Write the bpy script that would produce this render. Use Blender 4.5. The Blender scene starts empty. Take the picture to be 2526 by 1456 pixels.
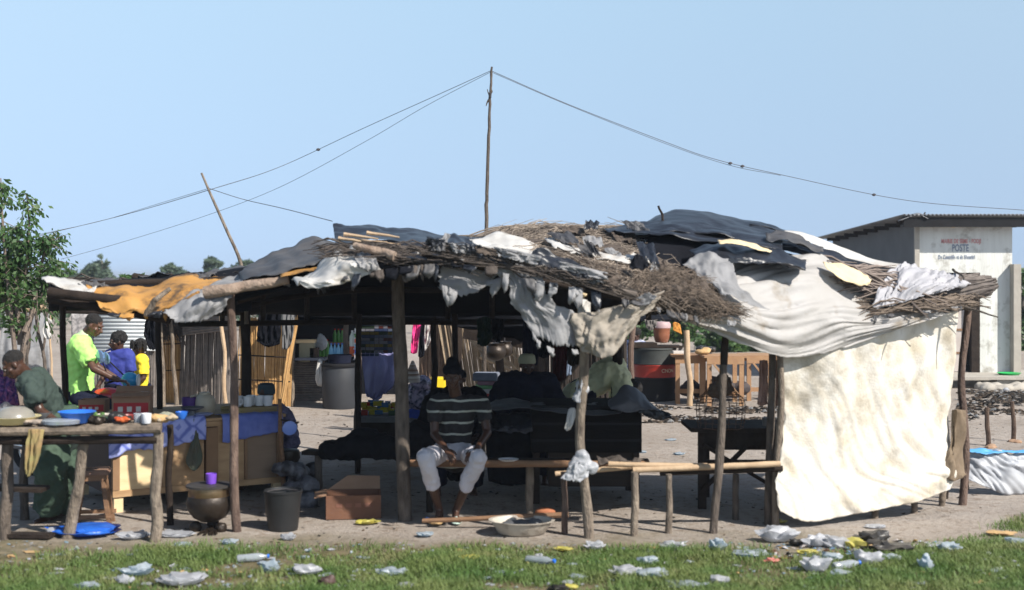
import bpy, bmesh, math, random
from mathutils import Vector, Matrix, noise
V = Vector
R = random.Random(7)
rad = math.radians
sc = bpy.context.scene
COL = sc.collection
HZ, F, CX, CAMZ = 681.0, 3200.0, 1263.0, 2.06

def P(px, py, Y):
    """a point of the place: bearing px, elevation py, at Y metres from the road-side viewpoint"""
    return V(((px-CX)/F*Y, Y, CAMZ-(py-HZ)/F*Y))
def G(px, Y, z=0.0):
    return V(((px-CX)/F*Y, Y, z))

# ------------------------------------------------------------------ materials
MATS = {}
def nt(m):
    m.use_nodes = True
    t = m.node_tree
    return t, t.nodes, t.links, t.nodes['Principled BSDF']
def mat(name, c1, c2=None, scale=6, rough=.8, bump=0, bscale=None, metal=0, stretch=None, contrast=1.0,
        trans=0, coat=0, c3=None, s3=1.5, spec=None, alpha=None, t3=(.55,.68), sss=0):
    if name in MATS: return MATS[name]
    m = bpy.data.materials.new(name); t, N, L, b = nt(m)
    b.inputs['Roughness'].default_value = rough
    b.inputs['Metallic'].default_value = metal
    if spec is not None: b.inputs['Specular IOR Level'].default_value = spec
    if trans: b.inputs['Transmission Weight'].default_value = trans
    if coat: b.inputs['Coat Weight'].default_value = coat
    if alpha is not None: b.inputs['Alpha'].default_value = alpha
    tc = N.new('ShaderNodeTexCoord'); mp = N.new('ShaderNodeMapping')
    L.new(tc.outputs['Object'], mp.inputs[0])
    if stretch: mp.inputs['Scale'].default_value = stretch
    out = None
    if c2 is not None:
        n = N.new('ShaderNodeTexNoise'); n.inputs['Scale'].default_value = scale; n.inputs['Detail'].default_value = 6
        L.new(mp.outputs[0], n.inputs['Vector'])
        r = N.new('ShaderNodeMapRange'); w = .22/contrast
        r.inputs['From Min'].default_value = .5-w; r.inputs['From Max'].default_value = .5+w
        L.new(n.outputs['Fac'], r.inputs['Value'])
        mx = N.new('ShaderNodeMix'); mx.data_type = 'RGBA'
        mx.inputs[6].default_value = (*c1, 1); mx.inputs[7].default_value = (*c2, 1)
        L.new(r.outputs[0], mx.inputs[0]); out = mx.outputs[2]
        if c3 is not None:
            n3 = N.new('ShaderNodeTexNoise'); n3.inputs['Scale'].default_value = s3; n3.inputs['Detail'].default_value = 9
            n3.inputs['Roughness'].default_value = .7
            L.new(tc.outputs['Object'], n3.inputs['Vector'])
            r3 = N.new('ShaderNodeMapRange'); r3.inputs['From Min'].default_value = t3[0]; r3.inputs['From Max'].default_value = t3[1]
            L.new(n3.outputs['Fac'], r3.inputs['Value'])
            m3 = N.new('ShaderNodeMix'); m3.data_type = 'RGBA'; m3.inputs[7].default_value = (*c3, 1)
            L.new(out, m3.inputs[6]); L.new(r3.outputs[0], m3.inputs[0]); out = m3.outputs[2]
        L.new(out, b.inputs['Base Color'])
    else:
        b.inputs['Base Color'].default_value = (*c1, 1)
    if bump:
        n2 = N.new('ShaderNodeTexNoise'); n2.inputs['Scale'].default_value = bscale or scale*3; n2.inputs['Detail'].default_value = 8
        L.new(mp.outputs[0], n2.inputs['Vector'])
        bp = N.new('ShaderNodeBump'); bp.inputs['Strength'].default_value = bump; bp.inputs['Distance'].default_value = .02
        L.new(n2.outputs['Fac'], bp.inputs['Height']); L.new(bp.outputs[0], b.inputs['Normal'])
    MATS[name] = m
    return m
def thin(m, c, w=.4):
    """thin cloth or plastic film: let some light through"""
    t, N, L, b = nt(m); out = N['Material Output']
    tr = N.new('ShaderNodeBsdfTranslucent'); tr.inputs[0].default_value = (*c, 1)
    mx = N.new('ShaderNodeMixShader'); mx.inputs[0].default_value = w
    L.new(b.outputs[0], mx.inputs[1]); L.new(tr.outputs[0], mx.inputs[2]); L.new(mx.outputs[0], out.inputs[0])
    return m
def vmat(name, cols, rough=.6, spec=.3):
    """material that takes one of several paint colours per piece (stored per face)"""
    m = bpy.data.materials.new(name); t, N, L, b = nt(m)
    a = N.new('ShaderNodeAttribute'); a.attribute_name = 'Col'
    L.new(a.outputs['Color'], b.inputs['Base Color']); b.inputs['Roughness'].default_value = rough
    b.inputs['Specular IOR Level'].default_value = spec
    m['cols'] = len(cols); MATS[name] = m
    return m

wood_grey = mat('weathered_wood', (.07,.055,.042), (.24,.19,.145), 12, .9, .5, 40)
wood_dark = mat('dark_old_wood', (.018,.013,.011), (.04,.030,.024), 8, .9, .4, 40, spec=.15)
wood_brown = mat('brown_wood', (.16,.085,.045), (.25,.14,.075), 6, .8, .3, 30, stretch=(1,1,6))
wood_post = mat('post_wood', (.09,.07,.055), (.30,.245,.19), 11, .9, 1, 45, stretch=(2,2,.6))
wood_mid = mat('mid_post_wood', (.045,.035,.029), (.16,.128,.103), 11, .9, 1, 45, stretch=(2,2,.6))
wood_red = mat('reddish_post_wood', (.06,.037,.030), (.19,.13,.10), 11, .9, 1, 45, stretch=(2,2,.6))
wood_pale = mat('peeled_wood', (.50,.37,.24), (.38,.26,.16), 8, .8, .3, 35)
wood_saw = mat('sawn_orange_wood', (.29,.155,.08), (.38,.23,.12), 5, .75, .25, 30)
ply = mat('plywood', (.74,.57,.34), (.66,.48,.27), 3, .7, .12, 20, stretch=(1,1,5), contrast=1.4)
ply_shaded = mat('shaded_plywood', (.46,.30,.16), (.33,.20,.10), 3, .75, .15, 20, stretch=(1,1,5), contrast=1.4)  # plywood under the roof, its shade put into the colour
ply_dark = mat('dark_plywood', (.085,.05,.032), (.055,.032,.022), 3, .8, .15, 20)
tarp_black = mat('black_plastic', (.011,.013,.018), (.026,.030,.040), 3, .36, .5, 12, spec=.5)
tarp_black2 = mat('matt_black_plastic', (.006,.0065,.009), (.012,.013,.017), 3, .8, .3, 14, spec=.06)
tarp_grey = mat('grey_plastic', (.07,.073,.082), (.14,.145,.15), 4, .6, .3, 14)
tarp_dgrey = mat('dark_grey_plastic', (.030,.033,.042), (.10,.095,.093), 3, .6, .35, 12)
tarp_white = thin(mat('white_sheeting', (.64,.63,.61), (.54,.52,.49), 4, .65, .1, 12, c3=(.42,.38,.33), s3=3), (.75,.73,.68), .18)
tarp_greyw = thin(mat('greyish_white_sheeting', (.40,.40,.41), (.28,.28,.285), 6, .6, .3, 22, c3=(.17,.165,.16), s3=4), (.55,.55,.56), .38)
tarp_orange = thin(mat('orange_tarpaulin', (.53,.28,.075), (.41,.20,.05), 3, .6, .3, 10, c3=(.14,.085,.04), s3=3.6, t3=(.50,.60)), (.7,.3,.04), .12)
tarp_cream = thin(mat('cream_cloth', (.49,.475,.455), (.57,.56,.56), 3.5, .6, .25, 18, c3=(.33,.275,.21), s3=2.6), (.66,.62,.55), .36)
tarp_cream2 = thin(mat('stained_cream_cloth', (.77,.755,.715), (.60,.53,.41), 6, .75, .25, 50, c3=(.21,.175,.12), s3=2.5, t3=(.50,.76), contrast=.9), (.8,.7,.5), .1)
tarp_tan = mat('tan_cloth', (.70,.56,.34), (.62,.50,.32), 3, .8, .2, 30)
straw = mat('grey_straw', (.10,.08,.065), (.40,.33,.265), 4, .9, .3, 60)
straw_dark = mat('dark_straw', (.035,.028,.024), (.10,.08,.067), 14, .9, .3, 60)
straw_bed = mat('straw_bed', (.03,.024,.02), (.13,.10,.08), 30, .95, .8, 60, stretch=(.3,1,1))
reed_gold = mat('golden_reed', (.50,.30,.115), (.36,.20,.075), 16, .75, .3, 60)
reed_grey = mat('grey_reed', (.13,.115,.105), (.22,.19,.17), 12, .85, .3, 60)
reed_pale = mat('pale_reed', (.44,.34,.23), (.27,.20,.135), 14, .8, .3, 60)
reed_brown = mat('brown_reed', (.14,.085,.055), (.23,.15,.10), 14, .85, .3, 60)
skin = mat('dark_skin', (.050,.024,.016), (.075,.038,.025), 12, .36, .05, 60, spec=.4)
skin2 = mat('brown_skin', (.085,.042,.027), (.115,.058,.038), 12, .36, .05, 60, spec=.4)
hair = mat('black_hair', (.008,.007,.007), (.016,.014,.013), 40, .9, .8, 120)
eyew = mat('eye_white', (.30,.27,.24), rough=.5)
black = mat('black_paint', (.010,.010,.011), (.016,.016,.018), 5, .7, spec=.15)
rubber = mat('rubber', (.015,.015,.016), rough=.8)
chrome = mat('bright_metal', (.6,.6,.6), rough=.25, metal=1)
red = mat('red_paint', (.50,.012,.014), (.42,.01,.012), 3, .25, coat=.5)
blue_pl = mat('blue_plastic', (.02,.13,.55), (.03,.16,.62), 4, .35)
blue_bag = thin(mat('blue_film', (.015,.10,.52), (.03,.17,.68), 12, .4, .3, 30), (.03,.2,.8), .2)
purple = mat('purple_plastic', (.17,.06,.50), (.20,.08,.56), 4, .4)
white_pl = mat('white_plastic', (.75,.77,.80), (.68,.70,.74), 8, .4)
card = mat('cardboard', (.36,.215,.135), (.30,.175,.105), 8, .85, .15, 30)
card_red = mat('red_print', (.50,.03,.04), (.40,.03,.035), 10, .7)
card_white = mat('white_print', (.65,.60,.55), rough=.7)
navy = mat('navy_cloth', (.008,.009,.020), (.014,.017,.034), 8, .9, .3, 40, spec=.1)
blackcloth = mat('black_cloth', (.005,.0055,.008), (.011,.012,.016), 8, .95, .4, 30, spec=.05)
green_cloth = mat('green_cloth', (.020,.036,.031), (.040,.062,.052), 5, .85, .5, 22)
green_pants = mat('green_trouser_cloth', (.030,.058,.038), (.055,.092,.062), 5, .85, .5, 18)
lime = mat('lime_cloth', (.36,.78,.17), (.48,.88,.22), 4, .8, .4, 16)
blue_cloth = mat('blue_jersey_cloth', (.022,.03,.20), (.035,.05,.28), 5, .8, .4, 18)
yellow_cloth = mat('yellow_jersey_cloth', (.80,.58,.02), (.86,.66,.04), 5, .8, .4, 18)
paleyel = mat('pale_yellow_cloth', (.62,.62,.36), (.70,.70,.45), 4, .8, .5, 14)
white_cloth = mat('white_trouser_cloth', (.58,.56,.60), (.48,.46,.50), 5, .85, .5, 20)
pink_cloth = mat('pink_cloth', (.72,.03,.20), (.80,.05,.26), 8, .8, .4, 25)
pinkgrey = mat('dusty_pink_cloth', (.42,.27,.23), (.34,.21,.18), 8, .85, .4, 25)
denim = mat('denim_cloth', (.10,.135,.20), (.15,.19,.27), 10, .85, .4, 30)
purple_pat = mat('purple_print_cloth', (.05,.02,.12), (.20,.06,.16), 30, .85, .3, 40, contrast=3)
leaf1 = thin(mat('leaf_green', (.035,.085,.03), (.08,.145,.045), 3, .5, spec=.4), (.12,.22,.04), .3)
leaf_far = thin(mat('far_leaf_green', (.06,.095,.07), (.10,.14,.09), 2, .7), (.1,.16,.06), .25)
bark = mat('bark', (.12,.09,.07), (.2,.16,.13), 9, .9, .6, 40)
brass = mat('tarnished_brass', (.20,.13,.07), (.34,.25,.15), 5, .3, .1, 30, metal=.85)
soot = mat('sooty_metal', (.018,.014,.011), (.04,.028,.02), 6, .45, .2, 30, metal=.4)
dark_pl = mat('black_bucket_plastic', (.010,.011,.012), (.018,.019,.021), 5, .5, .1, 20)
tank_pl = mat('grey_black_tank_plastic', (.018,.020,.024), (.032,.035,.042), 4, .6, .1, 20)
enamel = mat('chipped_enamel', (.50,.47,.41), (.35,.31,.26), 6, .5, .2, 20, c3=(.10,.07,.05), s3=5)
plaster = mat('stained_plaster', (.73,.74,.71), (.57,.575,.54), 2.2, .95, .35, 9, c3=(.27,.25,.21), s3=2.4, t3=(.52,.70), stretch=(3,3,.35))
plaster_shade = mat('shaded_plaster', (.13,.135,.14), (.10,.105,.11), 2, .9, .25, 12)  # side walls' shade put into a darker plaster colour
concrete = mat('concrete', (.42,.39,.34), (.34,.31,.27), 5, .9, .4, 20)
zinc = mat('grey_roof_sheet', (.20,.205,.215), (.28,.28,.29), 3, .55, metal=.4)
zinc_pale = mat('pale_corrugated_sheet', (.66,.69,.70), (.55,.58,.60), 3, .5, metal=.2)  # white sheet, pale by its own colour
string_m = mat('wire', (.06,.055,.06), rough=.8)
clear_pl = mat('clear_plastic', (.65,.70,.75), (.5,.55,.6), 6, .15, trans=.6)
film = thin(mat('white_film', (.55,.56,.59), (.36,.37,.40), 14, .4, .4, 30), (.75,.77,.8), .35)
film_b = thin(mat('pale_blue_film', (.32,.385,.43), (.47,.50,.53), 14, .35, .4, 30), (.45,.65,.8), .35)
film_y = thin(mat('yellow_film', (.58,.52,.10), (.42,.38,.12), 12, .5, .3, 25), (.8,.7,.1), .2)
film_t = thin(mat('tan_paper', (.55,.36,.16), (.45,.30,.15), 12, .8, .3, 25), (.5,.35,.18), .1)
film_r = thin(mat('pink_film', (.70,.20,.18), (.75,.30,.25), 12, .5, .3, 25), (.8,.3,.25), .2)
film_k = mat('black_film', (.015,.014,.014), (.05,.045,.04), 10, .4, .4, 25)
lilac = thin(mat('lilac_plastic_cloth', (.22,.22,.42), (.30,.30,.52), 6, .6, .35, 18), (.3,.3,.55), .2)

# ------------------------------------------------------------------ objects
def wpos(o):
    p = V((0,0,0))
    while o: p += o.location; o = o.parent
    return p
def _set(o, label, cat, group, kind):
    if label: o['label'] = label
    if cat: o['category'] = cat
    if group: o['group'] = group
    if kind: o['kind'] = kind
def thing(name, label, cat, base, group=None, kind=None):
    o = bpy.data.objects.new(name, None); COL.objects.link(o)
    o.location = base; o.empty_display_size = .1
    _set(o, label, cat, group, kind)
    return o
def mesh_of(bm, name):
    me = bpy.data.meshes.new(name); bm.to_mesh(me); bm.free(); return me
def obj(name, g, m, parent=None, label=None, cat=None, group=None, kind=None, smooth=True, solid=0, base=None):
    me = mesh_of(g, name) if isinstance(g, bmesh.types.BMesh) else g
    o = bpy.data.objects.new(name, me); COL.objects.link(o)
    if isinstance(m, (list, tuple)):
        for q in m: me.materials.append(q)
    else: me.materials.append(m)
    if smooth:
        me.polygons.foreach_set('use_smooth', [True]*len(me.polygons))
        me.set_sharp_from_angle(angle=rad(42))
    if parent is not None:
        o.parent = parent; off = wpos(parent)
        me.transform(Matrix.Translation(-off))
    elif kind != 'structure':
        if base is None:
            xs = [v.co for v in me.vertices]
            base = V(((min(c.x for c in xs)+max(c.x for c in xs))/2, (min(c.y for c in xs)+max(c.y for c in xs))/2, min(c.z for c in xs)))
        me.transform(Matrix.Translation(-base)); o.location = base
    _set(o, label, cat, group, kind)
    if solid:
        s = o.modifiers.new('thickness', 'SOLIDIFY'); s.thickness = solid; s.offset = 0
    return o
def dup(root, loc, rz=0, label=None, scale=1):
    def cp(o, par):
        c = o.copy(); COL.objects.link(c)
        if par is not None: c.parent = par
        for ch in list(o.children): cp(ch, c)
        return c
    r = cp(root, None); r.location = loc; r.rotation_euler.z = rz; r.scale = (scale,)*3
    if label: r['label'] = label
    return r

# ------------------------------------------------------------------ shapes
def B(): return bmesh.new()
def frame(d):
    d = d.normalized(); a = V((0,0,1)) if abs(d.z) < .9 else V((1,0,0))
    x = d.cross(a).normalized(); y = d.cross(x).normalized()
    return x, y
def bar(bm, a, b, w=.05, h=.05, up=None):
    a, b = V(a), V(b); d = (b-a)
    if up is None: up = V((0,0,1)) if abs(d.normalized().z) < .9 else V((0,1,0))
    x = d.cross(up).normalized(); y = x.cross(d).normalized()
    vs = []
    for p in (a, b):
        for sx, sy in ((-1,-1),(1,-1),(1,1),(-1,1)): vs.append(bm.verts.new(p + x*sx*w/2 + y*sy*h/2))
    for f in ((3,2,1,0),(4,5,6,7),(0,1,5,4),(1,2,6,5),(2,3,7,6),(3,0,4,7)): bm.faces.new([vs[i] for i in f])
def box(bm, c, s, rz=0, taper=1):
    m = Matrix.Translation(V(c)) @ Matrix.Rotation(rz, 4, 'Z')
    vs = []
    for z in (0, 1):
        k = taper if z else 1
        for sx, sy in ((-1,-1),(1,-1),(1,1),(-1,1)): vs.append(bm.verts.new(m @ V((sx*s[0]/2*k, sy*s[1]/2*k, z*s[2]))))
    for f in ((3,2,1,0),(4,5,6,7),(0,1,5,4),(1,2,6,5),(2,3,7,6),(3,0,4,7)): bm.faces.new([vs[i] for i in f])
def obox(bm, o, ex, ey, u0, u1, v0, v1, z0, z1):
    vs = []
    for z in (z0, z1):
        for u, v in ((u0,v0),(u1,v0),(u1,v1),(u0,v1)): vs.append(bm.verts.new(o + ex*u + ey*v + V((0,0,z))))
    for f in ((3,2,1,0),(4,5,6,7),(0,1,5,4),(1,2,6,5),(2,3,7,6),(3,0,4,7)): bm.faces.new([vs[i] for i in f])
def tube(bm, pts, rs, n=8, caps=True):
    rings = []
    for i, p in enumerate(pts):
        d = (pts[min(i+1, len(pts)-1)] - pts[max(i-1, 0)])
        x, y = frame(d) if i == 0 else (px_, py_)
        if i: 
            dn = d.normalized(); x = (x - dn*x.dot(dn)).normalized(); y = dn.cross(x).normalized()
        px_, py_ = x, y
        r = rs[i] if isinstance(rs, (list, tuple)) else rs
        rings.append([bm.verts.new(p + (x*math.cos(t) + y*math.sin(t))*r) for t in [2*math.pi*k/n for k in range(n)]])
    for a, b in zip(rings, rings[1:]):
        for k in range(n): bm.faces.new((a[k], a[(k+1)%n], b[(k+1)%n], b[k]))
    if caps: bm.faces.new(rings[0][::-1]); bm.faces.new(rings[-1])
def stick(bm, a, b, r0=.02, r1=None, n=8, seg=7, wob=.012, knots=True):
    a, b = V(a), V(b); r1 = r0 if r1 is None else r1; s = R.random()*99
    pts, rs = [], []
    for i in range(seg+1):
        t = i/seg; e = math.sin(math.pi*t)
        o = V((noise.noise(V((s, t*2.3, 0))), noise.noise(V((s, t*2.3, 7))), 0))*wob*2*(.3+e)
        pts.append(a.lerp(b, t)+o); k = 1+(.16*noise.noise(V((s, t*9, 3))) if knots else 0)
        rs.append((r0+(r1-r0)*t)*k)
    tube(bm, pts, rs, n)
def lathe(bm, prof, base, n=28, axis=None, sx=1, sy=1):
    base = V(base); m = Matrix.Identity(3)
    if axis is not None: m = V((0,0,1)).rotation_difference(V(axis)).to_matrix()
    rings = []
    for r, z in prof:
        if r < 1e-5: rings.append([bm.verts.new(base + m @ V((0,0,z)))])
        else: rings.append([bm.verts.new(base + m @ V((r*sx*math.cos(2*math.pi*k/n), r*sy*math.sin(2*math.pi*k/n), z))) for k in range(n)])
    for a, b in zip(rings, rings[1:]):
        for k in range(n):
            k2 = (k+1) % n
            if len(a) == 1 and len(b) == 1: continue
            if len(a) == 1: bm.faces.new((a[0], b[k2], b[k]))
            elif len(b) == 1: bm.faces.new((a[k], a[k2], b[0]))
            else: bm.faces.new((a[k], a[k2], b[k2], b[k]))
def ell(bm, c, r, rot=None, sub=2):
    """ellipsoid"""
    m = Matrix.Translation(V(c))
    if rot is not None: m = m @ rot.to_4x4()
    m = m @ Matrix.Diagonal((*r, 1))
    bmesh.ops.create_icosphere(bm, subdivisions=sub, radius=1, matrix=m)
def cap(bm, a, b, ra, rb, n=12, flat=False, sq=1.0, side=None):
    """tapered limb from a to b; round ends unless flat; sq squashes it across 'side'"""
    a, b = V(a), V(b); d = b-a; L = d.length
    if L < 1e-5: ell(bm, a, (ra,)*3); return
    d.normalize(); x, y = frame(d)
    if side is not None:
        x = (V(side) - d*V(side).dot(d)).normalized(); y = d.cross(x).normalized()
    prof = []
    if not flat:
        for k in range(1, 4): t = math.pi/2*k/4; prof.append((-math.cos(t)*ra, math.sin(t)*ra))
    prof += [(0, ra), (L*.5, (ra+rb)/2), (L, rb)]
    if not flat:
        for k in range(3, 0, -1): t = math.pi/2*k/4; prof.append((L+math.cos(t)*rb, math.sin(t)*rb))
    rings = [[bm.verts.new(a + d*z + x*r*math.cos(2*math.pi*k/n) + y*r*sq*math.sin(2*math.pi*k/n)) for k in range(n)] for z, r in prof]
    for p, q in zip(rings, rings[1:]):
        for k in range(n): bm.faces.new((p[k], p[(k+1)%n], q[(k+1)%n], q[k]))
    bm.faces.new(rings[0][::-1]); bm.faces.new(rings[-1])
    bmesh.ops.recalc_face_normals(bm, faces=bm.faces[:]) if False else None
def fuse(bm, voxel, smooth=6, disp=0, dscale=9):
    """one continuous skin over overlapping forms"""
    bmesh.ops.recalc_face_normals(bm, faces=bm.faces[:])
    me = mesh_of(bm, 'tmp'); o = bpy.data.objects.new('tmp', me); COL.objects.link(o)
    r = o.modifiers.new('r', 'REMESH'); r.mode = 'VOXEL'; r.voxel_size = voxel
    s = o.modifiers.new('s', 'SMOOTH'); s.factor = .5; s.iterations = smooth
    dg = bpy.context.evaluated_depsgraph_get(); dg.update()
    out = bpy.data.meshes.new_from_object(o.evaluated_get(dg))
    bpy.data.objects.remove(o); bpy.data.meshes.remove(me)
    if disp:
        nn = [v.normal.copy() for v in out.vertices]
        for v, n_ in zip(out.vertices, nn):
            q = v.co*dscale
            w = noise.noise(V((q.x, q.y, q.z*.45))) + .5*noise.noise(q*2.3)
            v.co += n_*w*disp
    return out

def cr(p0, p1, p2, p3, t):
    return .5*((2*p1)+(p2-p0)*t+(2*p0-5*p1+4*p2-p3)*t*t+(3*p1-p0-3*p2+p3)*t*t*t)
def spl(pts, u):
    n = len(pts)-1
    if n == 0: return pts[0].copy()
    u = min(max(u, 0), 1)*n; i = min(int(u), n-1); t = u-i
    return cr(pts[max(i-1,0)] if i else pts[0]*2-pts[1], pts[i], pts[i+1], pts[i+2] if i+2 <= n else pts[n]*2-pts[n-1], t)
def surf(rows):
    W = [[P(*q) if not isinstance(q, Vector) else q for q in r] for r in rows]
    def f(u, v): return spl([spl(r, u) for r in W], v)
    return f
def sheet(f, nu=40, nv=24, amp=.02, fu=6, fv=3, seed=0, hem=0, hemf=14, side=0, torn=0, fine=.3, vtop=0, crease=0, cdir=(1,1)):
    """a hanging or lying piece of cloth or plastic over the surface f(u, v)"""
    bm = B(); grid = []
    for j in range(nv+1):
        row = []
        for i in range(nu+1):
            u, v = i/nu, j/nv
            vm = 1-hem*(.5+.5*noise.noise(V((u*hemf, seed, 1.3))) + .35*noise.noise(V((u*hemf*3.1, seed, 5.3))))
            v0 = vtop*(.5+.5*noise.noise(V((u*hemf, seed, 9.3))))
            um0 = side*(.5+.7*noise.noise(V((v*hemf*.6, seed, 2.3)))); um1 = 1-side*(.5+.7*noise.noise(V((v*hemf*.6, seed, 4.3))))
            vv = v0+(vm-v0)*v; uu = um0+(um1-um0)*u
            p = f(uu, vv); e = .004
            du = f(min(uu+e,1), vv)-f(max(uu-e,0), vv); dv = f(uu, min(vv+e,1))-f(uu, max(vv-e,0))
            n = du.cross(dv)
            if n.length < 1e-9: n = V((0,-1,0))
            n.normalize()
            q = V((uu*fu, vv*fv, seed*3.1))
            h = noise.noise(q) + .4*noise.noise(q*2.1+V((5,1,0))) + fine*.35*noise.noise(q*4.3)
            if crease:
                s = uu*cdir[0]+vv*cdir[1]; c_ = uu*cdir[1]-vv*cdir[0]; bend = noise.noise(q*.7+V((3,3,3)))*.9
                w = noise.noise(V((s*3.2+bend, c_*.8, seed))); w2 = noise.noise(V((s*7.5+bend*2, c_*1.3, seed+7)))
                h += crease*(1.6*(.45-math.sqrt(w*w+.004)) + .8*(.4-math.sqrt(w2*w2+.006)))
            row.append(bm.verts.new(p+n*h*amp))
        grid.append(row)
    for j in range(nv):
        for i in range(nu):
            if torn and j > 1:
                c = noise.noise(V((i/nu*9, j/nv*7, seed+20))) 
                if c > torn: continue
            bm.faces.new((grid[j][i], grid[j][i+1], grid[j+1][i+1], grid[j+1][i]))
    if torn: bmesh.ops.delete(bm, geom=[v for v in bm.verts if not v.link_faces], context='VERTS')
    return bm
def cloth(name, label, cat, rows, m, solid=.0025, group=None, parent=None, **k):
    k.setdefault('hem', .035); k.setdefault('hemf', 30)
    return obj(name, sheet(surf(rows), **k), m, parent, label, None if parent else cat, group, solid=solid)
def strew(f, n, L=(.3,.7), r=.005, lift=.03, du=(.2,.5), dv=(-.1,.1), bend=.012, jit=.05, urange=(0,1), vrange=(0,1), ns=4):
    bend *= 1.8
    """loose sticks and straw lying over the surface f"""
    bm = B()
    for _ in range(n):
        u = R.uniform(*urange); v = R.uniform(*vrange)
        a = f(u, v); d = f(min(max(u+.05*R.choice((1,1,-1)),0),1), min(max(v+R.uniform(*dv)*.3,0),1))-a
        if d.length < 1e-4: continue
        d.normalize(); d = (d + V((R.gauss(0,jit), R.gauss(0,jit), R.gauss(0,jit)))).normalized()
        ln = R.uniform(*L); z = V((0,-.4,.9))*R.uniform(0, lift)
        mid = a + d*ln*.5 + V((R.gauss(0,bend), R.gauss(0,bend), R.gauss(0,bend)))
        # settle the far end on the surface so that nothing sticks out stiffly
        b_ = a + d*ln + V((0,0,-.06*ln))
        rr = r*R.uniform(.6, 1.5)
        tube(bm, [a+z, mid+z, b_+z], [rr, rr, rr*.5], ns, caps=False)
    return bm
def reeds(bl, br, tl, tr, n, r=.012, jit=.02, lean=0, top=.06, seg=2, over=0, gap=0):
    """a wall of upright canes between two bottom and two top corners"""
    bm = B()
    for i in range(n):
        t = (i+.5)/n + R.uniform(-.3,.3)/n
        if gap and R.random() < gap: continue
        a = V(bl).lerp(V(br), t); b = V(tl).lerp(V(tr), min(max(t+lean+R.gauss(0, .008),0),1))
        b += V((0, 0, R.uniform(-top, top*.5))); rr = r*R.uniform(.6, 1.25)
        o = V((0, R.uniform(-jit, jit), 0)); m_ = a.lerp(b, .5)+V((R.gauss(0,.012), R.gauss(0,.012), 0))
        tube(bm, [a+o, m_+o, b+o], [rr, rr*.95, rr*.8], 5)
    return bm
# ------------------------------------------------------------------ camera, light, sky
cam = bpy.data.cameras.new('camera'); co = bpy.data.objects.new('camera', cam); COL.objects.link(co)
co.location = (0, 0, CAMZ); co.rotation_euler = (rad(90), 0, 0)
cam.sensor_width = 36; cam.lens = F/2526*36; cam.shift_y = -(728-HZ)/2526
cam.clip_start = .1; cam.clip_end = 4000
cam.dof.use_dof = True; cam.dof.focus_distance = 16.0; cam.dof.aperture_fstop = 1.5
sc.camera = co
EL, AZ = 41, 50
sun = bpy.data.lights.new('sun', 'SUN'); so = bpy.data.objects.new('sun', sun); COL.objects.link(so)
sun.energy = 5.0; sun.angle = rad(.6); sun.color = (1, .94, .85)
ts = V((math.sin(rad(AZ))*math.cos(rad(EL)), -math.cos(rad(AZ))*math.cos(rad(EL)), math.sin(rad(EL))))
so.rotation_euler = ts.to_track_quat('Z', 'Y').to_euler(); so.location = ts*30
w = bpy.data.worlds.new('World'); sc.world = w; w.use_nodes = True
N, L = w.node_tree.nodes, w.node_tree.links
sky = N.new('ShaderNodeTexSky'); sky.sky_type = 'NISHITA'; sky.sun_disc = False
sky.sun_elevation = rad(EL); sky.sun_rotation = rad(180-AZ); sky.air_density = 1.0; sky.dust_density = .5; sky.ozone_density = 1.5
bg = N['Background']; bg.inputs['Strength'].default_value = .125
# haze-free air right down to the skyline: look the sky up a little above the true direction
tcw = N.new('ShaderNodeTexCoord'); mpw = N.new('ShaderNodeMapping'); mpw.inputs['Location'].default_value = (0,0,.19); mpw.inputs['Scale'].default_value = (1,1,.45)
L.new(tcw.outputs['Generated'], mpw.inputs[0]); L.new(mpw.outputs[0], sky.inputs[0])
tint = N.new('ShaderNodeMix'); tint.data_type = 'RGBA'; tint.blend_type = 'MULTIPLY'; tint.inputs[0].default_value = 1; tint.inputs[7].default_value = (1.50,1.36,1.12,1)
L.new(sky.outputs[0], tint.inputs[6])
spz = N.new('ShaderNodeSeparateXYZ'); L.new(tcw.outputs['Generated'], spz.inputs[0])
gr = N.new('ShaderNodeValToRGB'); L.new(spz.outputs['Z'], gr.inputs[0]); g_ = gr.color_ramp.elements
g_[0].position = 0; g_[0].color = (.68,.67,.79,1); g_[1].position = .24; g_[1].color = (1,1,1,1); q_ = g_.new(.6); q_.color = (.32,.36,.45,1)
m2 = N.new('ShaderNodeMix'); m2.data_type = 'RGBA'; m2.blend_type = 'MULTIPLY'; m2.inputs[0].default_value = 1
L.new(tint.outputs[2], m2.inputs[6]); L.new(gr.outputs[0], m2.inputs[7]); nzw = N.new('ShaderNodeTexNoise'); nzw.inputs['Scale'].default_value = 2.2; nzw.inputs['Detail'].default_value = 3; L.new(tcw.outputs['Generated'], nzw.inputs['Vector'])
rgw = N.new('ShaderNodeMapRange'); rgw.inputs['From Min'].default_value = .3; rgw.inputs['From Max'].default_value = .7; rgw.inputs['To Min'].default_value = .0; rgw.inputs['To Max'].default_value = .14; L.new(nzw.outputs['Fac'], rgw.inputs['Value'])
veil = N.new('ShaderNodeMix'); veil.data_type = 'RGBA'; L.new(rgw.outputs[0], veil.inputs[0]); L.new(m2.outputs[2], veil.inputs[6]); veil.inputs[7].default_value = (3.1,3.5,4.1,1); L.new(veil.outputs[2], bg.inputs[0])
sc.view_settings.view_transform = 'Standard'; sc.view_settings.look = 'None'
sc.view_settings.exposure = .55; sc.view_settings.gamma = 1
sc.cycles.max_bounces = 6; sc.cycles.diffuse_bounces = 3; sc.cycles.transparent_max_bounces = 6

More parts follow.
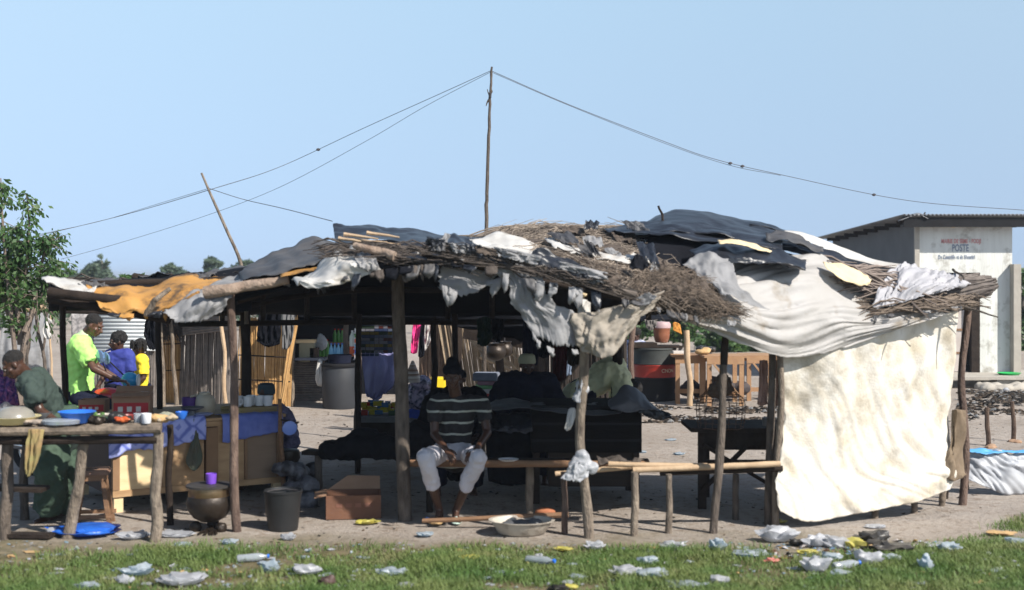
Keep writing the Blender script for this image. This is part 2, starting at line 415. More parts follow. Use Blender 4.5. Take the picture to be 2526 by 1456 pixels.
# ------------------------------------------------------------------ ground
def gz(x, y):
    h = .018*noise.noise(V((x*.9, y*.9, 0))) + .008*noise.noise(V((x*3, y*3, 4)))
    # the low bank of swept rubbish behind the stalls, at the right
    if 17.5 < y < 24 and x > 2.5:
        e = math.sin(math.pi*(y-17.5)/6.5)**1.5*min(1, (x-2.5)/3)
        h += e*(.07+.05*noise.noise(V((x*1.3, y*1.3, 8))))
    if y > 40: h *= 40/y
    return h - .005
def ground():
    bm = B(); ys = []; y = -6.0
    while y < 26: ys.append(y); y += .16 if y > 7 else .8
    while y < 2200: ys.append(y); y *= 1.16
    xs = sorted({round(s*x, 3) for x in [i*.2 for i in range(0, 61)]+[12*1.17**k for k in range(1, 34)] for s in (-1, 1)})
    g = [[bm.verts.new((x, y, gz(x, y))) for x in xs] for y in ys]
    for a, b in zip(g, g[1:]):
        for i in range(len(xs)-1): bm.faces.new((a[i], a[i+1], b[i+1], b[i]))
    m = bpy.data.materials.new('sandy_ground'); t, N, L, bs = nt(m)
    bs.inputs['Roughness'].default_value = .95; bs.inputs['Specular IOR Level'].default_value = .1
    tc = N.new('ShaderNodeTexCoord'); sp = N.new('ShaderNodeSeparateXYZ'); L.new(tc.outputs['Object'], sp.inputs[0])
    def nz(s, d=8, rgh=.6):
        n = N.new('ShaderNodeTexNoise'); n.inputs['Scale'].default_value = s; n.inputs['Detail'].default_value = d
        n.inputs['Roughness'].default_value = rgh; L.new(tc.outputs['Object'], n.inputs['Vector']); return n.outputs['Fac']
    def rng(v, a, b_):
        r = N.new('ShaderNodeMapRange'); r.inputs['From Min'].default_value = a; r.inputs['From Max'].default_value = b_; L.new(v, r.inputs['Value']); return r.outputs[0]
    def mix(f, a, b_):
        x = N.new('ShaderNodeMix'); x.data_type = 'RGBA'
        for k, q in ((6, a), (7, b_)):
            if isinstance(q, tuple): x.inputs[k].default_value = (*q, 1)
            else: L.new(q, x.inputs[k])
        L.new(f, x.inputs[0]); return x.outputs[2]
    def mth(op, a, b_):
        x = N.new('ShaderNodeMath'); x.operation = op
        for k, q in ((0, a), (1, b_)):
            if isinstance(q, (int, float)): x.inputs[k].default_value = q
            else: L.new(q, x.inputs[k])
        return x.outputs[0]
    sand = mix(rng(nz(.7), .35, .65), (.39, .345, .305), (.30, .26, .225))
    sand = mix(rng(nz(9, 8, .7), .52, .7), sand, (.19, .145, .11))
    sand = mix(rng(nz(2.3, 9, .75), .56, .66), sand, (.24, .19, .15))
    sand = mix(rng(nz(38, 4, .7), .60, .72), sand, (.16, .12, .09))
    # trodden earth and soil under the grass, along the road side
    edge = mth('ADD', sp.outputs['Y'], mth('MULTIPLY', mth('SUBTRACT', nz(.9), .5), 2.6))
    soil = mix(rng(nz(6), .4, .6), (.20, .165, .10), (.11, .10, .05))
    col = mix(rng(edge, 10.5, 9.6), sand, soil)
    L.new(col, bs.inputs['Base Color'])
    bp = N.new('ShaderNodeBump'); bp.inputs['Strength'].default_value = .9; bp.inputs['Distance'].default_value = .045
    L.new(mth('ADD', nz(7, 10, .7), mth('MULTIPLY', nz(40), .3)), bp.inputs['Height']); L.new(bp.outputs[0], bs.inputs['Normal'])
    obj('ground', bm, m, kind='structure')
ground()

def grass():
    n = 0; vs, fs, cols = [], [], []
    def dens(x, y):
        px = x*F/y+CX
        a = noise.noise(V((x*.8, y*1.1, 3)))+.6*noise.noise(V((x*2.6, y*3, 9)))
        lim = 9.98+.22*noise.noise(V((x*.7, 0, 1)))
        if px > 1900: lim = 9.55+.75*max(0, (px-1950)/576)
        if px < 330: lim = 9.75
        if px > 2300: lim += 1.0*max(0, (px-2300)/226)
        if px < 90: lim -= .25
        e = (lim-y)/.55
        return max(0, min(1, e))*(.58+.95*a)
    while n < 120000:
        y = R.uniform(7.6, 11.4); x = R.uniform(-.43, .43)*y
        if R.random() > dens(x, y)*1.2: continue
        n += 1
        h = R.uniform(.02, .060)*(1+.6*noise.noise(V((x*1.5, y*1.5, 5)))); a = R.uniform(0, 6.28); b_ = R.uniform(.3, 1.5)*h
        d = V((math.cos(a), math.sin(a), 0)); s = V((-d.y, d.x, 0))*R.uniform(.0022, .005)
        p = V((x, y, gz(x, y)-.004)); q = p+d*b_*.4+V((0,0,h*.65)); e = p+d*b_+V((0,0,h))
        k = len(vs); vs += [p-s, p+s, q+s*.7, q-s*.7, e]
        fs += [(k, k+1, k+2, k+3), (k+3, k+2, k+4)]
    me = bpy.data.meshes.new('grass'); me.from_pydata(vs, [], fs)
    m = thin(mat('grass_blade', (.080, .170, .038), (.205, .245, .080), 2.2, .6, c3=(.30, .25, .13), s3=1.3, t3=(.54, .72)), (.14, .22, .04), .3)
    o = obj('grass', me, m, label='short patchy green grass along the road side, littered with plastic', kind='structure', smooth=False)
    o['kind'] = 'stuff'; o['category'] = 'grass'
grass()

def text_mesh(c):
    o = bpy.data.objects.new('tmp', c); COL.objects.link(o); dg = bpy.context.evaluated_depsgraph_get(); dg.update()
    me = bpy.data.meshes.new_from_object(o.evaluated_get(dg)); bpy.data.objects.remove(o); return me
# ------------------------------------------------------------------ control post building at the right
def building():
    Y0 = 25.0; xl = (2262-CX)/F*Y0; xr = (2497-CX)/F*Y0; D = 6.4; zs = .2
    t = thing('concrete_building', 'pale rendered building with painted lettering over its doorway', 'building', V((xl, Y0, 0)))
    zt = 3.12; zb = 2.93
    dl, dr, dt = (2300-CX)/F*Y0, (2417-CX)/F*Y0, P(0, 673, Y0).z
    bm = B()
    # front wall with a door opening
    def pane(x0, x1, z0, z1, y0=Y0, y1=Y0+.16): obox(bm, V((0,0,0)), V((1,0,0)), V((0,1,0)), x0, x1, y0, y1, z0, z1)
    pane(xl, dl, zs, zt); pane(dr, xr, zs, zt); pane(dl, dr, dt, zt)
    obj('front_wall', bm, plaster, t, smooth=False)
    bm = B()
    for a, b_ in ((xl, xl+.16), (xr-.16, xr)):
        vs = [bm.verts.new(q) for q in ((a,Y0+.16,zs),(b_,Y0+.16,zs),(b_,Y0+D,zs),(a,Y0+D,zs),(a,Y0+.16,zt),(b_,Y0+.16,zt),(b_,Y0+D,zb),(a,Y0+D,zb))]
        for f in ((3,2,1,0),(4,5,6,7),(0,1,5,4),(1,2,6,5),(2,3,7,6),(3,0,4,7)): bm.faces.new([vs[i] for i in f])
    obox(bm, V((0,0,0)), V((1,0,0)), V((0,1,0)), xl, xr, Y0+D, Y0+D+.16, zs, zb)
    obj('side_wall', bm, plaster_shade, t, smooth=False)
    bm = B(); bar(bm, (xl-.01, Y0-.02, zs), (xl-.01, Y0-.02, zt), .09, .06); obj('corner_post', bm, concrete, t, smooth=False)
    bm = B()
    for x, w_ in ((dl+.03, .06), (dr-.08, .16)): bar(bm, (x, Y0+.06, zs), (x, Y0+.06, dt), w_, .14, up=V((0,1,0)))
    bar(bm, (dl, Y0+.06, dt-.03), (dr, Y0+.06, dt-.03), .06, .14, up=V((0,0,1)))
    obj('door_frame', bm, wood_dark, t, smooth=False)
    bm = B(); box(bm, ((dl+dr)/2-.08, Y0+.14, zs+.01), (dr-dl-.3, .04, dt-zs-.08)); d = obj('door', bm, mat('faded_door_paint', (.42,.36,.33), (.50,.45,.42), 5, .8), t, smooth=False)
    bm = B()
    for z in (.55, 1.0, 1.45): box(bm, ((dl+dr)/2-.08, Y0+.112, z), (dr-dl-.36, .014, .04))
    obj('door_rail', bm, wood_brown, d, smooth=False)
    # corrugated roof: front slope sheet and long rear slope
    def corr(name, o, ux, uy, wid, ln, pitch=.076, amp=.018, m=zinc):
        bm = B(); n = int(wid/pitch*6); a = []
        up = ux.cross(uy).normalized()
        for i in range(n+1):
            s = i/n*wid; p = o+ux*s+up*math.sin(s/pitch*2*math.pi)*amp
            a.append((bm.verts.new(p), bm.verts.new(p+uy*ln)))
        for p, q in zip(a, a[1:]): bm.faces.new((p[0], q[0], q[1], p[1]))
        return obj(name, bm, m, t, solid=.004)
    top = V((xl-.38, Y0-.42, 3.22)); sl = (V((0, D+.9, -.24))).normalized()
    corr('roof', top, V((1,0,0)), sl, (xr-xl)+1.35, D+.9)
    bm = B(); obox(bm, V((0,0,0)), V((1,0,0)), V((0,1,0)), xl-.36, xr+.5, Y0-.36, Y0-.31, 2.99, 3.175)
    obj('fascia_board', bm, black, t, smooth=False)
    bm = B()
    for k in range(8): bar(bm, (xl-.3, Y0+.3+k*.8, 3.10-.024*k), (xr+.5, Y0+.3+k*.8, 3.10-.024*k), .05, .08)
    obj('purlin', bm, wood_dark, t, smooth=False)
    bm = B(); bar(bm, (xl+.58, Y0-.33, 2.98), (xl+.58, Y0-.33, 3.08), .05, .05); obj('rafter_end', bm, wood_pale, t, smooth=False)
    # sheet lifted at the corner of the roof
    bm = sheet(surf([[(2215,546,24.6),(2262,530,24.6),(2290,540,24.6)],[(2222,541,25.6),(2262,526,25.6),(2290,536,25.6)]]), 10, 4, .004)
    obj('loose_roof_sheet', bm, zinc, t, solid=.012)
    bm = B(); stick(bm, P(2275,540,24.7), P(2282,524,24.7), .03, .012, 6, 3); obj('roof_stick', bm, wood_dark, t)
    # free-standing column at the right of the front
    cxx = (2505-CX)/F*24.9
    bm = B(); box(bm, (cxx, 24.9, .18), (.14, .2, P(0,652,24.9).z-.18)); obj('column', bm, concrete, t, smooth=False)
    bm = B(); box(bm, ((xl+xr)/2+.05, Y0+D/2-.2, -.05), (xr-xl+.9, D+1.1, .25)); obj('floor_slab', bm, concrete, t, smooth=False)
    bm = B(); box(bm, (xl+.65, Y0-1.05, .16), (1.9, .45, .05)); box(bm, (xl+1.35, Y0-1.0, -.05), (.5, .4, .21)); obj('step', bm, concrete, t, smooth=False)
    def text(s, px, py, size, m, extr=.002, sx=1):
        c = bpy.data.curves.new('lettering', 'FONT'); c.body = s; c.offset = .0035; c.size = size; c.extrude = extr; c.align_x = 'CENTER'
        c.space_character = 1.08
        me = text_mesh(c); o = bpy.data.objects.new('lettering', me); COL.objects.link(o); me.materials.append(m)
        o.rotation_euler = (rad(90), 0, 0); o.parent = t; o.location = P(px, py, Y0-.004)-t.location; o.scale = (sx, 1, 1)
        return o
    pr = mat('faded_red_lettering', (.58,.19,.19), (.60,.32,.30), 30, .9); pb = mat('blue_grey_lettering', (.14,.18,.26), (.29,.32,.38), 30, .9)
    text('MAIRIE DE SEME - PODJI', 2371, 600, .112, pr, sx=.60)
    text('POSTE', 2369, 620, .19, pb, sx=.56)
    text('De Contrôle et de Sécurité', 2360, 639, .108, pb, sx=.54)
building()
bm = B(); lathe(bm, [(0,0),(.16,0),(.22,.05),(.20,.05),(.14,.02),(0,.02)], P(2489,921,24.3)-V((0,0,.04)), 20)
obj('green_basin', bm, mat('green_plastic', (.02,.45,.10), (.03,.5,.12), 4, .4), None, 'small green plastic basin at the foot of the building column', 'basin')

# ------------------------------------------------------------------ vegetation
def leafcloud(centers, n, size, jit=.6, flat=.5):
    """n small leaves spread through lobes (centre, radii)"""
    vs, fs = [], []
    wts = [c[1].x*c[1].y*c[1].z for c in centers]; tot = sum(wts)
    for c, w_ in zip(centers, wts):
        for _ in range(int(n*w_/tot)):
            while True:
                d = V((R.uniform(-1,1), R.uniform(-1,1), R.uniform(-1,1)))
                if d.length < 1: break
            d *= .55+.5*R.random()
            p = c[0]+V((d.x*c[1].x, d.y*c[1].y, d.z*c[1].z))
            if noise.noise(p*(1.1/max(c[1]))) < -.18: continue
            a = V((R.gauss(0,1), R.gauss(0,1), R.gauss(0,flat))).normalized(); b_ = a.cross(V((R.gauss(0,1), R.gauss(0,1), R.gauss(0,1)))).normalized()
            s = size*R.uniform(.6, 1.3); k = len(vs)
            vs += [p-a*s, p+b_*s*.45, p+a*s, p-b_*s*.45]; fs.append((k, k+1, k+2, k+3))
    me = bpy.data.meshes.new('crown'); me.from_pydata(vs, [], fs); return me
def tree(name, label, px, Y, ztop, lobes, n, size, group=None, m=leaf_far, trunk_r=.12, cat='tree'):
    base = G(px, Y); t = thing(name, label, cat, base, group)
    cs = [(P(x, y, Y+R.uniform(-.5,.5)*r*Y/F), V((r*Y/F, r*Y/F*.9, r*Y/F*k))) for x, y, r, k in lobes]
    obj('crown', leafcloud(cs, n, size), m, t, smooth=False)
    bm = B(); top = cs[0][0]
    stick(bm, base-V((0,0,.1)), base.lerp(top, .55)+V((.1,0,0)), trunk_r, trunk_r*.6, 8, 5, .1)
    for c in cs: stick(bm, base.lerp(top, .5)+V((.1,0,0)), c[0], trunk_r*.5, trunk_r*.15, 6, 4, .15)
    obj('trunk', bm, bark, t)
    return t
GT = 'small trees far beyond the stalls'
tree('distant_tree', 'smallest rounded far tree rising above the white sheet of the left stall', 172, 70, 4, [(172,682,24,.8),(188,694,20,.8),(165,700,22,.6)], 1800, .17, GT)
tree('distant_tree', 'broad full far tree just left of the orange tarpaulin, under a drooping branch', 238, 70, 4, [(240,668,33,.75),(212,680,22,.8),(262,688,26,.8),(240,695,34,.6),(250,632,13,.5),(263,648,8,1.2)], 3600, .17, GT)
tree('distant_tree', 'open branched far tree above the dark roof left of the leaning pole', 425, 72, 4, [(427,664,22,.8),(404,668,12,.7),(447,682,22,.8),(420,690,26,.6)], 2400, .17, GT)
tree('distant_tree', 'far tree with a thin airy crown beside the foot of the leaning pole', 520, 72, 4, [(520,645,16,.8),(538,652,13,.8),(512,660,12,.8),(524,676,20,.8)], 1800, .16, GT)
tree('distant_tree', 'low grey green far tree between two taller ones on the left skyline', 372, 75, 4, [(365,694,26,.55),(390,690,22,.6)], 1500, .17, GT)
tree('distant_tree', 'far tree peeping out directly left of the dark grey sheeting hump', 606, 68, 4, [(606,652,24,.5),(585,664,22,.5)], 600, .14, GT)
tree('low_shrub', 'leafy green shrub top just above the orange tarpaulin', 335, 22, 3, [(310,688,20,.5),(352,684,18,.5),(330,698,30,.4)], 500, .07, None, leaf1, .04, 'shrub')
tree('roadside_tree', 'green bushy tree filling the sky edge to the right of the building', 2540, 36, 4, [(2530,690,32,1.3),(2545,760,45,1.3),(2525,830,38,1.2),(2560,650,30,1)], 5200, .10, None, leaf1)
# hedge of bushes behind the right-hand stalls
for i, (px, py, r, lab) in enumerate([(1400,830,46,'leafy bush seen through the gap left of the white wrapped post'), (1475,820,50,'bright green bush behind the pale yellow shirt'), (1560,800,48,'green bush behind the person in printed cloth'),
        (1680,806,50,'green bush between the clay coloured pot and the peeled post'), (1770,838,44,'green bush behind the sawn timber tables'), (1850,842,42,'darker bush above the right end of the timber tables'), (1940,830,48,'bush half hidden behind the stained hanging cloth'), (2120,838,50,'bush standing left of the building behind the stalls')]):
    tree('green_bush', lab, px, 34+i*.3, 2, [(px,py,r,.9),(px-r*.7,py+16,r*.7,.8),(px+r*.7,py+14,r*.7,.8),(px,py-18,r*.6,.8)], 2600, .09, 'bushes behind the market', leaf1, .05, 'bush')
# long low scrub at the end of the open ground
vs = []
def scrub():
    cs = []
    for k in range(60):
        Y = R.uniform(46, 60); x = -66+k*2.2+R.uniform(-.8,.8); s = R.uniform(.8, 1.5)
        if -3 < x < 14 or x < -10 or x > 18 or True: cs.append((V((x, Y, s*.6)), V((2.1, 1.3, s*.8))))
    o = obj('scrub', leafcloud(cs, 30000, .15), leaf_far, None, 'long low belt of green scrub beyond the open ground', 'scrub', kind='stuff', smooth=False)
scrub()

def left_tree():
    Y = 15.5; base = G(52, Y)
    t = thing('young_tree', 'young leafy tree with thin upright shoots at the left edge', 'tree', base)
    shoots = [[(52,1000),(58,800),(66,640),(72,560),(66,485)], [(50,1000),(30,800),(14,640),(6,540),(2,440)], [(52,900),(80,760),(100,660),(118,600),(124,590)],
              [(50,850),(40,720),(44,620),(40,560)], [(60,820),(96,740),(122,680),(136,655)], [(40,840),(10,740),(-20,640),(-30,560)]]
    bm = B(); S = []
    for q in shoots:
        pts = [P(x, y, Y+R.uniform(-.15,.15)) for x, y in q]; pp = [spl(pts, k/10) for k in range(11)]
        tube(bm, pp, [.03*(1-k/11)+.004 for k in range(11)], 6); S.append(pts)
    vs, fs = [], []
    twigs = []
    for si, pts in enumerate(S):
        for k in range(46):
            u = R.uniform(.30, 1); p = spl(pts, u)
            px = p.x*F/p.y+CX
            d = V((R.gauss(0,1), R.gauss(0,.8), R.gauss(.1,.5))).normalized(); ln = R.uniform(.10, .38)*(1.25-u)*1.5
            e = p+d*ln+V((0,0,-ln*.2)); twigs.append((p, e))
            for j in range(12):
                c = p.lerp(e, R.random()**.6)+V((R.gauss(0,.035), R.gauss(0,.04), R.gauss(0,.035)))
                a = (d*.6+V((R.gauss(0,.6), R.gauss(0,.6), -.9))).normalized(); b_ = a.cross(V((R.gauss(0,1), R.gauss(0,1), R.gauss(0,.3)))).normalized()
                s = R.uniform(.025, .046); q = len(vs)
                vs += [c, c+a*s+b_*s*.5, c+a*s*2, c+a*s-b_*s*.5]; fs.append((q, q+1, q+2, q+3))
    for p, e in twigs: tube(bm, [p, p.lerp(e,.5)+V((0,0,.01)), e], [.006, .004, .002], 4, caps=False)
    # dense lower crown
    cs = [(P(x, y, Y), V((r*Y/F, r*Y/F, r*Y/F*k))) for x, y, r, k in ((5,660,46,.9),(45,690,42,1),(10,740,46,1),(62,640,26,.8),(40,790,40,.8),(-20,700,60,1.2),(70,740,36,.8),(10,600,30,.8),(30,820,24,.7))]
    me = leafcloud(cs, 2300, .043)
    k = len(vs); vs += [v.co.copy() for v in me.vertices]; fs += [tuple(i+k for i in p.vertices) for p in me.polygons]
    m2 = bpy.data.meshes.new('crown'); m2.from_pydata(vs, [], fs)
    obj('crown', m2, leaf1, t, smooth=False); obj('trunk', bm, bark, t)
left_tree()

# ------------------------------------------------------------------ poles and wires
def pole_tall():
    Y = 15.0; b_ = G(1192, Y)
    t = thing('tall_wire_pole', 'tall thin crooked branch pole carrying wires high above the middle of the roof', 'pole', b_)
    bm = B(); pts = [b_]+[P(x, y, Y) for x, y in ((1199,580),(1201,480),(1204,380),(1207,300),(1209,240),(1212,200),(1212,165))]
    pp = [spl(pts, k/24)+V((noise.noise(V((k*.9,0,0)))*.012,0,0)) for k in range(25)]
    tube(bm, pp, [.024-.012*k/24+.004*noise.noise(V((k*1.7,3,0))) for k in range(25)], 8); obj('pole', bm, wood_mid, t)
    bm = B()
    for a, b2 in (((1208,240),(1202,220)), ((1207,236),(1214,222)), ((1206,246),(1199,262))): stick(bm, P(*a, Y), P(*b2, Y), .013, .004, 6, 3, .01)
    obj('twig', bm, wood_mid, t)
    bm = B()
    for k in range(4): tube(bm, [P(1209+2.5*math.cos(a), 231+k*3+math.sin(a), Y+.03*math.sin(a)) for a in [i*math.pi/5 for i in range(11)]], .006, 5)
    obj('binding', bm, string_m, t)
pole_tall()
bm = B(); pp_ = [P(608,800,13.25), P(606,740,13.25), P(594,650,13.22), P(560,570,13.2), P(522,485,13.2), P(497,427,13.2)]; tube(bm, [spl(pp_, k/20) for k in range(21)], [.023-.012*k/20 for k in range(21)], 8)
obj('leaning_pole', bm, wood_post, None, 'thin pole leaning to the left above the orange tarpaulin', 'pole')
def wire(label, pts, r=.0065, knots=()):
    bm = B(); W_ = [P(*q) for q in pts]; n = 60
    tube(bm, [spl(W_, k/n) for k in range(n+1)], r, 5)
    for u in knots: ell(bm, spl(W_, u), (.03, .02, .02), sub=1)
    obj('overhead_wire', bm, string_m, None, label, 'wire', 'overhead wires')
wire('overhead wire from the tall pole down to the right edge, with small knots', [(1212,175,15),(1400,257,15.4),(1640,350,15.8),(1760,392,16),(1925,431,16.3),(2240,495,16.8),(2540,520,17.2)], .0038, (.55,.585,.79))
wire('second thinner overhead wire running close under the one to the right edge', [(1212,178,15),(1400,259,15.5),(1640,354,15.9),(1800,408,16.1),(1926,433,16.3)], .0032)
wire('upper overhead wire from the tall pole past the leaning pole to the left tree', [(1210,175,15),(1100,225,15.2),(900,315,15.8),(690,412,16.4),(512,470,13.2),(300,532,17),(90,583,16.5)], .0036, (.42,))
wire('faint lower wire sagging from the tall pole to the roofs at the left', [(1210,178,15),(1050,262,15.5),(900,350,16),(690,462,16.8),(500,535,17.5),(300,598,18),(150,640,18)], .0028)
wire('short wire from the leaning pole to the top of the black sheeting', [(512,464,13.2),(600,492,15),(700,515,13.5),(820,546,12.2)], .0038)
wire('wire from the leaning pole down to the small tree, nearly touching the one below', [(512,466,13.2),(400,500,17),(250,545,17),(90,580,16.5)], .0028)

def haze():
    bm = B(); box(bm, (0, 1100, -1.2), (2600, 2250, 6.6))
    m = bpy.data.materials.new('thin_haze'); m.use_nodes = True; t = m.node_tree; t.nodes.remove(t.nodes['Principled BSDF'])
    v = t.nodes.new('ShaderNodeVolumePrincipled'); v.inputs['Density'].default_value = .0009; v.inputs['Color'].default_value = (.80,.88,1,1); v.inputs['Anisotropy'].default_value = .2
    t.links.new(v.outputs[0], t.nodes['Material Output'].inputs['Volume'])
    o = obj('haze', bm, m, None, 'thin pale haze lying over the whole place', None, kind='stuff', smooth=False)
haze()
# ------------------------------------------------------------------ far huts on the left (about 20 m away)
Yh = 20.8
def panel(bm, px0, px1, z0, z1, Y0, Y1, d=.05):
    a, b_ = G(px0, Y0), G(px1, Y1); ex = (b_-a); L_ = ex.length; ex.normalize(); ey = V((-ex.y, ex.x, 0))
    obox(bm, a, ex, ey, 0, L_, 0, d, z0, z1)
# hut 1: low roof, walls of tarpaulin, matting and corrugated sheet
t = thing('market_hut', 'low hut at the far left with a flat thatch roof and tarpaulin wall', 'hut', G(200, 19.5))
f = surf([[(10,738,20.2),(130,734,20.2),(260,742,20.2),(420,752,20.4)],[(20,752,19.3),(130,748,19.3),(260,758,19.3),(420,768,19.4)]])
obj('roof', sheet(f, 30, 8, .03, seed=3), straw_bed, t, solid=.08)
obj('roof_straw', strew(f, 500, (.3,.7), .007, .03, dv=(-.3,.3)), straw, t)
bm = B(); stick(bm, P(28,766,18.1), P(112,758,18.1), .035, .04); obj('beam', bm, wood_pale, t)
bm = B(); stick(bm, P(0,762,18.3), P(430,775,18.5), .04, .04, 8, 12, .02); obj('beam', bm, wood_dark, t)
obj('tarpaulin_wall', sheet(surf([[(10,762,19.2),(60,764,19.2),(118,766,19.2)],[(-5,880,19.0),(60,900,19.0),(122,890,19.1)],[(0,980,19.2),(60,985,19.2),(122,990,19.2)]]), 24, 24, .05, seed=8, crease=.5), tarp_greyw, t, solid=.005)
pm = mat('faded_print_matting', (.20,.19,.19), (.36,.34,.34), 26, .9, contrast=2.5)
obj('matting_wall', sheet(surf([[(176,766,19.15),(215,770,19.15),(246,772,19.15)],[(178,900,19.1),(215,900,19.1),(242,900,19.1)],[(180,985,19.1),(215,985,19.1),(242,985,19.1)]]), 16, 16, .03, seed=9), pm, t, solid=.01)
bm = B()
nn = 90; a = []
for i in range(nn+1):
    z = P(0, 766, 19.05).z*(1-i/nn)+P(0, 866, 19.05).z*i/nn; y = 19.05+.02*math.sin(i/nn*11*2*math.pi)
    a.append((bm.verts.new((P(232,0,19.05).x, y, z)), bm.verts.new((P(385,0,19.05).x, y, z))))
for p, q in zip(a, a[1:]): bm.faces.new((p[0], p[1], q[1], q[0]))
obj('corrugated_sheet', bm, zinc_pale, t, solid=.004)
obj('cane_wall', reeds(G(236,19.1), G(385,19.1), P(236,864,19.1), P(385,864,19.1), 90, .012), reed_grey, t)
for a_, b2, r0, m in (((62,1000),(64,745),.028,wood_mid), ((70,1010),(66,770),.02,wood_mid), ((118,985),(88,765),.03,wood_mid), ((106,880),(116,770),.02,wood_mid), ((130,985),(124,778),.018,wood_pale)):
    bm = B(); stick(bm, P(*a_, 18.3), P(*b2, 18.3), r0, r0*.7, 8, 9, .03); obj('post', bm, m, t)
bm = sheet(surf([[(108,785,18.1),(118,783,18.1),(128,790,18.1)],[(106,815,18.1),(118,820,18.1),(127,822,18.1)],[(114,840,18.1),(120,842,18.1),(126,836,18.1)]]), 10, 12, .04, seed=4, hem=.2)
obj('hanging_rag', bm, tarp_white, None, 'small white rag tied to a crooked post of the far left hut', 'rag', solid=.004)
# hut 2: golden and grey cane walls
t = thing('reed_hut', 'hut of upright canes, golden left side and dark grey front', 'hut', G(480, 21))
obj('golden_wall', reeds(G(368,21.3), G(446,21.0), P(368,770,21.3), P(446,770,21.0), 80, .013), reed_gold, t)
obj('grey_wall', reeds(G(442,20.9), G(566,20.4), P(452,745,20.9), P(566,745,20.4), 95, .014, .02), reed_grey, t)
bm = B()
for k, (x0, y0, x1, y1) in enumerate(((366,850,446,848),(366,915,446,913))): stick(bm, P(x0,y0,20.95), P(x1,y1,20.8), .010, .010)
obj('binding', bm, wood_dark, t)
obj('eave_straw', strew(surf([[(366,775,20.8),(446,775,20.7)],[(368,815,20.6),(446,822,20.6)]]), 160, (.15,.35), .008, .05, dv=(.6,1)), straw_dark, t)
bm = B()
for k in range(9):
    stick(bm, P(452,778+k*6,20.5), P(566,764+k*6,20.1), .022, .022, 6, 6, .01)
obj('upper_slats', bm, reed_grey, t)
for q in (((404,1012,20),(396,790,20)), ((436,1000,20),(420,790,20))):
    bm = B(); stick(bm, P(*q[0]), P(*q[1]), .035, .028, 8, 9, .03); obj('post', bm, wood_post, t)
bm = B(); stick(bm, G(558,17.5), P(545,772,17.5), .032, .024, 8, 9, .03)
obj('propped_pole', bm, wood_pale, None, 'pale thin pole standing in front of the dark cane wall', 'pole')
bm = B(); panel(bm, 448, 700, 1.96, 2.02, 19.4, 19.4, 1.7); obj('unseen_shade_roof', bm, straw_bed, t, smooth=False)  # unseen overhang, sized to shade the cane walls below
# golden matting with the leaning cane bundle
t = thing('cane_fence', 'golden brown cane matting fence behind the plywood counter with bound rails', 'fence', G(650, 20))
obj('canes', reeds(G(590,20.6), G(715,20.4), P(590,780,20.6), P(722,800,20.4), 130, .013, .02, over=0), reed_gold, t)
bm = B()
for y in (876, 936): stick(bm, P(588,y,20.3), P(716,y+6,20.1), .011, .011)
obj('rail', bm, wood_dark, t)
bm = B(); 
for k in range(26): stick(bm, G(690+R.uniform(-5,6),19.6+R.uniform(-.1,.1)), P(728+R.uniform(-5,7),790+R.uniform(-20,25),19.8), .013, .009, 5, 4, .01)
obj('cane_bundle', bm, reed_gold, None, 'bundle of long canes leaning against the golden cane fence', 'bundle')
cloth('hanging_sheet', 'dark cloth hanging in a curved fold over the golden cane fence', 'cloth', [[(640,765,15),(668,765,15),(694,765,15)],[(634,820,15),(664,835,15),(692,822,15)],[(632,842,15),(660,857,15),(690,850,15)]], blackcloth, nu=24, nv=24, amp=.05, seed=2, crease=.4)
cloth('hanging_sheet', 'greyish cloth hanging from the roof beside the dark curved cloth', 'cloth', [[(694,770,15.4),(712,770,15.4),(728,772,15.4)],[(696,820,15.4),(712,822,15.4),(724,820,15.4)],[(697,862,15.4),(708,864,15.4),(718,850,15.4)]], mat('grey_cloth', (.10,.10,.105), (.15,.15,.15), 6, .9), nu=12, nv=16, amp=.04, seed=5)
cloth('hanging_jacket', 'dark jacket shaped cloth hanging between the yellow shirt and the golden cane wall', 'cloth', [[(362,785,15.5),(372,782,15.5),(386,788,15.5)],[(356,812,15.5),(372,815,15.5),(388,812,15.5)],[(362,840,15.5),(374,845,15.5),(388,842,15.5)],[(372,862,15.5),(380,864,15.5),(389,860,15.5)]], blackcloth, nu=16, nv=20, amp=.05, seed=12, solid=.03)
for px, lab, m in ((360,'small white paper notice hanging left under the middle roof',None),):
    pass
bm = B(); panel(bm, 953+0, 988, 0, 0, 1, 1) if False else bm.free()

# ------------------------------------------------------------------ shop stall in the middle distance
t = thing('shop_stall', 'dark shop stall with a slatted cane counter, shelf boards and crowded goods in the shade', 'stall', G(810, 21))
obj('counter_slats', (lambda bm: ([stick(bm, G(722,20.9)+V((0,0,.06+k*.036)), G(800,20.9)+V((0,0,.06+k*.036)), .018, .016, 6, 4, .01) for k in range(19)], bm)[1])(B()), reed_grey, t)
bm = B(); bar(bm, G(722,20.7)+V((0,0,.74)), G(805,20.7)+V((0,0,.74)), .3, .04); obj('counter_top', bm, mat('blue_grey_board', (.12,.13,.17), (.18,.19,.23), 6, .8), t, smooth=False)
bm = B(); panel(bm, 715, 1000, 0, 2.0, 22.6, 22.6); obj('rear_wall', bm, tarp_black2, t, smooth=False)
bm = B(); panel(bm, 712, 726, 0, 1.75, 20.9, 22.6); obj('side_wall', bm, wood_dark, t, smooth=False)
bm = B(); panel(bm, 705, 985, 1.72, 1.78, 19.5, 19.5, 3.3); obj('roof', bm, tarp_black2, t, smooth=False)
for px in (721, 857):
    bm = B(); stick(bm, G(px, 20.5), G(px, 20.5)+V((0,0,1.715)), .045 if px > 800 else .03, .04 if px > 800 else .03, 8, 6, .02); obj('post', bm, wood_mid if px > 800 else wood_post, t)
